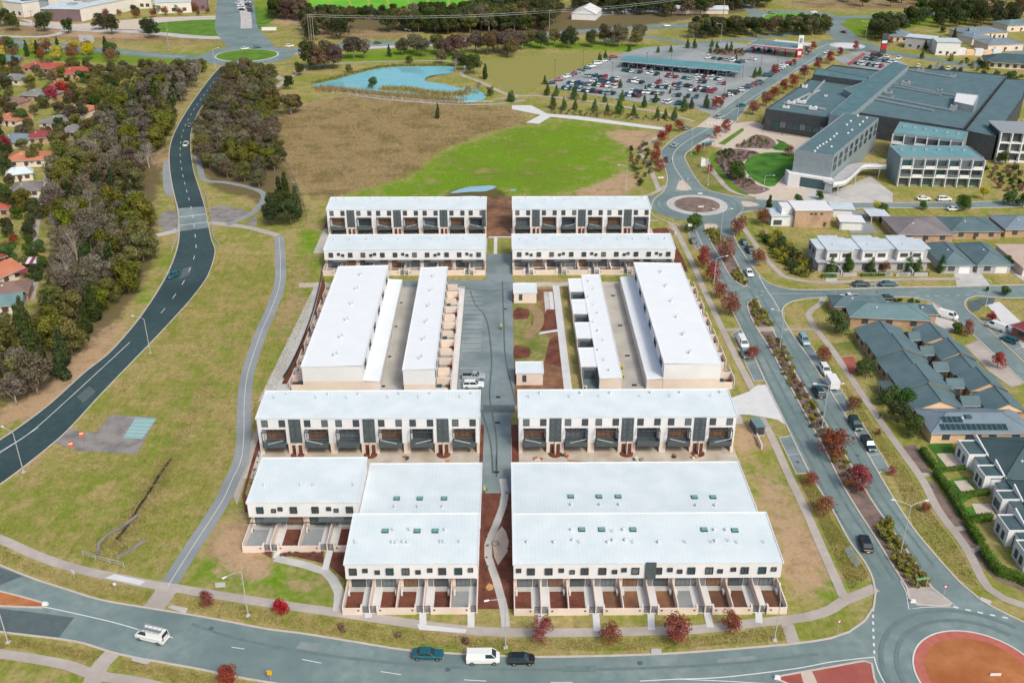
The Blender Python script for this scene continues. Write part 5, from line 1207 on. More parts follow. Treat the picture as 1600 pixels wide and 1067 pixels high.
trees_at([(1302, 714, 'bronze', 7.0), (1338, 768, 'maple', 6.0), (1133, 407, 'bronze', 7.5)], 'of the autumn trees in the median', 'trees in the median')
trees_at([(1082, 362, 'garden', 5.5), (1098, 420, 'maple', 7.0), (1112, 442, 'maple', 6.5), (1124, 466, 'bronze', 5.0), (1139, 492, 'bronze', 6.5), (1175, 562, 'bronze', 4.0), (1266, 758, 'bronze', 3.2), (1287, 805, 'bronze', 4.6)], 'from the roundabout along the estate footpath', 'trees by the estate footpath')
trees_at([(1155, 368, 'bronze', 6.5), (1185, 416, 'bronze', 5.5), (1285, 566, 'bronze', 4.5), (1333, 645, 'bronze', 4.2), (1372, 680, 'maple', 1.6), (1392, 742, 'maple', 2.2), (1446, 800, 'bronze', 2.2)], 'from the roundabout along the eastern kerb', 'trees along the eastern kerb')
trees_at([(1060, 206, 'maple', 5.0), (1044, 212, 'maple', 5.0), (1034, 226, 'maple', 5.5), (1026, 243, 'maple', 5.0), (1024, 256, 'maple', 5.5), (1031, 268, 'maple', 5.0)], 'from the crossing beside the green field', 'red trees by the green field')
trees_at([(1176, 180, 'maple', 7), (1197, 167, 'maple', 7), (1209, 158, 'maple', 6.5), (1224, 147, 'maple', 7), (1238, 137, 'maple', 7), (1256, 124, 'maple', 7), (1278, 110, 'maple', 6.5), (1296, 100, 'maple', 7), (1312, 88, 'maple', 5), (1336, 80, 'maple', 6), (1262, 86, 'maple', 5), (1270, 78, 'maple', 5), (1240, 104, 'maple', 4), (1210, 116, 'maple', 5)], 'from the crossing along the shopping street', 'red trees of the shopping street')
trees_at([(1119, 217, 'maple', 5.5), (1133, 208, 'maple', 6), (1091, 242, 'maple', 4), (1108, 272, 'maple', 3.5), (1152, 282, 'garden', 6.5), (1232, 244, 'bronze', 4.5), (1118, 172, 'maple', 6), (1126, 168, 'bronze', 5)], 'of the trees about the plaza garden', 'trees of the plaza')
trees_at([(855, 150, 5), (869, 151, 5), (864, 170, 6), (881, 172, 5), (897, 156, 6), (899, 172, 4.5), (914, 158, 4.5), (929, 174, 5), (945, 161, 4), (949, 177, 4), (968, 178, 7), (972, 158, 4.5), (990, 181, 4.5), (1006, 168, 5), (1024, 161, 4.5), (1027, 185, 4.5), (1039, 186, 4), (1054, 187, 5), (1068, 174, 6), (1080, 170, 4.5), (1103, 169, 5.5), (796, 160, 4.5), (851, 132, 4)], 'from the left below the car park', 'trees below the car park', 'pear')
trees_at([(931, 134, 3), (969, 138, 4), (1008, 142, 2.5), (1047, 147, 2.5), (1051, 121, 2.5), (1013, 116, 2.5), (937, 97, 4.5), (946, 94, 4.5), (983, 81, 4), (1028, 83, 3.5), (1048, 82, 3.5), (1074, 76, 5), (1085, 76, 5), (1110, 84, 4), (1112, 74, 4), (1120, 78, 4), (1135, 80, 4), (1142, 78, 4), (1150, 95, 3), (1179, 122, 4.5), (1186, 120, 4.5)], 'among the car park trees, nearest first', 'small trees in the car park', 'pear')
trees_at([(1298, 427, 4.5), (1324, 425, 5.2), (1361, 426, 4.2), (1418, 423, 5.0), (1433, 425, 4.0), (1469, 426, 4.8)], 'from the left before the grey-white townhouses', 'trees before the grey townhouses', 'pear')
trees_at([(1383, 426, 'bronze', 3.6), (1200, 338, 'casuarina', 6.5), (1190, 352, 'bronze', 6), (1246, 318, 'garden', 3), (1279, 312, 'garden', 3), (1370, 335, 'yellow', 4), (1378, 338, 'garden', 4), (1440, 328, 'garden', 3), (1505, 330, 'garden', 5), (1535, 312, 'yellow', 4), (1578, 322, 'garden', 5), (1597, 325, 'garden', 5), (1488, 420, 'wattle', 3.5), (1575, 416, 'garden', 3)], 'from the corner among the eastern houses', 'trees round the eastern houses')
trees_at([(1304, 520, 'garden', 6), (1547, 503, 'crimson', 3), (1511, 525, 'maple', 4.5), (1492, 520, 'garden', 3), (1558, 575, 'crimson', 4), (1570, 462, 'garden', 2.6), (1543, 455, 'garden', 1.2)], 'of the garden trees by the grey villas', 'garden trees by the grey villas')
trees_at([(1352, 590, 'garden', 4.5), (1390, 635, 'garden', 4.5), (1412, 640, 'garden', 4.5), (1402, 660, 'darkgum', 5), (1422, 680, 'garden', 4.5), (1435, 640, 'darkgum', 3)], 'of the clipped trees by the grey villas', 'clipped trees by the grey villas')
trees_at([(1194, 195, 'pear', 4), (1230, 200, 'pear', 3.5), (1253, 205, 'pear', 4), (1277, 208, 'bronze', 4), (1388, 207, 'bronze', 2.5)], 'from the left before the shopping centre terrace', 'trees before the shopping centre')
trees_at([(1565, 258, 'garden', 5), (1572, 240, 'garden', 6), (1540, 108, 'wattle', 4), (1580, 128, 'garden', 5), (1445, 78, 'casuarina', 5), (1425, 68, 'casuarina', 5), (1467, 72, 'casuarina', 5), (1490, 62, 'casuarina', 6), (1520, 58, 'casuarina', 6), (1565, 70, 'casuarina', 5), (1440, 92, 'pear', 4), (1389, 72, 'bronze', 5), (1545, 68, 'casuarina', 5), (1510, 62, 'casuarina', 6), (1471, 52, 'garden', 4), (1552, 66, 'pear', 4)], 'of the trees about the far right houses', 'trees about the far right houses')
trees_at([(508, 106, 'gum', 13), (498, 110, 'gum_brown', 12), (484, 108, 'darkgum', 13), (522, 108, 'gum_brown', 11), (469, 118, 'darkgum', 6), (553, 92, 'gum', 11), (570, 91, 'gum_grey', 9), (608, 89, 'casuarina', 6), (629, 86, 'gum', 8), (455, 180, 'gum', 9), (463, 176, 'gum_brown', 7), (684, 186, 'casuarina', 6), (740, 116, 'darkgum', 9), (758, 124, 'casuarina', 7), (800, 160, 'pear', 5), (712, 112, 'bare', 6), (452, 140, 'darkgum', 6), (731, 155, 'bare', 6), (716, 104, 'gum', 8), (724, 110, 'darkgum', 7), (748, 146, 'bare', 5), (766, 150, 'wattle', 4), (690, 100, 'gum_brown', 7), (640, 99, 'wattle', 4), (545, 114, 'wattle', 4), (582, 138, 'garden', 5)], 'among the single trees about the pond', 'single trees about the pond')

# ------------------------------------------------------------------ shrubs, hedges, reeds
SH = {}
for k, m, nb in (('shrub', 'leaf_shrub', 4), ('bush', 'leaf_dark', 5), ('tuft', 'leaf_grey', 3), ('rust', 'leaf_rust', 4)):
    SH[k] = []
    for v in range(3):
        b_ = blobs_round(300 + v + ord(k[0]), 1.1, 1.7, nb, .1, (.42, .6)); SH[k].append(leaves_mesh('shrub', b_, 260, .13, m, v + ord(k[0])))
SHW = {'shrub': 'low yellow-green shrub', 'bush': 'dark green bush', 'tuft': 'grey tussock', 'rust': 'rusty brown shrub'}
def shrub(kind, xy, s_, where, group, rr=random):
    o = put({'shrub': 'shrub', 'bush': 'bush', 'tuft': 'tussock', 'rust': 'rusty_shrub'}[kind], rr.choice(SH[kind]), None, (xy[0], xy[1], .05), rr.uniform(0, 6.28), (s_ * rr.uniform(.8, 1.25), s_ * rr.uniform(.8, 1.25), s_ * rr.uniform(.8, 1.1)))
    return tag(o, SHW[kind] + ' ' + where, 'shrub', group)
def shrubs(poly, r, seed, kinds, size, where, group, most=80, world=False):
    rr = random.Random(seed)
    pl = poisson(poly if world else gl(poly), r, seed, 2500, most)
    for p in pl: shrub(rr.choice(kinds), p, rr.uniform(*size), where + part_of(p, pl), group, rr)
shrubs([(1103, 362), (1122, 361), (1130, 380), (1116, 383)], 1.3, 1, ['shrub'], (.9, 1.3), 'in the median next to the roundabout', 'shrubs in the median', 22)
shrubs([(1142, 425), (1153, 424), (1166, 444), (1152, 440)], 1.2, 2, ['shrub'], (.8, 1.2), 'at the tip of the first median', 'shrubs in the median', 16)
shrubs([(1172, 475), (1183, 473), (1207, 510), (1183, 508)], 1.4, 3, ['shrub'], (.9, 1.3), 'at the head of the long median', 'shrubs in the median', 30)
shrubs([(1198, 530), (1215, 528), (1240, 580), (1262, 625), (1250, 630), (1228, 590)], 1.6, 4, ['shrub', 'tuft', 'rust', 'shrub'], (.8, 1.2), 'in the long median near the parked trailer', 'shrubs in the median', 36)
shrubs([(1256, 635), (1270, 632), (1300, 680), (1325, 725), (1345, 765), (1330, 770), (1305, 725), (1280, 680)], 1.7, 5, ['shrub', 'shrub', 'tuft'], (.9, 1.4), 'in the long median between the two autumn trees', 'shrubs in the median', 44)
shrubs([(1368, 822), (1385, 815), (1410, 855), (1440, 900), (1450, 912), (1425, 916), (1400, 880)], 1.25, 6, ['shrub'], (.9, 1.4), 'in the near end of the long median', 'shrubs in the median', 50)
shrubs([(1118, 252), (1140, 238), (1180, 240), (1160, 250), (1160, 270), (1180, 290), (1160, 295), (1130, 270)], 2.0, 7, ['tuft', 'tuft', 'rust'], (.8, 1.2), 'in the plaza garden bed', 'shrubs of the plaza', 60)
shrubs([(1152, 229), (1182, 213), (1205, 222), (1200, 230), (1170, 230)], 1.9, 8, ['tuft', 'shrub'], (.8, 1.1), 'in the upper plaza garden bed', 'shrubs of the plaza', 26)
shrubs([(1122, 240), (1140, 236), (1145, 243), (1128, 248)], 1.6, 9, ['bush', 'tuft'], (1.1, 1.5), 'at the corner of the plaza garden', 'shrubs of the plaza', 10)
shrubs([(1190, 372), (1215, 372), (1245, 400), (1268, 425), (1262, 435), (1235, 428), (1215, 405)], 2.0, 10, ['bush', 'shrub'], (1.6, 2.4), 'in the thicket beside the grey townhouses', 'bushes beside the grey townhouses', 44)
shrubs([(860, 172), (1050, 185), (1060, 192), (860, 178)], 2.4, 11, ['tuft', 'rust'], (.8, 1.2), 'in the planting strip below the car park', 'shrubs below the car park', 60)
shrubs([(985, 230), (1010, 225), (1018, 270), (1000, 290), (985, 260)], 3.0, 12, ['bush', 'tuft', 'rust'], (1.0, 1.6), 'on the rough edge of the green field', 'shrubs at the field edge', 34)
shrubs([(1395, 470), (1420, 470), (1440, 476), (1400, 478)], 2, 13, ['bush'], (.8, 1.2), 'beside the villa carport', 'shrubs by the villas', 6)
shrubs([(1115, 80), (1160, 78), (1160, 86), (1120, 86)], 3.0, 14, ['rust', 'bush'], (1.2, 1.8), 'in the island bed of the car park', 'shrubs in the car park island', 18)
shrubs([(1470, 90), (1530, 98), (1540, 110), (1600, 122), (1600, 132), (1530, 116)], 5, 15, ['bush', 'shrub'], (1.5, 2.2), 'round the dark pavilion roof', 'shrubs round the pavilion', 20)
shrubs([(1540, 265), (1590, 262), (1600, 300), (1560, 300)], 3, 16, ['rust', 'bush'], (1.2, 2.0), 'on the rough ground beside the glass apartments', 'shrubs beside the apartments', 30)
# uncountable growth: reeds on the pond edge, rank grass in the drain
def strip_stuff(name, label, pts, w, cnt, size, m, h, seed, world=False):
    pl = smooth(pts if world else gl(pts)); rr = np.random.RandomState(seed); V = []; Fc = []
    for k in range(cnt):
        i = rr.randint(0, len(pl) - 1); t_ = rr.rand(); x = pl[i][0] + (pl[i + 1][0] - pl[i][0]) * t_ + rr.normal() * w; y = pl[i][1] + (pl[i + 1][1] - pl[i][1]) * t_ + rr.normal() * w
        a = rr.rand() * 6.28; hh = h * (.5 + rr.rand()); s_ = size * (.6 + .8 * rr.rand()); lx, ly = rr.normal(size=2) * .3 * hh
        j = len(V); V += [(x - math.cos(a) * s_, y - math.sin(a) * s_, -.3), (x + math.cos(a) * s_, y + math.sin(a) * s_, -.3), (x + lx, y + ly, hh)]; Fc.append((j, j + 1, j + 2))
    me = bpy.data.meshes.new(name); me.from_pydata(V, [], Fc); me.materials.append(M(m)); return stuff(put(name, me), label, 'plants')
strip_stuff('reeds', 'brown reeds along the near edge of the pond', [(500, 139), (545, 144), (600, 150), (660, 154), (700, 158), (715, 161)], 2.2, 5200, .22, 'leaf_reed', 1.5, 1)
strip_stuff('reeds', 'brown reeds on the spit inside the pond', [(600, 139), (640, 141), (680, 147), (715, 148), (730, 144)], 1.6, 2200, .22, 'leaf_reed', 1.4, 2)
strip_stuff('reeds', 'rough grass along the far bank of the pond', [(487, 130), (520, 123), (560, 112), (600, 104), (640, 102), (705, 102)], 1.2, 2200, .2, 'leaf_shrub', .7, 3)
strip_stuff('rank_grass', 'rank grass lining the open drain', [(325, 590), (310, 630), (285, 680), (262, 720), (245, 750), (225, 785), (200, 825), (170, 855)], 1.3, 2600, .12, 'leaf_reed', .28, 4)
def hedge(label, pts, w, h, m='leaf_hedge', dens=230, world=False, group='hedges of the white cottages'):
    pl = smooth(pts if world else gl(pts), step=1.0); L = sum(math.dist(pl[i], pl[i + 1]) for i in range(len(pl) - 1))
    bl = []; acc = 0
    for i in range(len(pl) - 1):
        d = math.dist(pl[i], pl[i + 1]); k = max(1, round(d / .6))
        for q in range(k):
            t_ = (q + .5) / k; x = pl[i][0] + (pl[i + 1][0] - pl[i][0]) * t_; y = pl[i][1] + (pl[i + 1][1] - pl[i][1]) * t_
            for z in (h * .3, h * .72): bl.append((x + random.uniform(-.06, .06), y + random.uniform(-.06, .06), z, w * .52, h * .34))
    c = pl[0]
    bl = [(b_[0] - c[0], b_[1] - c[1], *b_[2:]) for b_ in bl]
    o = thing('hedge', label, 'hedge', (c[0], c[1], 0), 0, group)
    put('foliage', leaves_mesh('foliage', bl, int(L * dens * (w + h) / 2), .12, m, int(L * 10), inner=.5), o)
    mb = MB(); ribbon = [(p[0] - c[0], p[1] - c[1]) for p in pl]; a = offset(ribbon, w * .3); b_ = offset(ribbon, -w * .3)
    for i in range(len(ribbon) - 1): mb.hexa([(*b_[i], 0), (*b_[i + 1], 0), (*a[i + 1], 0), (*a[i], 0), (*b_[i], h * .8), (*b_[i + 1], h * .8), (*a[i + 1], h * .8), (*a[i], h * .8)])
    mb.build('stems', m, o); return o

# short grass tufts over the near verges: uncountable
mat('grass_tuft', S(128, 128, 62), S(176, 162, 108), 0.3, 0.9, spec=.1)
PAVED = [gl(LW) + gl(LE)[::-1], offset(smooth(gl(SP)), 1.6) + offset(smooth(gl(SP)), -1.6)[::-1], gl([(80, 690), (108, 671), (150, 676), (172, 648), (245, 652), (215, 710), (120, 704)]), gl([(1240, 678), (1268, 739), (1243, 744), (1213, 684)])]
for q in ([(1190, 652), (1209, 690), (1235, 748), (1259, 798), (1285, 858), (1318, 932)], [(1274, 513), (1300, 546), (1340, 606), (1374, 656), (1410, 706), (1442, 751), (1466, 797), (1508, 853), (1546, 920)], [(0, 842), (58, 868), (118, 888), (173, 900), (226, 911), (276, 919), (350, 931), (420, 942), (521, 956), (590, 966), (652, 975), (729, 984), (800, 988), (900, 988), (1000, 986), (1090, 983), (1180, 973), (1259, 964)], [(0, 1021), (60, 1030), (110, 1040), (150, 1055), (200, 1062), (260, 1075)], [(178, 1018), (160, 1036), (148, 1056)], [(262, 919), (255, 930), (240, 950)], [(370, 790), (402, 690), (416, 655)]): PAVED.append(offset(smooth(gl(q)), 1.5) + offset(smooth(gl(q)), -1.5)[::-1])
PAVED += [gl(q) for q in ([(1320, 655), (1335, 640), (1396, 735), (1372, 745)], [(1278, 580), (1300, 580), (1340, 645), (1316, 650)], [(262, 945), (294, 949), (292, 962), (262, 955)], [(1012, 1010), (1038, 1010), (1038, 1026), (1012, 1026)], [(645, 970), (735, 980), (732, 992), (648, 986)], [(160, 905), (179, 894), (232, 906), (219, 917)])]
def inside_np(x, y, poly):
    r = np.zeros(len(x), bool); n_ = len(poly)
    for i in range(n_):
        x0, y0 = poly[i]; x1, y1 = poly[(i + 1) % n_]
        if y0 == y1: continue
        r ^= ((y0 > y) != (y1 > y)) & (x < (x1 - x0) * (y - y0) / (y1 - y0) + x0)
    return r
def tufts(label, poly, count, seed, h=.22, avoid=()):
    pw = gl(poly); rr = np.random.RandomState(seed); xs = [p[0] for p in pw]; ys = [p[1] for p in pw]
    x = rr.uniform(min(xs), max(xs), count * 4); y = rr.uniform(min(ys), max(ys), count * 4); k = inside_np(x, y, pw)
    for q in PAVED + list(avoid): k &= ~inside_np(x, y, q)
    x, y = x[k][:count], y[k][:count]; c = len(x); a = rr.rand(c) * 6.28; s_ = .06 + .1 * rr.rand(c); hh = h * (.4 + rr.rand(c)); lx, ly = rr.normal(size=(2, c)) * .12
    V = np.stack([np.stack([x - np.cos(a) * s_, y - np.sin(a) * s_, 0 * x - .05], 1), np.stack([x + np.cos(a) * s_, y + np.sin(a) * s_, 0 * x - .05], 1), np.stack([x + lx, y + ly, hh], 1)], 1).reshape(-1, 3)
    me = bpy.data.meshes.new('grass'); me.vertices.add(c * 3); me.vertices.foreach_set('co', V.astype(np.float32).ravel()); me.loops.add(c * 3); me.loops.foreach_set('vertex_index', np.arange(c * 3, dtype=np.int32)); me.polygons.add(c); me.polygons.foreach_set('loop_start', np.arange(0, c * 3, 3, dtype=np.int32)); me.update(calc_edges=True)
    me.materials.append(M('grass_tuft')); stuff(put('grass', me), label, 'grass')
tufts('dry grass tufts on the wide verge between the curving road and the shared path', [(330, 395), (430, 400), (425, 470), (395, 545), (375, 620), (370, 710), (335, 790), (250, 895), (170, 890), (0, 835), (0, 760), (110, 680), (250, 530)], 42000, 11)
tufts('dry grass tufts beside the shared path and the white estate', [(445, 400), (495, 400), (485, 480), (440, 590), (415, 650), (392, 690), (398, 620), (408, 545), (432, 480)], 7000, 12)
tufts('grass tufts between the bottom footpath and the kerb', [(0, 850), (110, 892), (240, 920), (260, 950), (150, 932), (0, 878)], 6000, 13, .16); tufts('grass tufts on the long verge along the bottom road', [(270, 926), (420, 950), (600, 975), (790, 994), (1000, 993), (1180, 982), (1230, 978), (1230, 1000), (1020, 1016), (730, 1016), (560, 998), (280, 952)], 16000, 14, .16)
tufts('grass tufts between the eastern kerb and its footpath', [(1280, 545), (1440, 765), (1540, 925), (1500, 905), (1430, 825), (1395, 745), (1335, 640), (1295, 580)], 9000, 15, .16); tufts('grass tufts west of the estate footpath and kerb', [(1205, 690), (1235, 680), (1300, 810), (1358, 900), (1325, 925), (1270, 810)], 9000, 16, .16)
tufts('grass tufts on the near side of the bottom road', [(0, 992), (160, 1020), (150, 1035), (0, 1014)], 4000, 18, .16); tufts('grass tufts at the bottom edge beside the near footpath', [(190, 1030), (350, 1058), (420, 1070), (300, 1085), (180, 1052)], 5000, 19, .16); tufts('rough grass tufts on the brown field', [(430, 200), (520, 155), (780, 170), (830, 188), (690, 235), (640, 275), (490, 318)], 26000, 20, .45)

# young planting: saplings on the verge and small plants in the mulch
for i, q in enumerate([(533, 984), (625, 997), (729, 1004)]): shrub('rust', g(*q), .9, f'newly planted on the bottom verge, {ORD[i]} from the left', 'young trees on the bottom verge')
for a, b_, n_, w in (((436, 866), (503, 868), 9, 'in the mulch strip before the four-house block'), ((443, 862), (500, 862), 8, 'in the upper mulch strip before the four-house block'), ((758, 930), (760, 760), 11, 'in the mulch left of the winding path'), ((796, 935), (796, 765), 11, 'in the mulch right of the winding path'), ((392, 760), (412, 690), 7, 'in the mulch beside the western terrace'), ((1062, 412), (1030, 360), 8, 'in the mulch by the far eastern terrace')):
    for k in range(n_):
        p = Vector(g(*a)).lerp(Vector(g(*b_)), (k + .5) / n_); shrub('tuft', (p.x + random.uniform(-.3, .3), p.y + random.uniform(-.4, .4)), random.uniform(.28, .45), f'{w}, {ORD[k]} along', 'small plants in the mulch')
# ------------------------------------------------------------------ houses
def roofmat(nm, rgb, d=16, per=0.35, axis='Y', st=.5): ribbed(nm, S(*rgb), S(*[c + d for c in rgb]), per, axis, 0.65, st, 0.25, .72 if nm.startswith('tile') else .88)
roofmat('tile_slate', (92, 116, 122)); roofmat('tile_slate_x', (90, 114, 120), axis='X'); roofmat('metal_teal', (104, 134, 138), axis='X', per=.5); roofmat('tile_blue', (120, 138, 150), axis='X')
roofmat('tile_red', (168, 88, 72), axis='X'); roofmat('tile_orange', (190, 122, 92), axis='X'); roofmat('tile_maroon', (138, 66, 66), axis='X'); roofmat('tile_grey', (132, 132, 130), axis='X'); roofmat('tile_brown', (132, 108, 100), axis='X')
roofmat('tile_taupe', (130, 124, 126), axis='X'); roofmat('tile_cream', (212, 190, 172), axis='X'); roofmat('metal_pale', (196, 210, 218), axis='Y', per=.5, st=.15); roofmat('tile_dark', (70, 92, 96), axis='Y')
ribbed('mall_roof', S(88, 114, 120), S(102, 130, 136), 1.2, 'X', .6, .15, .3); roofmat('mall_teal', (84, 118, 124), axis='X', per=.8, st=.2); roofmat('deck_teal', (104, 152, 160), axis='Y', per=.6, st=.15)
mat('wall_apricot', S(242, 204, 164), S(248, 214, 178), .4, .9); mat('brick_tan', S(188, 158, 132), S(204, 176, 150), 1.5, .9, c3=S(176, 146, 122), scale2=.4); mat('brick_red', S(160, 104, 84), S(178, 120, 98), 1.5, .9)
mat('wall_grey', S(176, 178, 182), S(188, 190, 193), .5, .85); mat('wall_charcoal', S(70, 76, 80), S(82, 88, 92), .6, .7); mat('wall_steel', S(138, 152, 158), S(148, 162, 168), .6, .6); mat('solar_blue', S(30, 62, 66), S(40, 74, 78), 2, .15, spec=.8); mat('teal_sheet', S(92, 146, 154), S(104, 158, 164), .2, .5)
mat('red_sign', S(206, 44, 66), S(196, 40, 60), 1, .5); mat('white_gloss', S(240, 242, 243), S(232, 235, 236), 1, .4)

def roof_mesh(mb, W, D, z, rise, kind, ov=.45):
    x0, x1, y0, y1 = -ov, W + ov, -ov, D + ov; e = z; t = z + rise
    if kind == 'flat': mb.box(x0, x1, y0, y1, z, z + .22); return
    c = [(x0, y0, e), (x1, y0, e), (x1, y1, e), (x0, y1, e)]
    lo = [(p[0], p[1], e - .16) for p in c]
    for k in range(4): mb.quad(lo[k], lo[(k + 1) % 4], c[(k + 1) % 4], c[k])
    mb.face(lo[::-1])
    if kind == 'hip':
        if W >= D:
            h = (y1 - y0) / 2; a, b_ = (x0 + h * .95, (y0 + y1) / 2, t), (x1 - h * .95, (y0 + y1) / 2, t)
            mb.quad(c[0], c[1], b_, a).face([c[1], c[2], b_]).quad(c[2], c[3], a, b_).face([c[3], c[0], a])
        else:
            h = (x1 - x0) / 2; a, b_ = ((x0 + x1) / 2, y0 + h * .95, t), ((x0 + x1) / 2, y1 - h * .95, t)
            mb.face([c[0], c[1], a]).quad(c[1], c[2], b_, a).face([c[2], c[3], b_]).quad(c[3], c[0], a, b_)
    elif kind == 'gy':     # ridge along y, gables face front and back
        a, b_ = ((x0 + x1) / 2, y0, t), ((x0 + x1) / 2, y1, t)
        mb.quad(c[1], c[2], b_, a).quad(c[3], c[0], a, b_)
    elif kind == 'gx':
        a, b_ = (x0, (y0 + y1) / 2, t), (x1, (y0 + y1) / 2, t)
        mb.quad(c[0], c[1], b_, a).quad(c[2], c[3], a, b_)
    elif kind == 'shed': mb.quad(c[0], c[1], (x1, y1, t), (x0, y1, t)).quad(c[1], c[2], (x1, y1, t), (x1, y1, e)) if False else mb.quad(c[0], c[1], (x1, y1, t), (x0, y1, t))
def block(t, x, y, W, D, z, rise, kind, wm, rm, z0=0.0, ov=.45, wname='wall', rname='roof', gm=None):
    """walls and roof of one wing, as two parts"""
    mb = MB(); mb.box(0, W, 0, D, z0, z - .1)
    mb.build(wname, wm, t, (x, y, 0))
    if kind in ('gy', 'gx'):
        gb = MB()
        if kind == 'gy':
            for yy, s_ in ((-.01, 1), (D - .09, -1)): gb.prism([(0, yy), (W, yy), (W, yy + .1), (0, yy + .1)], z - .1, z - .1 + .01, cap=True); gb.hexa([(0, yy, z - .1), (W, yy, z - .1), (W, yy + .1, z - .1), (0, yy + .1, z - .1), (W / 2 - .05, yy, z + rise - .1), (W / 2 + .05, yy, z + rise - .1), (W / 2 + .05, yy + .1, z + rise - .1), (W / 2 - .05, yy + .1, z + rise - .1)])
        else:
            for xx in (-.01, W - .09): gb.hexa([(xx, 0, z - .1), (xx + .1, 0, z - .1), (xx + .1, D, z - .1), (xx, D, z - .1), (xx, D / 2 - .05, z + rise - .1), (xx + .1, D / 2 - .05, z + rise - .1), (xx + .1, D / 2 + .05, z + rise - .1), (xx, D / 2 + .05, z + rise - .1)])
        gb.build('gable_wall', gm or wm, t, (x, y, 0))
    rb = MB(); roof_mesh(rb, W, D, z, rise, kind, ov); o = rb.build(rname, rm, t, (x, y, 0))
    x0, x1, y0, y1 = -ov, W + ov, -ov, D + ov; T_ = z + rise; rc = MB()
    if kind == 'hip':
        if W >= D: h_ = (y1 - y0) / 2 * .95; a, b_ = (x0 + h_, (y0 + y1) / 2, T_), (x1 - h_, (y0 + y1) / 2, T_); cs = (((x0, y0, z), a), ((x0, y1, z), a), ((x1, y0, z), b_), ((x1, y1, z), b_))
        else: h_ = (x1 - x0) / 2 * .95; a, b_ = ((x0 + x1) / 2, y0 + h_, T_), ((x0 + x1) / 2, y1 - h_, T_); cs = (((x0, y0, z), a), ((x1, y0, z), a), ((x0, y1, z), b_), ((x1, y1, z), b_))
        for p_, q_ in cs + ((a, b_),): rc.tube([p_, q_], .13, 5)
    elif kind == 'gy': rc.tube([((x0 + x1) / 2, y0, T_), ((x0 + x1) / 2, y1, T_)], .14, 5); rc.tube([(x0, y0, z + .05), ((x0 + x1) / 2, y0, T_ + .05), (x1, y0, z + .05)], .12, 4)
    elif kind == 'gx': rc.tube([(x0, (y0 + y1) / 2, T_), (x1, (y0 + y1) / 2, T_)], .14, 5)
    if rc.v: rc.build('ridge_cap', rm, o)
    gt = MB(); gt.box(x0 - .1, x1 + .1, y0 - .12, y0 - .01, z - .16, z - .02)
    if kind not in ('gy', 'flat'): gt.build('gutter', 'wall_grey', o)
    return o
def front_windows(t, x, y, W, z, n_, w=1.5, h=1.2, rz=0.0, glass='glass_dark'):
    for k in range(n_):
        d = W * (k + .5) / n_
        if rz == 0: window(t, x + d, y, z, w, h, 0, .08, 1, glass)
        else: window(t, x, y + d, z, w, h, rz, .08, 1, glass)
def house(label, A, B, D, rm, wm, kind='hip', z=2.7, rise=1.9, nw=3, group=None, door=True):
    """single house: front eave from A to B (photo points at eave level), D metres deep"""
    a, b_ = g(*A, z), g(*B, z); W = math.dist(a, b_); rz = math.atan2(b_[1] - a[1], b_[0] - a[0])
    t = thing('house', label, 'house', (*a, 0), rz, group)
    r_ = block(t, 0, 0, W, D, z, rise, kind, wm, rm); front_windows(t, .6, 0, W - 1.2, .9, nw)
    if door: MB().box(W * .48 - .45, W * .48 + .45, -.05, 0, .02, 2.1).build('door', 'door_brown', t)
    whirly(r_, W * .35, D * .35, z + rise * .55)
    return t
GW = 'houses west of the wood'
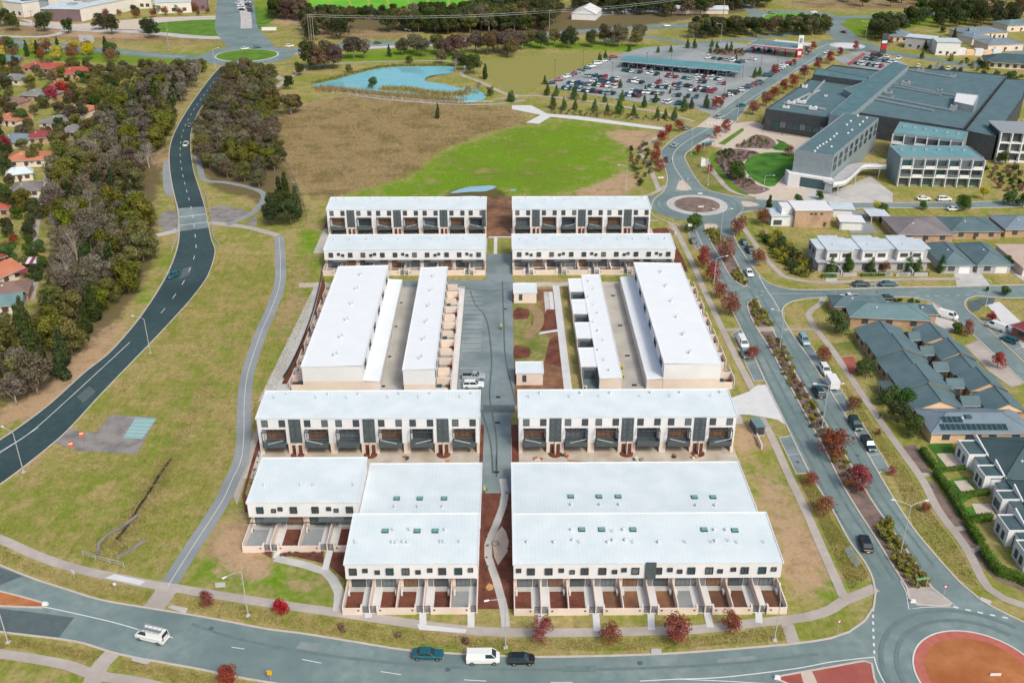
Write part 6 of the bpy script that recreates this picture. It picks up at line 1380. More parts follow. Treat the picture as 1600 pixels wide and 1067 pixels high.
for lab, A, B, D, rm, wm, k in (
    ('red-orange hip-roofed house near the main road, left of the largest red roof', (31, 105), (80, 108), 12, 'tile_red', 'brick_tan', 'hip'),
    ('largest red-roofed house near the main road, at the wood edge', (86, 117), (146, 114), 15, 'tile_red', 'brick_tan', 'hip'),
    ('small red-roofed house behind the crimson trees', (69, 137), (107, 137), 9, 'tile_red', 'brick_tan', 'hip'),
    ('low grey-roofed house beside the yellow poplars', (30, 149), (80, 151), 10, 'tile_grey', 'brick_tan', 'hip'),
    ('orange-roofed house with pale walls at the wood edge', (113, 147), (146, 149), 11, 'tile_orange', 'wall_cream', 'hip'),
    ('grey-green hip-roofed house with a pale drive', (60, 191), (104, 194), 12, 'tile_grey', 'wall_cream', 'hip'),
    ('small orange-roofed house at the left edge', (-8, 186), (27, 189), 9, 'tile_orange', 'wall_cream', 'hip'),
    ('pale blue-grey roofed house at the left edge', (-10, 221), (33, 223), 11, 'tile_blue', 'wall_cream', 'hip'),
    ('maroon-roofed house below the grey-green roof', (40, 217), (86, 213), 8, 'tile_maroon', 'brick_tan', 'hip'),
    ('terracotta hip-roofed house with cream walls', (8, 252), (72, 249), 10, 'tile_orange', 'wall_cream', 'hip'),
    ('teal-roofed house at the upper left edge', (-20, 97), (27, 95), 12, 'metal_teal', 'brick_tan', 'hip'),
    ('pale teal-roofed shed with cream fence at the left edge', (10, 274), (50, 270), 4, 'metal_pale', 'wall_cream', 'hip'),
    ('orange-roofed house with a red striped pergola', (-20, 442), (36, 418), 9, 'tile_orange', 'wall_cream', 'gx'),
    ('brown-roofed house below the red pergola', (-20, 463), (42, 457), 8, 'tile_brown', 'brick_tan', 'hip'),
    ('pale teal-roofed house lowest at the left edge', (-20, 480), (33, 474), 6, 'metal_teal', 'wall_cream', 'gx'),
    ('grey-roofed house between the teal roof and the red roofs', (0, 124), (30, 125), 9, 'tile_grey', 'wall_cream', 'hip'), ('brown-roofed house at the left edge above the orange one', (-14, 160), (26, 163), 9, 'tile_brown', 'brick_tan', 'hip'),
    ('terracotta house half hidden at the wood edge', (98, 172), (134, 175), 9, 'tile_orange', 'wall_cream', 'hip'), ('grey house behind the maroon roof', (92, 205), (118, 207), 8, 'tile_grey', 'brick_tan', 'hip'), ('brown-roofed house nearest the main road, left of the wood tip', (160, 112), (196, 113), 10, 'tile_brown', 'brick_tan', 'hip'), ('taupe-roofed house below the terracotta one', (18, 300), (62, 296), 8, 'tile_taupe', 'wall_cream', 'hip'), ('muted red house at the left edge below the teal shed', (-30, 330), (14, 326), 9, 'tile_red', 'brick_tan', 'hip'),
    ('dark red-roofed house behind the brown garden tree', (-30, 412), (8, 400), 7, 'tile_maroon', 'brick_red', 'hip')):
    house(lab, A, B, D, rm, wm, k, group=GW)
t = thing('pergola', 'red and white striped pergola beside the orange roof', 'pergola', (*g(24, 426), 0), R(12))
for k in range(6): MB().box(k * 1.0, k * 1.0 + .96, 0, 5, 2.3, 2.36).build('roof_sheet', 'tile_maroon' if k % 2 == 0 else 'white_gloss', t)
for x, y in ((.1, .1), (5.8, .1), (.1, 4.8), (5.8, 4.8)): MB().box(x, x + .12, y, y + .12, 0, 2.3).build('post', 'white_gloss', t)
t = thing('carport', 'small red metal carport below the striped pergola', 'carport', (*g(20, 440), 0), R(5)); MB().box(0, 7.5, 0, 3.2, 2.4, 2.5).build('roof', 'tile_maroon', t)
for x, y in ((.1, .1), (7.2, .1), (.1, 2.9), (7.2, 2.9)): MB().box(x, x + .12, y, y + .12, 0, 2.4).build('post', 'white_gloss', t)

# villas with slate roofs and apricot gables (plan metres; the street runs along y)
GV = 'slate-roofed villas beside the dual carriageway'
vn = ('nearest of the slate-roofed villas, with a broad apricot gable above the solar roof', 'second slate-roofed villa from the solar roof', 'third slate-roofed villa from the solar roof, apricot gable end showing', 'fourth slate-roofed villa from the solar roof', 'farthest of the slate-roofed villas, next to the teal-roofed house')
for i in range(5):
    y0 = 177.2 + i * 7.6; zz = 2.4 + .34 * (i % 2); xo = (0, .3, .1, .25, 0)[i]
    t = thing('villa', vn[i], 'villa', (85.4, y0, 0), 0, GV)
    block(t, xo, 0, 11.0, 7.58, zz, 2.3, 'gy', 'brick_tan', 'tile_slate', gm='wall_apricot', ov=.3)
    front_windows(t, xo, .5, 6.5, .9, 2, 1.4, 1.2, R(-90))
    ex = (100.8, 100.6, 100.2, 99.9, 99.5)[i] - 85.4
    if i in (0, 1, 3): block(t, ex, -1.2 + (1.0 if i == 1 else 0), 7.6, 7.0, 2.7, 2.0, 'gy', 'brick_tan', 'tile_slate', gm='wall_apricot', ov=.3)
    else: block(t, ex, 0, 7.2, 7.4, 2.5, 1.7, 'gy', 'brick_tan', 'tile_slate', gm='wall_apricot', ov=.3)
    block(t, 11.35, 1.9, ex - 11.75, 3.6, 2.4, 1.2, 'gx', 'brick_tan', 'tile_slate_x', ov=.25)
    window(t, 13.2, 1.9, .2, 1.6, 1.9, 0, .06, 1); MB().box(11.8, 12.6, 1.83, 1.9, .05, 2.1).build('door', 'door_brown', t)
    if i == 1:
        q = MB(); q.box(-3.2, .0, -.6, 5.2, 2.2, 2.32); q.build('verandah_roof', 'tile_dark', t)
        for k in range(5): MB().box(-3.1, -2.95, -.5 + k * 1.35, -.38 + k * 1.35, 0, 2.2).build('verandah_post', 'wall_cream', t)
house('teal metal-roofed house behind the slate villas', (1330, 494), (1452, 500), 9.5, 'metal_teal', 'brick_tan', 'hip', rise=1.6)
house('dark slate-roofed house at the street corner, beside the parked ute', (1305, 478), (1388, 479), 6, 'tile_slate_x', 'brick_tan', 'hip', rise=1.5)
house('small brick garage with a flat slate roof beside the white van', (1432, 489), (1464, 490), 5, 'tile_slate_x', 'brick_tan', 'hip', rise=.8, nw=1)
t = house('blue-grey roofed house carrying two rows of solar panels', (1457, 675), (1612, 675), 9.0, 'tile_blue', 'wall_apricot', 'hip', rise=1.8, nw=4)
# solar panels on the front roof slope, each its own panel
a = g(1457, 675, 2.7); sl = math.atan2(1.8, 4.95)
pm = MB().box(-.48, .48, -.8, .8, 0, .04).mesh('solar_panel', ['solar_blue']); pf = MB().box(-.51, .51, -.83, .83, -.02, .02).mesh('panel_frame', 'metal_grey')
def panel(x, y, k=0):
    z = 2.7 + .12 + (y + .45) * 1.8 / 4.95
    o = put('solar_panel', pm, t, (x, y, z)); o.rotation_euler = (sl, 0, 0); put('panel_frame', pf, o)
for k in range(13): panel(2.3 + k * 1.04, .95)
for k in range(4): panel(3.2 + k * 1.04, 2.75)
MB().box(-.6, .6, -.5, .5, 0, .5).build('evaporative_cooler', 'tile_dark', t, (8.2, 3.4, 4.0))
# white cottages behind hedges
GC = 'white cottages behind clipped hedges'
def cottage(label, x, y, W, D, wings, rm='tile_dark', rz=0):
    t = thing('cottage', label, 'cottage', (x, y, 0), 0, GC)
    whirly(block(t, 3.8, 0, W, D, 3.4, 3.4, 'hip', 'wall_white', rm), 4, 3, 4.6)
    MB().box(1.3, 3.78, .1, D - .1, 0, 3.0).build('link_wall', 'wall_white', t); MB().box(1.2, 3.78, .05, D - .05, 3.0, 3.12).build('link_roof', 'tile_dark', t)
    for (wx, wy, ww, wd, wh) in wings:
        MB().box(wx, wx + ww, wy, wy + wd, 0, wh).build('porch_wall', 'wall_white', t); MB().box(wx + .15, wx + ww - .15, wy + .15, wy + wd - .15, wh - .02, wh + .05).build('porch_roof', 'tile_dark', t)
        q = MB(); q.box(wx, wx + ww, wy, wy + .14, wh, wh + .3).box(wx, wx + ww, wy + wd - .14, wy + wd, wh, wh + .3).box(wx, wx + .14, wy + .14, wy + wd - .14, wh, wh + .3); q.build('parapet', 'wall_white', t)
        for d in (.3, .7): window(t, wx, wy + wd * d, .7, .95, 1.6, R(-90), .07, 0)
        MB().hexa([(wx + ww - .1, wy - .6, 3.0), (wx + ww + .15, wy - .6, 3.0), (wx + ww + .15, wy + wd + .4, 3.0), (wx + ww - .1, wy + wd + .4, 3.0), (wx + ww - .1, wy - .6, 3.5), (wx + ww + .15, wy - .6, 3.5), (wx + ww + .15, wy + wd + .4, 4.5), (wx + ww - .1, wy + wd + .4, 4.5)]).build('blade_wall', 'wall_white', t)
        window(t, wx + ww * .6, wy, .3, 1.6, 2.0, 0, .06, 1, name='sliding_door')
    return t
cottage('farthest white cottage with flat dark porches, beside the paved terrace', 89.2, 151.4, 16, 13.5, [(0, 7.4, 3.6, 5.2, 3.3), (0, .2, 3.6, 3.8, 3.3)])
cottage('middle white cottage with one flat dark porch', 89.3, 139.2, 16, 11.2, [(0, 5.4, 3.4, 2.9, 3.2)])
cottage('nearest white cottage with tall arched porch at the right edge', 86.4, 126.5, 14, 12, [(0, 9.2, 3.2, 4.6, 3.2), (0, 2.6, 3.2, 4.2, 3.2)])
for q in ([(1448, 695), (1487, 688), (1492, 708), (1512, 735), (1472, 738), (1462, 712)], [(1475, 752), (1510, 745), (1530, 770), (1500, 790), (1485, 775)], [(1500, 795), (1540, 785), (1545, 815), (1520, 815)]): sheet('lawn', gl(q), 'turf_dark', .05)
sheet('terrace_paving', gl([(1463, 709), (1488, 708), (1508, 734), (1484, 735)]), 'paver_warm', .07); sheet('terrace_paving', gl([(1518, 787), (1545, 787), (1560, 812), (1530, 812)]), 'paver_warm', .07); sheet('terrace_paving', gl([(1490, 752), (1510, 750), (1525, 768), (1505, 772)]), 'paver_warm', .07)
sheet('mulch_bed', gl([(1410, 697), (1430, 694), (1455, 740), (1432, 742)]), 'mulch_grey', .03); sheet('mulch_bed', gl([(1443, 753), (1460, 752), (1480, 785), (1512, 822), (1487, 824), (1463, 790)]), 'mulch_grey', .03); sheet('mulch_bed', gl([(1495, 830), (1515, 828), (1535, 860), (1600, 905), (1600, 925), (1555, 905), (1525, 875)]), 'mulch_grey', .03)
for pl in ([(1434, 742), (1456, 741)], [(1488, 827), (1508, 825)], [(1512, 861), (1532, 858)]): path_strip('entry_path', pl, 1.2, 'footpath', .05, False)
hedge('clipped hedge along the footpath by the farthest cottage', [(1440, 706), (1450, 720), (1462, 735)], 1.6, 1.5); hedge('long clipped hedge between the footpath and the middle cottages', [(1461, 742), (1475, 760), (1490, 785), (1507, 812)], 1.6, 1.6)
hedge('short clipped hedge between the two paved terraces', [(1495, 778), (1520, 775), (1543, 772)], 1.2, 1.3); hedge('short clipped hedge below the paved terrace', [(1465, 738), (1490, 735), (1518, 732)], .9, 1.0)
hedge('clipped hedge running down to the near cottage gate', [(1512, 820), (1522, 838), (1532, 852)], 1.7, 1.6); hedge('clipped hedge across the top of the near cottage garden', [(1514, 820), (1530, 814), (1548, 812)], 1.5, 1.5); hedge('nearest clipped hedge, curving to the right edge', [(1535, 862), (1546, 880), (1562, 898), (1585, 905), (1610, 918)], 1.9, 1.7)
hedge('low hedge in front of the grey townhouses, left part', [(1283, 434), (1306, 434)], 1.0, 1.1); hedge('low hedge in front of the grey townhouses, middle part', [(1345, 432), (1390, 431)], 1.0, 1.1); hedge('low hedge in front of the grey townhouses, far part', [(1405, 431), (1450, 430)], 1.0, 1.1)
hedge('green hedge behind the eastern back gardens', [(1498, 363), (1540, 362), (1600, 362)], 1.6, 1.8, 'leaf_pear', dens=110); hedge('green hedge beside the small pergola', [(1375, 345), (1388, 355), (1400, 365)], 1.6, 1.8, 'leaf_pear', dens=110)
# grey-white townhouses facing the side street
t = thing('townhouse_row', 'row of six grey and white townhouses with boxed white upper windows', 'townhouses', (87.6, 256.2, 0)); W = 31.5
MB().box(0, W, 2.2, 9.5, 0, 5.9).build('wall', 'wall_grey', t); MB().box(.6, W - .4, .2, 2.2, 0, 2.9).build('lower_wall', 'wall_grey', t); MB().box(-.2, W + .2, -.6, 2.19, 2.9, 3.08).build('porch_roof', 'wall_grey', t)
for i in range(3):
    x = 2.6 + i * 9.9
    MB().box(x, x + 7.2, .4, 9.8, 3.1, 6.1).build('upper_wall', 'white_gloss', t); MB().box(x - .25, x + 7.45, .1, 10.0, 6.1, 6.35).build('roof', 'metal_pale', t); MB().box(x + 3.52, x + 3.68, .34, .4, 3.1, 6.1).build('joint', 'wall_grey', t)
    MB().box(x + 7.5, x + 9.6, 1.8, 9.6, 5.9, 6.1).build('roof', 'metal_pale', t); MB().box(x + 1, x + 6, 10.0, 13, 0, 5.5).build('rear_wall', 'wall_grey', t); MB().box(x + .6, x + 6.4, 10.02, 13.3, 5.5, 5.7).build('rear_roof', 'metal_pale', t)
    for d in (1.8, 5.4): window(t, x + d, .4, 4.2, 2.1, 1.1, 0, .1, 2)
    for d in (1.2, 5.9): window(t, x + d, .2, .4, 1.6, 1.8, 0, .08, 1)
    whirly(t, x + 2.5, 4, 6.3); MB().box(x + 3.3, x + 3.7, -3.4, .2, 0, 1.7).build('dividing_wall', 'wall_grey', t); MB().box(x - 1.0, x + 3.0, -3.5, -3.3, 0, 1.1).build('front_wall', 'wall_grey', t); MB().box(x + 4.0, x + 7.8, -3.5, -3.3, 0, 1.1).build('front_wall', 'wall_grey', t)
    MB().box(x + 3.0, x + 4.0, .1, .2, 0, 2.2).build('door', 'frame_dark', t)
MB().box(0, 2.3, 2.0, 9.6, 5.9, 6.1).build('roof', 'metal_pale', t)
front_windows(t, 0, 3.0, 6, 3.8, 2, 1.2, 1.3, R(-90))
# houses behind them
t = thing('house', 'two-storey house with a white flat roof and beige brick wall near the roundabout', 'house', (*g(1240, 356), 0)); MB().box(0, 11.2, 0, 8.5, 0, 5.6).build('wall', 'brick_tan', t); MB().box(-.3, 11.5, -.3, 8.8, 5.6, 5.85).build('roof', 'white_gloss', t)
MB().box(-6.8, 0, 1.5, 8.5, 0, 3.2).build('wing_wall', 'white_gloss', t); MB().box(-7.1, -.32, 1.2, 8.8, 3.2, 3.4).build('wing_roof', 'metal_pale', t); MB().box(-3.5, -.02, 3.0, 8.4, 3.4, 5.5).build('upper_wall', 'white_gloss', t)
for d in (5.0, 6.3, 8.2): window(t, d, 0, 4.2, .9, .6, 0, .06)
window(t, 9.5, 0, .4, .8, 1.4, 0, .06); window(t, -4.8, 1.5, .4, 2.6, 1.6, 0, .06, 1)
def carport(label, px, W, D, z, m, rz=0.0):
    t = thing('carport', label, 'carport', (*g(*px), 0), rz); MB().box(0, W, 0, D, z, z + .18).build('roof', m, t); MB().box(.3, W - .3, .5, D - .3, 0, z).build('wall', 'wall_grey', t); MB().box(.9, W - .9, .42, .5, .05, z - .4).build('garage_door', 'white_gloss', t)
carport('white-roofed garage left of the two, behind the grey townhouses', (1297, 340), 7.5, 7, 2.7, 'metal_pale', R(-8)); carport('white-roofed garage nearer of the two, behind the grey townhouses', (1310, 360), 7.8, 6.5, 2.7, 'white_gloss', R(-6))
t = thing('pergola', 'small pergola with a pale flat roof on two posts', 'pergola', (*g(1358, 350), 0)); MB().box(-.3, 6.2, -.3, 6.5, 2.6, 2.75).build('roof', 'metal_pale', t)
for x, y in ((.5, .2), (5.3, .2), (.5, 5.8), (5.3, 5.8)): MB().box(x, x + .2, y, y + .2, 0, 2.6).build('post', 'wall_cream', t)
sheet('driveway', gl([(1318, 352), (1335, 330), (1348, 330), (1372, 365), (1330, 365)]), 'shared_path', .04)
GE = 'grey-roofed houses east of the roundabout'
for lab, A, B, D, rm, wm, k in (
    ('broad taupe hip-roofed house right of the small pergola', (1405, 366), (1490, 366), 15, 'tile_taupe', 'brick_tan', 'hip'), ('slate hip-roofed house with two small roof lights', (1488, 361), (1565, 361), 12, 'tile_slate_x', 'brick_tan', 'hip'),
    ('slate hip-roofed house at the right edge below the east road', (1572, 358), (1650, 358), 12, 'tile_blue', 'brick_tan', 'hip')):
    house(lab, A, B, D, rm, wm, k, group=GE)
for lab, x, W, y, D, rm, wm in (('green-grey gabled house beside the grey townhouses', 122.3, 8.6, 254.5, 15.5, 'tile_slate', 'wall_grey'), ('dark grey gabled house with a pale garage door', 132.2, 9.2, 254.5, 15.5, 'tile_slate', 'wall_grey'), ('cream-roofed house with a cream front, at the right edge', 144.0, 15, 252.5, 17, 'tile_cream', 'wall_cream')):
    t = thing('house', lab, 'house', (x, y, 0), 0, GE); block(t, 0, 0, W, D, 2.7, 2.3, 'hip', wm, rm); window(t, W * .3, 0, .8, 1.8, 1.3, 0, .08, 1); MB().box(W * .55, W * .9, -.06, 0, .05, 2.2).build('garage_door', 'white_gloss', t); whirly(t, W * .4, D * .4, 4.2)
sheet('driveway', gl([(1490, 425), (1530, 424), (1548, 447), (1495, 448)]), 'concrete', .04); sheet('driveway', gl([(1565, 415), (1600, 412), (1640, 440), (1600, 440)]), 'concrete', .04); sheet('driveway', gl([(1508, 540), (1530, 531), (1560, 560), (1600, 600), (1580, 605), (1545, 580)]), 'footpath', .04); sheet('driveway', gl([(1425, 478), (1460, 474), (1500, 512), (1480, 520), (1455, 500)]), 'concrete', .04)
sheet('pale_yard', gl([(1540, 474), (1562, 472), (1640, 545), (1640, 575), (1600, 545)]), 'concrete_pale', .05); sheet('dark_bed', gl([(1512, 472), (1535, 466), (1555, 466), (1552, 475), (1535, 478), (1530, 485), (1520, 488), (1513, 482)]), 'asphalt_patch', .06)
house('red-roofed brick house at the right edge beyond the white van', (1583, 508), (1660, 545), 9, 'tile_maroon', 'brick_red', 'hip', rise=1.6)
sheet('brick_patio', gl([(1316, 559), (1333, 557), (1342, 580), (1328, 585)]), 'red_paving', .05); sheet('lawn', gl([(1302, 537), (1335, 533), (1345, 552), (1312, 556)]), 'verge', .04)
# far right estate
GF = 'far houses at the upper right'
for lab, A, B, D, rm, wm, k, z in (
    ('slate-roofed far house leftmost of the upper right estate', (1388, 56), (1420, 58), 16, 'tile_blue', 'wall_cream', 'hip', 3), ('pale cube townhouse with blank white end wall', (1465, 66), (1502, 67), 12, 'metal_pale', 'white_gloss', 'flat', 7), ('pale townhouse row behind the cube townhouse', (1416, 58), (1460, 62), 10, 'metal_pale', 'wall_grey', 'flat', 6),
    ('long slate roof behind the cube townhouse', (1510, 53), (1575, 50), 16, 'tile_blue', 'wall_cream', 'hip', 4), ('slate-roofed far house in front of the long roof', (1545, 70), (1600, 68), 14, 'tile_blue', 'wall_cream', 'hip', 4), ('green-roofed far house at the upper right corner', (1575, 40), (1620, 38), 14, 'metal_teal', 'wall_cream', 'hip', 4),
    ('slate-roofed far house between the dark cypresses', (1520, 60), (1548, 58), 12, 'tile_blue', 'wall_cream', 'hip', 4)):
    house(lab, A, B, D, rm, wm, k, z=z, group=GF)
t = thing('garden_wall', 'apricot and white stepped garden wall below the cube townhouse', 'wall', (*g(1482, 86), 0), R(-10))
for k in range(6): MB().box(k * 4.6, k * 4.6 + 4.3, 0, 4, 0, 3.4 if k % 2 else 2.6).build('wall_panel', 'white_gloss' if k % 2 else 'wall_apricot', t)
t = thing('pavilion', 'dark hip-roofed pavilion beyond the shopping centre', 'pavilion', (*g(1540, 106), 0), R(-18)); block(t, 0, 0, 24, 14, 3.2, 3.2, 'hip', 'wall_cream', 'tile_dark', ov=1.2); front_windows(t, 1, 0, 22, .6, 6, 1.8, 1.8)

# ------------------------------------------------------------------ shopping centre and apartments
def facade(t, p0, p1, z0, nx, nz, w, h, dz, glass=('glass_dark', 'glass_mid', 'glass_teal'), inset=0.0, bars=1):
    a, b_ = Vector(p0), Vector(p1); L = (b_ - a).length; d = (b_ - a) / L; nrm = Vector((d.y, -d.x)); rz = math.atan2(d.y, d.x)
    for i in range(nx):
        p = a + d * (L * (i + .5) / nx) + nrm * inset
        for j in range(nz): window(t, p.x, p.y, z0 + j * dz, w, h, rz, .12, bars, glass[(i * 2 + j * 3) % len(glass)])
def slab_building(name, label, cat, roof_px, z, wm, rm, par=.5, z0=0.0, group=None):
    p = gl(roof_px, z); a = 0
    for k in range(len(p)): a += p[k][0] * p[(k + 1) % len(p)][1] - p[(k + 1) % len(p)][0] * p[k][1]
    if a < 0: p = p[::-1]
    c = p[0]; q = [(x - c[0], y - c[1]) for x, y in p]
    t = thing(name, label, cat, (*c, 0), 0, group)
    MB().prism(q, z0, z - .05).build('wall', wm, t)
    cx = sum(x for x, y in q) / len(q); cy = sum(y for x, y in q) / len(q)
    r_ = MB().prism([(x + (cx - x) * .012, y + (cy - y) * .012) for x, y in q], z - .04, z + .03).build('roof', rm, t)
    mb = MB()
    for k in range(len(q)):
        a_, b_ = Vector(q[k]), Vector(q[(k + 1) % len(q)]); d = (b_ - a_).normalized(); n_ = Vector((-d.y, d.x)) * .3
        mb.prism([tuple(a_), tuple(b_), tuple(b_ + n_), tuple(a_ + n_)], z - .05, z + par)
    mb.build('parapet', wm, t)
    return t, q, p
t, q, p = slab_building('shopping_centre', 'large flat dark-roofed shopping hall with service ducts on top', 'shopping centre', [(1419, 106), (1574, 119), (1505, 203), (1337, 177)], 9, 'wall_charcoal', 'mall_roof', .4)
hall = t; ho = p
def on_hall(px, z=9): a = g(*px, z); return (a[0] - hall.location.x, a[1] - hall.location.y)
for a, b_ in (((1420, 111), (1490, 123)), ((1392, 132), (1500, 153)), ((1395, 136), (1470, 150)), ((1372, 152), (1490, 175)), ((1362, 156), (1458, 175))):
    u, v = on_hall(a), on_hall(b_); MB().tube([(*u, 9.35), (*v, 9.35)], .45, 6).build('roof_duct', 'wall_steel', hall)
def plant(parent, x, y, z, w, d, h, m='metal_grey'):
    o = MB().box(-w / 2, w / 2, -d / 2, d / 2, .25, h).build('plant_unit', m, parent, (x, y, z), R(-32)); q_ = MB()
    for sx in (-1, 1):
        for sy in (-1, 1): q_.box(sx * w * .42 - .1, sx * w * .42 + .1, sy * d * .42 - .1, sy * d * .42 + .1, 0, .25)
    q_.tube([(0, 0, h), (0, 0, h + .15)], min(w, d) * .32, 10); q_.build('fan', 'wall_charcoal', o)
for px, w, d, h in (((1438, 113), 3, 2, 1.5), ((1415, 133), 3.5, 2.5, 1.7), ((1388, 148), 3, 2, 1.5), ((1489, 122), 2, 2, 1.5), ((1489, 173), 2.5, 2, 2.2), ((1464, 107), 2, 2, 2), ((1468, 143), 2, 2, 1), ((1394, 154), 1.2, 1.2, 1.2)):
    u = on_hall(px); plant(hall, *u, 9, w, d, h)
t2, q2, p2 = slab_building('plant_room', 'pale rooftop plant enclosure on the dark shopping hall', 'plant room', [(1494, 146), (1530, 150), (1522, 167), (1490, 160)], 11.5, 'metal_grey', 'white_gloss', .3, z0=9.0)
slab_building('shopping_wing', 'dark-roofed wing along the edge of the shopping hall, beside the loading dock', 'shopping centre', [(1572, 124), (1605, 126), (1600, 152), (1556, 215), (1508, 205)], 9.0, 'wall_charcoal', 'mall_roof', .3)
t, q, p = slab_building('shopping_mall', 'flat dark-roofed shopping wing along the maple-lined street', 'shopping centre', [(1196, 172), (1300, 103), (1376, 112), (1330, 147), (1337, 163), (1295, 186)], 8.5, 'wall_charcoal', 'mall_roof', .5)
mall = t
def on(o, px, z): a = g(*px, z); return (a[0] - o.location.x, a[1] - o.location.y)
for px, w, d, h in (((1236, 164), 3, 2, 1.6), ((1252, 162), 3.5, 2, 1.4), ((1270, 172), 3, 2, 1.5), ((1228, 170), 2.5, 1.5, 1.2), ((1257, 138), 2, 2, 1.5), ((1329, 128), 2, 2, 1.5), ((1290, 152), 1.2, 1.2, 1)): plant(mall, *on(mall, px, 8.5), 8.5, w, d, h, 'white_gloss')
for a, b_ in (((1258, 160), (1288, 128)), ((1262, 152), (1280, 143)), ((1240, 160), (1265, 148)), ((1225, 163), (1290, 173))): MB().tube([(*on(mall, a, 8.5), 8.9), (*on(mall, b_, 8.5), 8.9)], .5, 6).build('roof_duct', 'metal_grey', mall)
facade(mall, on(mall, (1200, 176), 8.5), on(mall, (1293, 188), 8.5), 3.0, 9, 1, 2.4, 2.6, 3, inset=.02)
slab_building('arcade_roof', 'raised blue-green arcade roof crossing the shopping centre', 'shopping centre', [(1395, 97), (1420, 104), (1338, 175), (1322, 183), (1296, 178), (1332, 147), (1318, 140), (1345, 130)], 11.0, 'wall_steel', 'mall_teal', .15)
slab_building('clerestory', 'long raised teal roof on the street side of the shopping centre', 'shopping centre', [(1276, 107), (1358, 122), (1352, 128), (1270, 117)], 11.0, 'wall_charcoal', 'mall_teal', .15)
# apartments
t, q, p = slab_building('apartment_block', 'long grey apartment block with dark roof and white skylight domes', 'apartments', [(1319, 178), (1373, 186), (1302, 245), (1242, 236)], 12.0, 'wall_steel', 'mall_roof', .35)
for px in [(1273, 237), (1277, 232), (1281, 229), (1286, 226), (1291, 223), (1297, 219), (1303, 214), (1307, 210), (1299, 230), (1325, 209), (1331, 204), (1343, 196), (1348, 191), (1354, 185), (1323, 196), (1329, 190), (1340, 182)]:
    u = on(t, px, 12); MB().tube([(*u, 12.0), (*u, 12.35), (*u, 12.5)], [.45, .4, .15], 8).build('skylight_dome', 'white_gloss', t)
facade(t, on(t, (1302, 245), 12), on(t, (1373, 186), 12), 6.4, 9, 2, 3.2, 2.0, 2.7, inset=.03, bars=2)
a, b_ = on(t, (1302, 245), 12), on(t, (1242, 236), 12)
MB().prism([(b_[0] - 1.5, b_[1] - 1.5), (a[0] + .5, a[1] - 2.5), (a[0] + .5, a[1] - .05), (b_[0] - 1.5, b_[1] + 3)], 0, 4.6).build('podium', 'wall_white', t)
window(t, *[(x * .45 + y * .55) for x, y in zip((b_[0] - 1.5, b_[1] - 1.5), (a[0] + .5, a[1] - 2.5))], .6, 8.5, 3.3, math.atan2(a[1] - b_[1] - 1, a[0] - b_[0] + 2), .1, 3, 'glass_teal')
# curved white balcony linking the blocks
pl = smooth(gl([(1302, 290), (1322, 286), (1340, 270), (1352, 262), (1385, 262)], 4), step=1)
o = thing('walkway', 'curved white elevated walkway between the grey apartment blocks', 'walkway', (*pl[0], 0)); ll = [(x - pl[0][0], y - pl[0][1]) for x, y in pl]
mb = MB(); A_, B_ = offset(ll, 5.5), ll
for i in range(len(ll) - 1): mb.hexa([(*B_[i], 3.6), (*B_[i + 1], 3.6), (*A_[i + 1], 3.6), (*A_[i], 3.6), (*B_[i], 4.0), (*B_[i + 1], 4.0), (*A_[i + 1], 4.0), (*A_[i], 4.0)])
mb.build('deck', 'wall_grey', o); mb = MB(); B2 = offset(ll, .2)
for i in range(len(ll) - 1): mb.hexa([(*B_[i], 3.4), (*B_[i + 1], 3.4), (*B2[i + 1], 3.4), (*B2[i], 3.4), (*B_[i], 5.1), (*B_[i + 1], 5.1), (*B2[i + 1], 5.1), (*B2[i], 5.1)])
mb.build('balustrade', 'white_gloss', o)
for k in (2, len(ll) // 2, len(ll) - 3): MB().cyl(ll[k], .2, 0, 3.6, 8).build('column', 'wall_grey', o)
def glass_block(label, roof, z, nx, nz, floor_w):
    t, q, p = slab_building('apartment_block', label, 'apartments', roof, z, 'wall_steel', 'deck_teal', .25)
    a, b_ = Vector(on(t, roof[3], z)), Vector(on(t, roof[2], z)); L = (b_ - a).length; d = (b_ - a) / L; nrm = Vector((d.y, -d.x)); rz = math.atan2(d.y, d.x)
    hh = z / nz
    for j in range(nz):
        zb = .4 + j * (z - .8) / nz
        if j: MB().hexa([(*(a + nrm * 1.6), zb - .25), (*(b_ + nrm * 1.6), zb - .25), (*(b_ + nrm * .01), zb - .25), (*(a + nrm * .01), zb - .25), (*(a + nrm * 1.6), zb + .05), (*(b_ + nrm * 1.6), zb + .05), (*(b_ + nrm * .01), zb + .05), (*(a + nrm * .01), zb + .05)]).build('balcony_slab', 'white_gloss', t)
        for i in range(nx):
            pp = a + d * (L * (i + .5) / nx) + nrm * .03
            window(t, pp.x, pp.y, zb + .1, L / nx - .9, hh - .9, rz, .1, 2, ('glass_dark', 'glass_mid', 'glass_teal', 'glass_dark')[(i * 3 + j) % 4], name='sliding_door')
            if j:
                pb = a + d * (L * (i + .5) / nx) + nrm * 1.55; w = L / nx - .8
                MB().box(-w / 2, w / 2, -.04, .04, zb + .05, zb + 1.0).build('balustrade', 'glass_mid' if (i + j) % 2 else 'white_gloss', t, (pb.x, pb.y, 0), rz)
    for i in range(nx + 1):
        pp = a + d * (L * i / nx); MB().box(-.12, .12, -1.5, 0, 0, z - .3).build('fin', 'white_gloss', t, (pp.x, pp.y, 0), rz)
    for k in range(6):
        u = Vector(on(t, roof[0], z)).lerp(Vector(on(t, roof[1], z)), (k + .6) / 6.4); v = (a.lerp(b_, (k + .6) / 6.4)); w = u.lerp(v, .35); MB().box(-.5, .5, -.35, .35, z, z + .5).build('roof_unit', 'metal_grey', t, (w.x, w.y, 0))
    return t
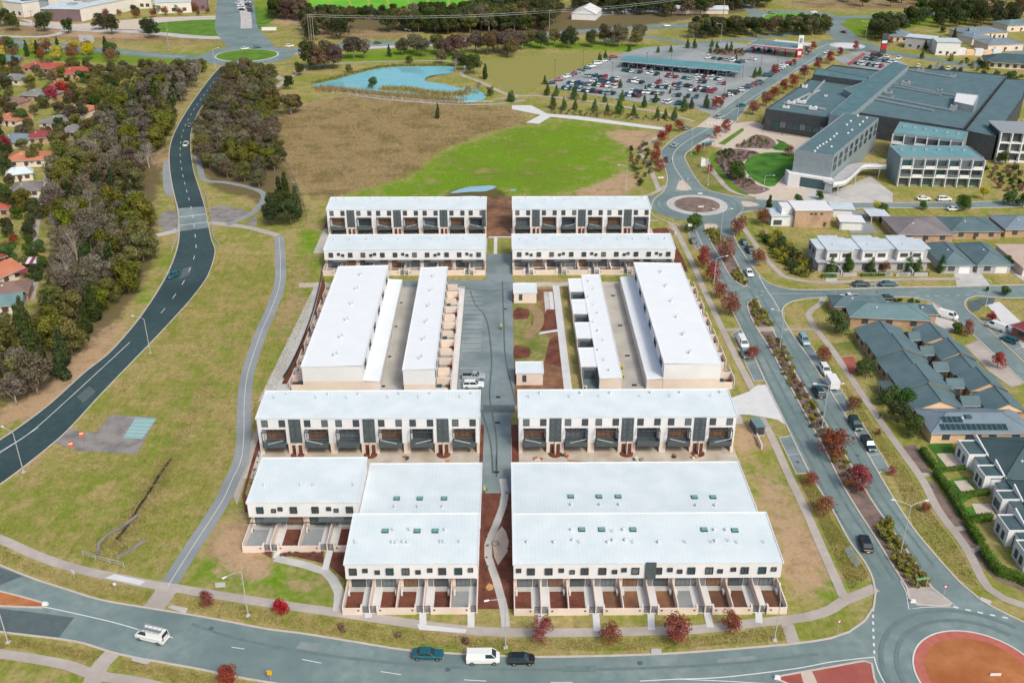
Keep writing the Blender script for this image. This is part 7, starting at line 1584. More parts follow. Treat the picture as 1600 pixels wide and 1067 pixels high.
glass_block('teal-roofed glass apartment block with white fins, nearer the street', [(1389, 228), (1513, 229), (1538, 248), (1408, 246)], 10, 7, 3, 4)
glass_block('teal-roofed glass apartment block with white fins, behind the nearer one', [(1406, 191), (1513, 207), (1505, 220), (1396, 208)], 10, 6, 3, 4)
glass_block('grey and white apartment block cut off by the right edge', [(1582, 196), (1640, 150), (1680, 190), (1566, 206)], 11, 4, 3, 4) if False else None
t = thing('apartment_block', 'grey and white framed apartment block cut off at the right edge', 'apartments', (*g(1556, 254), 0), R(-8)); MB().box(0, 30, 2.5, 16, 0, 11).build('wall', 'wall_charcoal', t); MB().box(-.5, 30, .5, 17, 11, 11.4).build('roof', 'metal_grey', t)
for j in range(3): MB().box(-.2, 30, .6, 2.45, j * 3.5 + .0, j * 3.5 + .5).build('balcony_slab', 'white_gloss', t)
for i in range(6):
    MB().box(i * 4 - .2, i * 4 + .2, .55, 2.45, .5, 11).build('fin', 'white_gloss', t)
    for j in range(3): window(t, i * 4 + 2, 2.5, j * 3.5 + .7, 3.0, 2.4, 0, .1, 2, ('glass_mid', 'glass_dark')[(i + j) % 2], name='sliding_door')
# car park canopy, petrol station, marquee, school
p0, p1 = Vector(g(968, 96, 3.6)), Vector(g(1155, 112, 3.6)); d = (p1 - p0); L = d.length; rz = math.atan2(d.y, d.x)
t = thing('parking_canopy', 'long teal-roofed canopy over the middle rows of the car park', 'canopy', (*p0, 0), rz); MB().hexa([(0, 0, 3.4), (L, 0, 3.4), (L, 11.5, 4.1), (0, 11.5, 4.1), (0, 0, 3.6), (L, 0, 3.6), (L, 11.5, 4.3), (0, 11.5, 4.3)]).build('roof', 'teal_sheet', t)
MB().box(0, L, -.12, -.01, 3.3, 3.7).build('fascia', 'wall_grey', t)
for k in range(14):
    for y in (.8, 10.4): MB().box(k * L / 13.4, k * L / 13.4 + .25, y, y + .25, 0, 3.5).build('post', 'wall_steel', t)
p0, p1 = Vector(g(1168, 70, 5)), Vector(g(1246, 78, 5)); d = (p1 - p0); L = d.length
t = thing('petrol_station', 'petrol station canopy with a red and white fascia', 'petrol station', (*p0, 0), math.atan2(d.y, d.x)); MB().box(0, L, 0, 15, 4.6, 5.4).build('canopy', 'white_gloss', t); MB().box(-.1, L + .1, -.1, 15.1, 4.75, 5.1).build('fascia', 'red_sign', t); MB().box(.4, L - .4, .4, 14.6, 5.4, 5.5).build('roof', 'metal_teal', t)
for k in range(5):
    MB().box(2 + k * (L - 4) / 4 - .25, 2 + k * (L - 4) / 4 + .25, 5, 5.5, 0, 4.6).build('column', 'red_sign', t); MB().box(2 + k * (L - 4) / 4 - .6, 2 + k * (L - 4) / 4 + .6, 5.6, 6.3, 0, 1.7).build('pump', 'wall_charcoal', t)
MB().box(8, L, 18, 26, 0, 4).build('shop', 'wall_grey', t); MB().box(7.7, L + .3, 17.7, 26.3, 4, 4.3).build('shop_roof', 'metal_pale', t)
t = thing('price_sign', 'tall red and white petrol price pylon', 'sign', (*g(1248, 91), 0)); MB().box(-1.3, 1.3, -.3, .3, 0, 5).build('board', 'red_sign', t); MB().box(-1.35, 1.35, -.35, .35, 5, 12).build('head', 'white_gloss', t); MB().box(-.9, .9, -.42, -.36, 1.6, 3.6).build('price_panel', 'white_gloss', t); MB().box(-.8, .8, -.42, -.36, 8, 10.5).build('emblem', 'wall_steel', t)
t = thing('price_sign', 'dark shop pylon with red panels beside the mall car park', 'sign', (*g(1379, 84), 0)); MB().box(-1.6, 1.6, -.3, .3, 0, 11).build('board', 'wall_charcoal', t); MB().box(-1.4, 1.4, -.38, -.31, 2.5, 5).build('panel', 'red_sign', t); MB().box(-1.4, 1.4, -.38, -.31, 5.6, 7).build('panel', 'white_gloss', t)
t = thing('marquee', 'large white peaked marquee beyond the main road', 'marquee', (*g(893, 31), 0), R(-15)); block(t, 0, 0, 16, 22, 4, 3.6, 'gy', 'white_gloss', 'white_gloss', ov=.3)
t = thing('shed', 'long low shed with pale ribbed roof beyond the marquee', 'shed', (*g(1040, 22), 0), R(-3)); block(t, 0, 0, 42, 12, 3, 1.6, 'gx', 'wall_cream', 'metal_pale')
mat('school_cream', S(226, 220, 212), S(234, 229, 222), .2, .9); mat('school_plum', S(122, 104, 108), S(134, 116, 120), .2, .9)
GS = 'school buildings at the upper left'
for lab, A, B, D, zz, wm in (('white and green school block at the far left', (8, 24), (38, 28), 40, 9, 'school_cream'), ('green-grey school hall with a dark entrance', (38, 25), (78, 23), 30, 9, 'wall_steel'), ('large white school block with plum end wall and roof plant', (90, 31), (128, 34), 60, 8, 'school_cream'), ('plum school wing beside the large white block', (128, 34), (160, 22), 26, 7.5, 'school_plum'),
                        ('low green-roofed school wing', (165, 17), (198, 16), 22, 6, 'wall_steel'), ('white school block with an orange panel', (216, 14), (238, 14), 30, 8, 'school_cream'), ('white-porticoed school block near the forecourt', (244, 22), (300, 20), 26, 7, 'school_cream'), ('plum school block beside the autumn trees', (300, 18), (325, 17), 26, 8, 'school_plum')):
    a, b_ = g(*A), g(*B); W = math.dist(a, b_); t = thing('school_building', lab, 'school', (*a, 0), math.atan2(b_[1] - a[1], b_[0] - a[0]), GS)
    MB().box(0, W, 0, D, 0, zz).build('wall', wm, t); MB().box(-.4, W + .4, -.4, D + .4, zz, zz + .5).build('roof', 'metal_pale' if wm != 'wall_steel' else 'metal_teal', t)
    front_windows(t, 1, 0, W - 2, 1.2, max(2, int(W / 6)), 2.4, 2.2); MB().box(W * .3, W * .5, D * .3, D * .5, zz + .5, zz + 2).build('plant_unit', 'metal_grey', t)
# playing-field marks
sheet('sports_field', gl([(484, 0), (484, 9), (600, 15), (760, 12), (790, -4), (800, -22), (480, -22)]), 'field_green', .03)
for x in (515, 545, 575, 605, 637, 668, 700, 728): line([(x - 4, -20), (x, 0), (x + 5, 13)], 1.6, z=.06, m='straw_mark', name='field_marking')
sheet('sports_field', gl([(384, 8), (402, 12), (430, 30), (400, 50), (384, 46)]), 'lawn', .03); sheet('school_lawn', smooth(gl([(226, 44), (260, 35), (350, 32), (355, 52), (320, 57), (250, 54)]), True), 'lawn', .03)
# ------------------------------------------------------------------ vehicles
PAINT = {'white': (236, 240, 240), 'silver': (170, 182, 188), 'grey': (104, 116, 122), 'black': (34, 42, 46), 'teal': (34, 96, 108), 'dark green': (30, 62, 62), 'red': (164, 40, 62), 'blue': (60, 84, 120), 'pale blue': (136, 176, 186), 'orange': (214, 130, 50)}
for k, c in PAINT.items(): mat('paint_' + k, S(*c), S(*c), 1.0, .28, spec=.6)
glassy('car_glass', S(38, 62, 70), .05); mat('lamp_red', S(170, 30, 34), S(150, 26, 30), 3, .3); mat('lamp_clear', S(220, 226, 228), S(210, 216, 218), 3, .2); mat('hub_grey', S(150, 156, 160), S(170, 176, 180), 4, .4, metal=.5); mat('trim_black', S(40, 44, 46), S(48, 52, 54), 4, .6)
# kind: length, half width, belt height, roof height, cabin (x rear base, rear top, front top, front base), bonnet height, boot height
CAR = {'sedan': (4.7, .92, .92, 1.45, (-1.75, -1.05, .25, 1.0), .86, .92), 'hatch': (4.0, .88, .95, 1.5, (-1.95, -1.6, .3, 1.05), .88, .95), 'suv': (4.7, .95, 1.08, 1.72, (-2.3, -2.0, .3, 1.05), 1.05, 1.08), 'ute': (5.2, .94, 1.08, 1.75, (-.35, -.2, .65, 1.3), 1.05, 1.0), 'van': (5.0, .97, 1.25, 1.98, (-2.48, -2.4, 1.2, 1.95), 1.1, 1.25)}
def car_geo(kind):
    L, hw, zb, zr, cab, zh, zt = CAR[kind]; h = L / 2
    body = MB(); st = [(-h, .8, .45, zt - .12), (-h + .12, .95, .3, zt), (cab[0], 1.0, .24, zb), (0, 1.0, .22, zb), (cab[3], 1.0, .24, zb - .01), (h - .5, .97, .26, zh), (h - .12, .9, .3, zh - .14), (h, .78, .4, zh - .3)]
    n_ = 8
    for (x, wf, z0, z1) in st:
        w = hw * wf
        body.v += [(x, -w * .88, z0), (x, -w, z0 + .16), (x, -w, z1 - .16), (x, -w * .9, z1), (x, w * .9, z1), (x, w, z1 - .16), (x, w, z0 + .16), (x, w * .88, z0)]
    for i in range(len(st) - 1):
        for k in range(n_):
            k2 = (k + 1) % n_; body.f.append((i * n_ + k, i * n_ + k2, (i + 1) * n_ + k2, (i + 1) * n_ + k)); body.m.append(0)
    body.f.append(tuple(reversed(range(n_)))); body.m.append(0); body.f.append(tuple((len(st) - 1) * n_ + k for k in range(n_))); body.m.append(0)
    wb, wt = hw * .88, hw * .7
    def ring4(z, t_):
        a = cab[0] + (cab[1] - cab[0]) * t_; b_ = cab[3] + (cab[2] - cab[3]) * t_; w = wb + (wt - wb) * t_
        return [(a, -w, z), (b_, -w, z), (b_, w, z), (a, w, z)]
    zz = lambda t_: zb - .02 + (zr - zb) * t_
    gl_ = MB().hexa(ring4(zz(0), 0) + ring4(zz(.9), .9)); roof = MB().hexa(ring4(zz(.88), .86) + ring4(zz(1.0), 1.06))
    pil = MB()   # body-coloured pillars at the four corners and the middle post
    for s_ in (-1, 1):
        for (x0, x1) in ((cab[0], cab[1]), (cab[3], cab[2]), ((cab[0] + cab[3]) / 2 - .1, (cab[1] + cab[2]) / 2 - .1)): pil.tube([(x0, s_ * wb * 1.0, zz(0)), (x0 + (x1 - x0) * .9, s_ * (wb + (wt - wb) * .9), zz(.9))], .055, 4)
    if kind == 'van':
        pil.hexa([(cab[0], -wb - .03, zb - .05), (.35, -wb - .03, zb - .05), (.35, wb + .03, zb - .05), (cab[0], wb + .03, zb - .05), (cab[1], -wt - .05, zz(.92)), (.35, -wt - .05, zz(.92)), (.35, wt + .05, zz(.92)), (cab[1], wt + .05, zz(.92))])
    if kind == 'ute':
        pil.box(-h + .1, cab[0] - .08, -hw * .9, -hw * .82, zb - .1, zb + .12).box(-h + .1, cab[0] - .08, hw * .82, hw * .9, zb - .1, zb + .12).box(-h + .08, -h + .14, -hw * .88, hw * .88, zb - .2, zb + .12)
    return L, hw, zb, zr, cab, zh, body, gl_, roof, pil
def merged(*src):
    mb = MB()
    for q in src:
        i = len(mb.v); mb.v += q.v; mb.f += [tuple(i + k for k in f) for f in q.f]; mb.m += q.m
    return mb
def wheel_geo(r=.33, w=.22):
    t_ = MB().tube([(0, -w / 2, 0), (0, w / 2, 0)], r, 14); hb = MB().tube([(0, -w / 2 - .01, 0), (0, w / 2 + .01, 0)], r * .6, 10); return t_, hb
def car(kind, colour, px, heading, label, group=None, rack=False, xy=None, z=.05):
    """heading: compass angle of travel in plan, degrees from +x counter-clockwise"""
    L, hw, zb, zr, cab, zh, body, gl_, roof, pil = cached(('geo', kind), lambda: car_geo(kind)); p = xy or g(*px); P = 'paint_' + colour
    t = thing({'van': 'van', 'ute': 'pickup'}.get(kind, 'car'), label, {'van': 'van', 'ute': 'pickup'}.get(kind, 'car'), (p[0], p[1], z), R(heading), group)
    me = cached(('cm', kind, colour), lambda: (body.mesh('body', P), gl_.mesh('windows', 'car_glass'), merged(roof, pil).mesh('roof', P)))
    put('body', me[0], t); put('windows', me[1], t); put('roof', me[2], t)
    tw, hb = cached('wheel', lambda: tuple(x.mesh(nm, m) for x, nm, m in zip(wheel_geo(), ('wheel', 'hub'), ('rubber_black', 'hub_grey'))))
    for x in (-L / 2 + .85, L / 2 - .85):
        for s_ in (-1, 1): w = put('wheel', tw, t, (x, s_ * (hw - .08), .32)); put('hub', hb, w)
    lm = cached(('lamps', kind), lambda: (MB().box(-.06, .06, -.2, .2, -.09, .09).mesh('headlight', 'lamp_clear'), MB().box(-.05, .05, -.17, .17, -.12, .12).mesh('tail_light', 'lamp_red')))
    for s_ in (-1, 1): put('headlight', lm[0], t, (L / 2 - .05, s_ * hw * .6, zh - .36)); put('tail_light', lm[1], t, (-L / 2 + .03, s_ * hw * .66, zb - .22))
    MB().box(-L / 2 - .02, -L / 2 + .02, -.25, .25, .45, .6).build('number_plate', 'white_gloss', t)
    if kind == 'ute': MB().box(-L / 2 + .15, cab[0] - .1, -hw * .8, hw * .8, zb - .04, zb + .0).build('tray', 'trim_black', t)
    if rack:
        q = MB()
        for k in range(5): q.box(-1.9 + k * .8, -1.84 + k * .8, -.75, .75, zr + .08, zr + .13)
        q.box(-2.0, 1.4, -.75, -.7, zr + .08, zr + .14).box(-2.0, 1.4, .7, .75, zr + .08, zr + .14); q.build('roof_rack', 'metal_grey', t)
        MB().box(-2.1, 1.7, .1, .5, zr + .15, zr + .24).build('ladder', 'hub_grey', t)
    return t
NB = 90.5   # the dual carriageway runs along +y
car('van', 'white', (238, 998), 163, 'white van with ladder racks driving left on the bottom road', rack=True); car('sedan', 'teal', (669, 1026), -3, 'teal sedan parked at the kerb behind the white van'); car('van', 'white', (755, 1032), 0, 'white van parked at the kerb on the bottom road'); car('hatch', 'black', (815, 1034), 1, 'black hatchback parked in front of the white kerbside van')
car('sedan', 'black', (1352, 853), -97 + 180, 'black sedan driving on the near end of the dual carriageway')
car('ute', 'dark green', (1356, 697), NB + 180, 'dark green pickup parked nearest in the long kerbside bay'); car('suv', 'dark green', (1336, 666), NB + 180, 'dark green wagon parked just behind the dark green pickup'); car('suv', 'white', (1289, 582), NB + 180, 'white four-wheel drive parked ahead of the box trailer'); car('suv', 'dark green', (1278, 616), NB, 'dark people mover driving beside the box trailer'); car('suv', 'pale blue', (1256, 535), NB + 180, 'pale blue four-wheel drive parked alone near the side street')
car('van', 'white', (1160, 539), NB + 180, 'white van parked beside the stepped courtyards'); car('hatch', 'pale blue', (1164, 556), NB + 180, 'pale blue hatchback half hidden by a bronze tree'); car('sedan', 'white', (1170, 429), NB + 180, 'white sedan driving down the eastern carriageway'); car('hatch', 'teal', (1162, 381), NB, 'teal hatchback parked near the roundabout, ahead of a green wagon'); car('suv', 'dark green', (1171, 393), NB, 'dark green wagon parked behind the teal hatchback'); car('hatch', 'grey', (1083, 379), NB, 'grey hatchback parked under the tree by the estate footpath')
car('ute', 'white', (1327, 468), 180, 'white pickup with a black tray parked at the corner'); car('sedan', 'dark green', (1382, 469), 180, 'dark green sedan parked behind the white pickup'); car('sedan', 'dark green', (1345, 447), 0, 'dark green sedan parked before the grey townhouses'); car('sedan', 'teal', (1387, 447), 0, 'bright teal sedan parked before the grey townhouses')
car('van', 'white', (1480, 497), -40, 'white van on the driveway behind the slate villas'); car('van', 'white', (1556, 514), 128, 'white van parked at the kerb by the pale yard'); car('hatch', 'teal', (1576, 534), 128, 'teal hatchback parked below the white van by the pale yard')
car('hatch', 'teal', (271, 433), -118, 'teal hatchback driving down the curving dark road'); car('ute', 'white', (291, 228), 96, 'white pickup driving up the curving dark road between the woods'); car('sedan', 'grey', (297, 198), 98, 'grey car just ahead of the white pickup between the woods')
car('suv', 'white', (740, 605), 0, 'white work wagon with an orange roof beacon in the estate bays'); car('ute', 'silver', (740, 592), 0, 'silver-blue pickup beside the white work wagon')
car('sedan', 'silver', (1054, 229), 60, 'silver sedan driving on the bend towards the crossing'); car('suv', 'grey', (1043, 252), 100, 'grey wagon driving round the bend by the red trees'); car('sedan', 'grey', (1072, 203), 35, 'grey-blue car parked near the crossing'); car('suv', 'silver', (1125, 185), 38, 'silver wagon at the raised crossing'); car('sedan', 'teal', (1158, 167), 38, 'teal sedan on the shopping street above the crossing'); car('sedan', 'white', (1292, 84), 215, 'white sedan entering the far small roundabout'); car('hatch', 'teal', (1280, 94), 35, 'teal hatchback on the shopping street near the top')
car('sedan', 'white', (1443, 313), 0, 'white pickup-like car outside the glass apartments'); car('suv', 'white', (1475, 314), 0, 'white wagon outside the glass apartments'); car('sedan', 'white', (1490, 329), 10, 'white car by the slate-roofed house on the east road')
car('suv', 'white', (453, 74), 0, 'white wagon on the main road left of the pond'); car('sedan', 'dark green', (590, 69), 3, 'dark car on the main road behind the pond'); car('suv', 'white', (638, 66), 3, 'white wagon on the main road behind the pond'); car('sedan', 'white', (1042, 42), 5, 'white car on the main road above the car park'); car('sedan', 'black', (1205, 22), 0, 'black car leaving the far grass roundabout'); car('sedan', 'white', (1271, 21), 180, 'white car behind the far grass roundabout'); car('sedan', 'black', (1290, 40), 110, 'black car south of the far grass roundabout'); car('sedan', 'red', (1318, 52), 110, 'red car between the two far roundabouts'); car('sedan', 'teal', (402, 76), 30, 'teal car entering the far left roundabout'); car('sedan', 'white', (383, 78), 30, 'white car entering the far left roundabout')
# covered box trailer
t = thing('box_trailer', 'white box trailer with a coloured rear panel behind the white four-wheel drive', 'trailer', (*g(1300, 606), .05), R(NB + 180)); MB().box(-2.1, 1.7, -1.05, 1.05, .55, 2.5).build('box', 'white_gloss', t); MB().box(-2.16, -2.1, -.9, .9, .7, 2.3).build('rear_panel', 'teal_sheet', t); MB().box(-2.19, -2.16, -.5, .7, 1.0, 2.0).build('poster', 'orange_soil', t); MB().box(1.7, 2.9, -.06, .06, .5, .62).build('drawbar', 'trim_black', t)
tw, hb = CACHE['wheel']
for s_ in (-1, 1): w = put('wheel', tw, t, (-.2, s_ * .98, .32)); put('hub', hb, w)
# ------------------------------------------------------------------ car park cars: one mesh each, too small to show parts
def small_car(kind, colour):
    L, hw, zb, zr, cab, zh, body, gl_, roof, pil = cached(('geo', kind), lambda: car_geo(kind)); mb = MB()
    for src, mi in ((body, 0), (gl_, 1), (roof, 0)):
        i = len(mb.v); mb.v += src.v; mb.f += [tuple(i + k for k in f) for f in src.f]; mb.m += [mi] * len(src.f)
    for x in (-L / 2 + .85, L / 2 - .85):
        for s_ in (-1, 1): mb.tube([(x, s_ * (hw - .19), .32), (x, s_ * (hw + .02), .32)], .32, 8, 2)
    return mb.mesh('parked_car', ['paint_' + colour, 'car_glass', 'rubber_black'])
CN = {'sedan': 'sedan', 'hatch': 'hatchback', 'suv': 'wagon', 'ute': 'pickup', 'van': 'van'}
crr = random.Random(41)
COLS = ['white'] * 9 + ['silver'] * 4 + ['grey'] * 2 + ['black'] * 3 + ['teal'] * 3 + ['dark green'] * 3 + ['red'] * 2 + ['blue'] * 2
def car_row(a, b_, n_, where, fill=.93, ang=None, group='cars in the shopping car park', cols=None):
    A, B = Vector(g(*a)), Vector(g(*b_)); d = B - A; base = math.degrees(math.atan2(d.y, d.x)); idx_ = 0
    for k in range(n_):
        if crr.random() > fill: continue
        p = A + d * ((k + .5) / n_); kind = crr.choice(['sedan', 'hatch', 'hatch', 'suv', 'suv', 'sedan', 'ute', 'van'] if crr.random() < .8 else ['sedan', 'hatch']); c = crr.choice(cols or COLS)
        hd = (base + 90 if ang is None else ang) + (180 if crr.random() < .4 else 0) + crr.uniform(-3, 3)
        o = put('parked_car', cached(('small', kind, c), lambda: small_car(kind, c)), None, (p.x + crr.uniform(-.15, .15), p.y + crr.uniform(-.4, .4), .05), R(hd))
        tag(o, f'{c} {CN[kind]}, {ORD[idx_]} from the left in the {where}', 'car', group); idx_ += 1
for a, b_, n_, w in (((1016, 158), (1076, 166), 9, 'car park row nearest the footpath'), ((903, 142.5), (1002, 152), 15, 'second car park row, left part'), ((984, 144), (1092, 154), 16, 'second car park row, right part'), ((886, 131), (966, 137.5), 12, 'third car park row, left part'), ((982, 128), (1006, 131), 4, 'short row of the middle car park'),
                     ((1012, 136), (1116, 145), 16, 'third car park row, right part'), ((913, 120), (968, 126), 8, 'fourth car park row, left part'), ((1026, 130), (1082, 137), 9, 'fourth car park row, middle part'), ((1086, 129), (1134, 133), 8, 'fourth car park row, right part'), ((972, 111.5), (1030, 118), 9, 'row below the teal canopy, left part'), ((1040, 120), (1080, 125), 6, 'row below the teal canopy, right part'),
                     ((974, 102), (1150, 118), 26, 'front row under the teal canopy'), ((982, 95), (1150, 109), 22, 'back row under the teal canopy'), ((1064, 87), (1150, 97), 9, 'scattered row behind the teal canopy'), ((1150, 100), (1186, 92), 5, 'short row beside the petrol station')):
    car_row(a, b_, n_, w, .9 if n_ > 10 else .85)
car_row((1000, 107), (1034, 111), 6, 'short row at the canopy foot', .9); car_row((1090, 139), (1120, 142), 6, 'third car park row, end part', .95); car_row((880, 139), (903, 141.5), 5, 'second car park row, field end', .9); car_row((1086, 121), (1128, 126), 7, 'fifth car park row, right part', .95); car_row((922, 127), (966, 131), 7, 'half row of the left car park', .95); car_row((1100, 104), (1148, 104), 0, 'x'); car_row((858, 133), (966, 88), 20, 'field-side line of the car park', .75, 20); car_row((1117, 158), (1190, 129), 13, 'street-side car park line, lower part', .9, 170); car_row((1196, 122), (1232, 100), 8, 'street-side car park line, upper part', .9, 170)
car_row((1196, 176), (1300, 106), 15, 'kerb line under the red street trees', .55, 52); car_row((1336, 100), (1378, 106), 9, 'near row behind the mall', .95); car_row((1350, 93), (1398, 99), 10, 'middle row behind the mall', .9); car_row((1362, 87), (1412, 94), 9, 'far row behind the mall', .8)
car_row((1170, 78), (1236, 85), 7, 'line of cars under the petrol canopy', .7); car_row((372, 4), (379, 18), 7, 'line beside the school entrance road', .9, 0, 'cars by the school'); car_row((386, 2), (392, 20), 8, 'second line by the school road', .9, 0, 'cars by the school'); car_row((1430, 104), (1515, 112), 9, 'line behind the dark shopping hall', .7)
# caravan yard beyond the marquee
car_row((925, 22), (1000, 18), 14, 'front line of the caravan yard', .9, None, 'vehicles of the caravan yard', ['white']); car_row((930, 16), (1010, 12), 14, 'rear line of the caravan yard', .9, None, 'vehicles of the caravan yard', ['white', 'white', 'orange'])
sheet('yard', gl([(915, 26), (1035, 20), (1030, 8), (915, 12)]), 'carpark_asphalt', .03)
# ------------------------------------------------------------------ street furniture
mat('galvanised', S(190, 194, 194), S(204, 208, 208), 2, .5, metal=.2); mat('sign_green', S(120, 176, 130), S(110, 166, 120), 2, .5); mat('hi_vis', S(210, 228, 60), S(196, 216, 52), 3, .7); mat('skin', S(206, 160, 132), S(196, 150, 122), 3, .6); mat('cloth_dark', S(48, 52, 62), S(58, 62, 72), 3, .9); mat('bin_green', S(46, 122, 92), S(54, 132, 100), 2, .5); mat('bin_yellow', S(236, 196, 36), S(228, 186, 30), 2, .5); mat('orange_plastic', S(226, 108, 40), S(212, 96, 34), 2, .6); mat('timber_grey', S(150, 136, 122), S(166, 152, 138), 2, .9); mat('yellow_sign', S(232, 184, 40), S(224, 176, 36), 2, .5); mat('stone', S(150, 140, 128), S(172, 162, 150), 1, .9)
def lamp(px, h, arms, label, reach=2.6, group='street lamps'):
    t = thing('street_lamp', label, 'street lamp', (*g(*px), 0), 0, group)
    put('pole', cached(('pole', h), lambda: MB().tube([(0, 0, 0), (0, 0, .4), (0, 0, h * .9), (0, 0, h)], [.15, .1, .075, .06], 8).mesh('pole', 'galvanised')), t)
    put('base_plate', cached('lbase', lambda: MB().box(-.3, .3, -.3, .3, 0, .22).mesh('base_plate', 'concrete')), t)
    for a in arms:
        o = put('arm', cached(('arm', h, reach), lambda: MB().tube([(0, 0, h - .05), (reach * .4, 0, h + .3), (reach, 0, h + .5)], [.055, .05, .045], 6).mesh('arm', 'galvanised')), t, (0, 0, 0), R(a))
        put('lamp_head', cached(('lhead', h, reach), lambda: MB().hexa([(reach - .1, -.13, h + .42), (reach + .65, -.16, h + .48), (reach + .65, .16, h + .48), (reach - .1, .13, h + .42), (reach - .1, -.1, h + .58), (reach + .6, -.12, h + .62), (reach + .6, .12, h + .62), (reach - .1, .1, h + .58)]).mesh('lamp_head', 'white_gloss')), o)
    return t
for px, h, arms, lab in (((37, 738), 9, [150], 'street lamp on the verge at the far left of the curving road'), ((235, 552), 9, [165], 'street lamp beside the curving road above the gravel pad'), ((388, 962), 9, [225], 'street lamp by the footpath left of the curved garden path'), ((790, 1012), 9.5, [195], 'street lamp at the foot of the winding garden path'), ((1210, 1000), 8, [80], 'street lamp at the corner of the large front terrace'), ((13, 1004), 9, [150], 'street lamp on the near verge at the bottom left'),
                         ((1407, 864), 10, [160, 15], 'double-armed lamp in the near end of the long median'), ((1284, 669), 10, [175, 5], 'double-armed lamp in the median beside the box trailer'), ((1218, 548), 10, [160], 'street lamp in the median below the side street'), ((1114, 458), 10, [10], 'street lamp on the estate side, by the two red maples'), ((1125, 380), 10, [160, 20], 'double-armed lamp in the first median near the roundabout'), ((1303, 470), 10, [170], 'street lamp at the side street corner'), ((1106, 290), 9, [150], 'street lamp on the grass north of the roundabout'), ((1080, 241), 9, [140], 'street lamp on the bend by the bus stop'), ((1152, 186), 9, [140], 'street lamp beside the raised crossing'), ((1193, 297), 5, [-20], 'short plaza lamp beside the round lawn'),
                         ((1540, 478), 7, [150], 'street lamp at the bend by the pale yard'), ((643, 76), 10, [180], 'street lamp behind the pond on the main road'), ((1126, 66), 10, [180], 'street lamp behind the car park'), ((1352, 62), 10, [180], 'street lamp by the far small roundabout'), ((264, 78), 10, [90], 'street lamp on the main road left of the far roundabout'), ((310, 128), 8, [150], 'street lamp at the top of the curving road'), ((336, 105), 9, [30], 'street lamp at the mouth of the curving road'), ((978, 295), 8, [180], 'street lamp at the corner of the green field')):
    lamp(px, h, arms, lab)
def small_pole(px, h, label, kind='light', m='galvanised'):
    t = thing('car_park_lamp', label, 'lamp', (*g(*px), 0), 0, 'car park lamps'); MB().tube([(0, 0, 0), (0, 0, h)], [.1, .06], 6).build('pole', m, t); MB().box(-.5, .5, -.2, .2, h, h + .2).build('lamp_head', m, t)
for i, px in enumerate([(867, 120), (911, 104), (931, 142), (956, 124), (1030, 132), (1048, 104), (1132, 146), (1160, 122), (1189, 103), (1010, 108), (1215, 96)]): small_pole(px, 8, f'dark car park lamp pole, {ORD[i]} in a zigzag from the field side', m='wall_charcoal')
def sign(px, h, w, hh, m, label, rz=0, posts=1, tri=False, name='road_sign'):
    t = thing(name, label, 'sign', (*g(*px), 0), R(rz))
    for k in range(posts): x = 0 if posts == 1 else (-w * .35 + k * w * .7); MB().tube([(x, 0, 0), (x, 0, h)], .04, 6).build('post', 'galvanised', t)
    if tri: MB().hexa([(-.04, -.05, h - .5), (.04, -.05, h - .5), (.04, -.02, h - .5), (-.04, -.02, h - .5), (-w / 2, -.05, h + .3), (w / 2, -.05, h + .3), (w / 2, -.02, h + .3), (-w / 2, -.02, h + .3)]).build('plate', m, t); MB().hexa([(-.02, -.06, h - .32), (.02, -.06, h - .32), (.02, -.051, h - .32), (-.02, -.051, h - .32), (-w * .3, -.06, h + .2), (w * .3, -.06, h + .2), (w * .3, -.051, h + .2), (-w * .3, -.051, h + .2)]).build('inner_plate', 'white_gloss', t)
    else: MB().box(-w / 2, w / 2, -.06, -.02, h - hh, h).build('plate', m, t)
    return t
sign((1473, 934), 2.4, .9, .7, 'lamp_red', 'give-way triangle on the splitter island near the big roundabout', tri=True); sign((1308, 988), 2.3, .8, .7, 'lamp_red', 'give-way triangle on the verge left of the big roundabout', tri=True); sign((1074, 290), 2.4, .9, .7, 'lamp_red', 'give-way triangle north of the mulched roundabout', tri=True)
sign((1439, 919), 2.3, 2.4, .45, 'sign_green', 'green street-name board on two posts in the median tip', 8, 2); sign((1077, 365), 3.2, 1.3, .9, 'white_gloss', 'white board on a post south-west of the mulched roundabout'); sign((1155, 366), 3.2, 1.3, .9, 'white_gloss', 'white board on a post south-east of the mulched roundabout'); sign((1032, 285), 2.0, 2.0, .5, 'white_gloss', 'low white street-name board by the red trees', 0, 2)
sign((118, 908), 2.4, .7, .7, 'white_gloss', 'square white sign on the verge at lower left', -30); sign((423, 1064), 2.2, .7, .9, 'yellow_sign', 'small yellow sign at the near kerb of the bottom road'); sign((182, 925), 2.0, .5, .5, 'white_gloss', 'small white sign by the pale footpath slab'); sign((1098, 262), 3.4, 1.6, 3.0, 'white_gloss', 'tall white information board by the bus stop'); sign((1095, 326), .9, 1.8, .5, 'white_gloss', 'white chevron board on the mulched roundabout'); sign((1094, 305), .8, 1.6, .4, 'white_gloss', 'white chevron board north of the mulched roundabout'); sign((1554, 1058), .9, 1.6, .6, 'white_gloss', 'white chevron board on the orange roundabout')
sign((136, 66), 4, 9, 4, 'wall_grey', 'grey board on the grass below the school', -5, 2); sign((421, 52), 3.5, 9, 2, 'white_gloss', 'long white board above the far left roundabout', 0, 2); sign((267, 184), 2.2, 2.6, 1.4, 'sign_green', 'bright green board at the wood edge by the curving road', 20, 2)
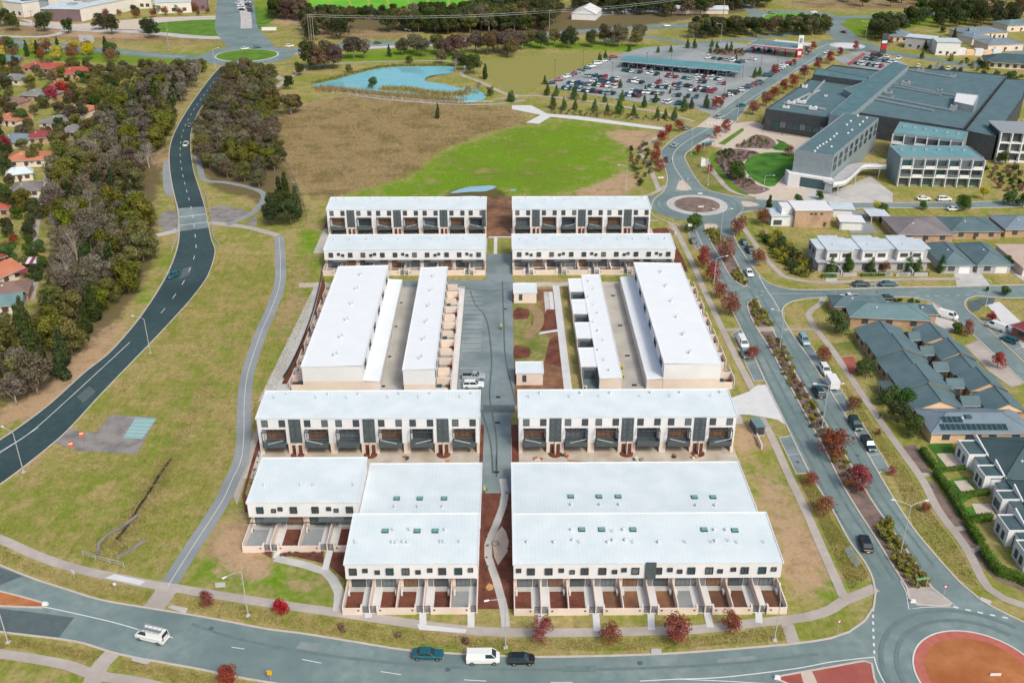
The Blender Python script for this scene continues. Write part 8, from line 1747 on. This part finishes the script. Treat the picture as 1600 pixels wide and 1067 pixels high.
for px, lab in (((71, 945), 'white rounded bollard at the tip of the orange splitter island'), ((1426, 941), 'white keep-left bollard on the median tip'), ((1214, 1060), 'white keep-left bollard on the red splitter island')):
    t = thing('bollard', lab, 'bollard', (*g(*px), .1)); MB().hexa([(-.5, -.25, 0), (.5, -.25, 0), (.5, .25, 0), (-.5, .25, 0), (-.35, -.18, .5), (.35, -.18, .5), (.35, .18, .5), (-.35, .18, .5)]).build('body', 'white_gloss', t)
for px, lab in (((111, 697), 'orange plastic barrier nearer the curving road'), ((128, 681), 'orange plastic barrier at the upper corner of the gravel pad')):
    t = thing('barrier', lab, 'barrier', (*g(*px), .05), R(20)); MB().hexa([(-.45, -.3, 0), (.45, -.3, 0), (.45, .3, 0), (-.45, .3, 0), (-.4, -.08, 1), (.4, -.08, 1), (.4, .08, 1), (-.4, .08, 1)]).build('body', 'orange_plastic', t); MB().box(-.42, .42, -.2, -.15, .55, .75).build('stripe', 'white_gloss', t)
def railing(label, px, h=1.1, m='galvanised', step=2.4, rails=(1.05, .55), world=False, name='railing', cat='railing', group=None):
    pl = smooth(px if world else gl(px), step=step); c = pl[0]; q = [(x - c[0], y - c[1]) for x, y in pl]; t = thing(name, label, cat, (*c, 0), 0, group)
    pm_ = cached(('rp', h, m), lambda: MB().box(-.05, .05, -.05, .05, 0, h).mesh('post', m))
    for p in q: put('post', pm_, t, (*p, 0))
    for z in rails: MB().tube([(*p, z) for p in q], .045, 5).build('rail', m, t)
    return t
railing('white handrail at the open drain by the footpath', [(130, 868), (150, 875), (172, 881), (194, 886)], m='galvanised'); railing('guard rail on the wood side of the road threshold', [(272, 308), (277, 330), (279, 350), (276, 375), (268, 395)], m='galvanised', step=2.0); railing('guard rail on the path side of the road threshold', [(319, 297), (325, 320), (331, 348), (333, 370), (343, 386)], step=2.0)
railing('white railing at the corner of the front-left terrace', [(398, 750), (403, 735), (409, 712)], m='white_gloss', step=1.5); railing('black railing beside the central drive', [(776, 745), (776, 717)], m='wall_charcoal', step=1.2, h=1.4, rails=(1.35, .2))
railing('post-and-wire fence along the brown field edge', [(420, 200), (440, 240), (460, 280), (478, 330), (480, 350)], h=1.2, m='timber_grey', step=3, name='fence', cat='fence'); railing('low post fence between the pond and the brown field', [(520, 147), (600, 154), (700, 162), (770, 161)], h=1.0, m='white_gloss', step=4, name='fence', cat='fence'); railing('post-and-wire fence below the car park planting', [(850, 177), (940, 184), (1040, 197), (1010, 215), (1000, 235)], h=1.2, m='timber_grey', step=4, name='fence', cat='fence')
# low fence by the western block; its shadow line is drawn as dark panels
pl = smooth(gl([(505, 418), (499, 450), (487, 495), (470, 540), (452, 578), (443, 592)]), step=2.4); t = thing('fence', 'low curving fence with its shadow drawn as dark panels, beside the long western block', 'fence', (*pl[0], 0))
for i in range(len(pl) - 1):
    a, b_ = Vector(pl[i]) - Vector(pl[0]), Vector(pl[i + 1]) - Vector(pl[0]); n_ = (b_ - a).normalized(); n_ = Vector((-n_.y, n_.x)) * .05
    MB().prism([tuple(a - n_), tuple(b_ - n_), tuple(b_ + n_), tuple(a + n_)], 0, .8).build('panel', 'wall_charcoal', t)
t = thing('garden_wall', 'low cream wall by the road, beside the electricity kiosk', 'wall', (*g(1186, 693), 0), R(78 + 12)); MB().box(-2.2, 2.2, -.12, .12, 0, 1.1).build('wall', 'wall_cream', t)
t = thing('garden_wall', 'short cream curved wall at the mulch corner by the roundabout', 'wall', (*g(1050, 364), 0), R(110)); MB().box(-2.0, 2.0, -.15, .15, 0, 1.3).build('wall', 'wall_cream', t)
t = thing('electricity_kiosk', 'dark green electricity kiosk beside the estate driveway', 'kiosk', (*g(1182, 673), 0), R(8)); MB().box(-.9, .9, -1.8, 1.8, .1, 2.0).build('cabinet', 'wall_charcoal', t); MB().box(-1.0, 1.0, -1.9, 1.9, 2.0, 2.15).build('lid', 'metal_teal', t); MB().box(-1.1, 1.1, -2.0, 2.0, 0, .1).build('plinth', 'concrete', t); MB().box(-.4, .4, -1.86, -1.8, .3, 1.8).build('door', 'frame_dark', t)
for i, (x, y) in enumerate(((26.6, 195.5), (26.6, 196.6), (26.7, 199.4), (26.7, 200.4))):
    t = thing('wheelie_bin', f'green wheelie bin with yellow lid by the notched block, {ORD[i]} from the near end', 'bin', (x, y, .05), R(90 + i * 4), 'wheelie bins by the notched block'); MB().hexa([(-.24, -.3, .08), (.24, -.3, .08), (.24, .3, .08), (-.24, .3, .08), (-.3, -.4, 1.0), (.3, -.4, 1.0), (.3, .4, 1.0), (-.3, .4, 1.0)]).build('body', 'bin_green', t); MB().hexa([(-.33, -.43, 1.0), (.33, -.43, 1.0), (.33, .43, 1.0), (-.33, .43, 1.0), (-.28, -.38, 1.12), (.28, -.38, 1.12), (.28, .38, 1.12), (-.28, .38, 1.12)]).build('lid', 'bin_yellow', t)
    for s_ in (-1, 1): MB().tube([(s_ * .26, .32, .1), (s_ * .32, .32, .1)], .1, 8).build('wheel', 'rubber_black', t)
# bus shelter
t = thing('bus_shelter', 'glass bus shelter with teal roof beside the red maples', 'bus shelter', (*g(1106, 232), 0), R(38)); MB().box(-3, 3, -.8, .9, 2.4, 2.55).build('roof', 'teal_sheet', t); MB().box(-2.9, 2.9, .78, .84, .2, 2.3).build('back_pane', 'glass_mid', t); MB().box(-2.2, 2.2, .3, .7, .4, .5).build('seat', 'timber', t)
for x in (-2.9, 2.8): MB().box(x, x + .1, .7, .8, 0, 2.4).build('post', 'galvanised', t); MB().box(x, x + .1, -.7, -.6, 0, 2.4).build('post', 'galvanised', t)
# heap of orange safety mesh and timber in the garage yard
t = thing('mesh_heap', 'heap of orange safety mesh and planks in the yard behind the low roof', 'building waste', (-8.6, 160.6, .04)); rr = random.Random(5)
for k in range(7): x = rr.uniform(-2.2, 1.6); MB().hexa([(x, rr.uniform(-.5, .1), 0), (x + rr.uniform(.8, 1.5), rr.uniform(-.5, .1), 0), (x + 1.1, rr.uniform(.3, .8), 0), (x + .1, rr.uniform(.3, .7), 0), (x + .2, -.1, rr.uniform(.2, .6)), (x + .8, -.1, rr.uniform(.2, .7)), (x + .9, .3, rr.uniform(.2, .6)), (x + .2, .3, rr.uniform(.2, .5))]).build('mesh_roll', ['orange_plastic'], t)
for k in range(4): a = rr.uniform(-.4, .4); MB().box(-1.6, 1.6, -.07, .07, .3 + k * .12, .38 + k * .12).build('plank', 'timber', t, (rr.uniform(-.5, .5), rr.uniform(-.3, .5), 0), a)
t = thing('timber_stack', 'stack of long timber lengths in front of the eastern garages', 'timber', (14.8, 161.6, .04), R(-6))
for k in range(7): MB().box(-2.2, 2.2, -.06, .06, 0, .1).build('plank', 'timber' if k % 3 else 'timber_grey', t, (rr.uniform(-.6, .6), k * .22 - .6, .01 * k), R(rr.uniform(-7, 7)))
for i, (x, y, s_) in enumerate(((-30.5, 163.2, .5), (-19.6, 163.5, .6), (-11.4, 162.0, .7), (6.5, 163.3, .6), (12, 164.2, .5), (26.3, 163.0, .6), (33.4, 164.0, .55), (37.5, 163.5, .5))):
    t = thing('material_pile', f'small pile of offcuts and sacks before the garages, {ORD[i]} from the left', 'building waste', (x, y, .04), rr.uniform(0, 3), 'piles before the garages')
    for k in range(4): a, b_ = rr.uniform(-.7, .7), rr.uniform(-.5, .5); MB().box(-s_ * .7, s_ * .7, -s_ * .4, s_ * .4, 0, rr.uniform(.1, .45)).build('piece', rr.choice(['timber', 'ac_white', 'orange_soil', 'timber_grey', 'frame_dark']), t, (a, b_, 0), rr.uniform(0, 3))
t = thing('boulder', 'round boulder seat in the small clearing of the garden path', 'boulder', (*g(774, 850), 0)); MB().tube([(0, 0, 0), (0, 0, .25), (.05, 0, .5), (.05, 0, .6)], [.6, .72, .5, .15], 9).build('stone', 'stone', t)
sheet('sawdust_patch', smooth(gl([(759, 918), (764, 911), (771, 914), (770, 921), (763, 923)]), True, .5), 'timber', .06); sheet('tyre_skid', gl([(0, 0), (1, 0), (1, 1)]), 'timber', -5) if False else None
# people: one skinned body each
def person_meshes():
    def body(pose):
        J = {'hip': (0, 0, .95), 'waist': (0, 0, 1.12), 'chest': (0, 0, 1.36), 'neck': (0, 0, 1.5), 'head': (0, .02, 1.63), 'top': (0, .01, 1.76)}
        for s_, n_ in ((-1, 'l'), (1, 'r')):
            f = pose * s_
            J.update({n_ + 'hp': (s_ * .1, 0, .9), n_ + 'kn': (s_ * .11, .12 * f, .5), n_ + 'an': (s_ * .11, .22 * f - .03, .09), n_ + 'to': (s_ * .12, .22 * f + .13, .04), n_ + 'sh': (s_ * .2, 0, 1.42), n_ + 'el': (s_ * .27, -.1 * f, 1.14), n_ + 'wr': (s_ * .28, -.16 * f + .1, .92), n_ + 'ha': (s_ * .28, -.18 * f + .14, .83)})
        rad = {'hip': (.15, .11), 'waist': (.14, .1), 'chest': (.17, .12), 'neck': (.06, .06), 'head': (.09, .1), 'top': (.07, .08)}
        for n_ in 'lr': rad.update({n_ + 'hp': (.09, .09), n_ + 'kn': (.065, .065), n_ + 'an': (.045, .05), n_ + 'to': (.04, .03), n_ + 'sh': (.065, .065), n_ + 'el': (.045, .045), n_ + 'wr': (.033, .033), n_ + 'ha': (.035, .045)})
        E = [('hip', 'waist'), ('waist', 'chest'), ('chest', 'neck'), ('neck', 'head'), ('head', 'top')]
        for n_ in 'lr': E += [('hip', n_ + 'hp'), (n_ + 'hp', n_ + 'kn'), (n_ + 'kn', n_ + 'an'), (n_ + 'an', n_ + 'to'), ('chest', n_ + 'sh'), (n_ + 'sh', n_ + 'el'), (n_ + 'el', n_ + 'wr'), (n_ + 'wr', n_ + 'ha')]
        ks = list(J); me = bpy.data.meshes.new('person'); me.from_pydata([J[k] for k in ks], [(ks.index(a), ks.index(b_)) for a, b_ in E], [])
        o = bpy.data.objects.new('tmp', me); COL.objects.link(o); md = o.modifiers.new('s', 'SKIN'); o.modifiers.new('u', 'SUBSURF').levels = 1
        for i, k in enumerate(ks): me.skin_vertices[0].data[i].radius = rad[k]
        me.skin_vertices[0].data[0].use_root = True
        bpy.context.view_layer.update(); out = bpy.data.meshes.new_from_object(o.evaluated_get(bpy.context.evaluated_depsgraph_get())); bpy.data.objects.remove(o)
        for m in ('cloth_dark', 'skin'): out.materials.append(M(m))
        for p in out.polygons: p.material_index = 1 if p.center.z > 1.5 or (abs(p.center.x) > .22 and p.center.z < .98) else 0; p.use_smooth = True
        return out
    return [body(.2), body(.9)]
PB = person_meshes()
def person(xy, rz, walk, vest, label):
    t = thing('person', label, 'person', (*xy, .05), R(rz)); put('body', PB[1 if walk else 0], t)
    if vest:
        MB().hexa([(-.2, -.14, .98), (.2, -.14, .98), (.2, .14, .98), (-.2, .14, .98), (-.23, -.14, 1.44), (.23, -.14, 1.44), (.23, .14, 1.44), (-.23, .14, 1.44)]).build('vest', 'hi_vis', t)
        MB().tube([(0, .01, 1.68), (0, .01, 1.76), (0, .01, 1.82)], [.12, .11, .04], 10).build('helmet', 'white_gloss', t)
    else: MB().tube([(0, 0, 1.66), (0, -.01, 1.75), (0, 0, 1.8)], [.1, .1, .03], 10).build('hair', 'cloth_dark', t)
person(g(783, 516), 20, False, True, 'worker in a yellow vest standing on the estate road by the car bays'); person(g(757, 772), 200, False, True, 'worker in a yellow vest beside the low white roof and mulch'); person(g(1374, 655), 150, True, False, 'person in dark clothes walking on the footpath beside the slate villas'); person(g(1168, 253), 40, True, False, 'person in dark clothes walking on the plaza path'); person(g(733, 706), 180, False, True, 'worker in a yellow vest at the last garage of the western terrace'); person(g(1222, 212), 90, True, False, 'person walking before the shopping centre')
# power poles and lines
def pole(px, h, label, arms=True):
    t = thing('power_pole', label, 'power pole', (*g(*px), 0), 0, 'power poles'); MB().tube([(0, 0, 0), (0, 0, h)], [.22, .15], 7).build('pole', 'timber_grey', t)
    if arms: MB().box(-1.5, 1.5, -.1, .1, h - .8, h - .6).build('crossarm', 'timber_grey', t)
    return (*g(*px), h)
tops = [pole((484, 66), 16, 'left pole of the three close power poles'), pole((487.5, 66), 16, 'middle pole of the three close power poles'), pole((491, 66), 16, 'right pole of the three close power poles'), pole((858, 62), 17, 'power pole behind the car park trees'), pole((1130, 26), 17, 'power pole on the far ridge'), pole((1225, 32), 16, 'left power pole by the grass roundabout'), pole((1236, 28), 16, 'power pole on the grass roundabout'), pole((1290, 18), 16, 'power pole behind the grass roundabout'), pole((1487, 14), 16, 'power pole at the far right highway'), pole((55, 54), 14, 'power pole below the school, left'), pole((265, 76), 14, 'power pole below the school, right')]
def wire(a, b_, sag, label, dz=-.6):
    pts = [(a[0] + (b_[0] - a[0]) * k / 10, a[1] + (b_[1] - a[1]) * k / 10, a[2] + dz + (b_[2] - a[2]) * k / 10 - sag * 4 * (k / 10) * (1 - k / 10)) for k in range(11)]
    tag(MB().tube(pts, .07, 4).build('power_line', 'galvanised'), label, 'cable', 'power lines')
for i, (a, b_) in enumerate(((0, 3), (1, 3), (3, 4), (4, 5), (5, 8))):
    for j, dz in enumerate((-.5, -1.6)): wire(tops[a], tops[b_], 2.0, f'{("upper", "lower")[j]} power line across the {("pond trees, left strand", "pond trees, right strand", "car park trees", "caravan yard", "far right highway")[i]}', dz)
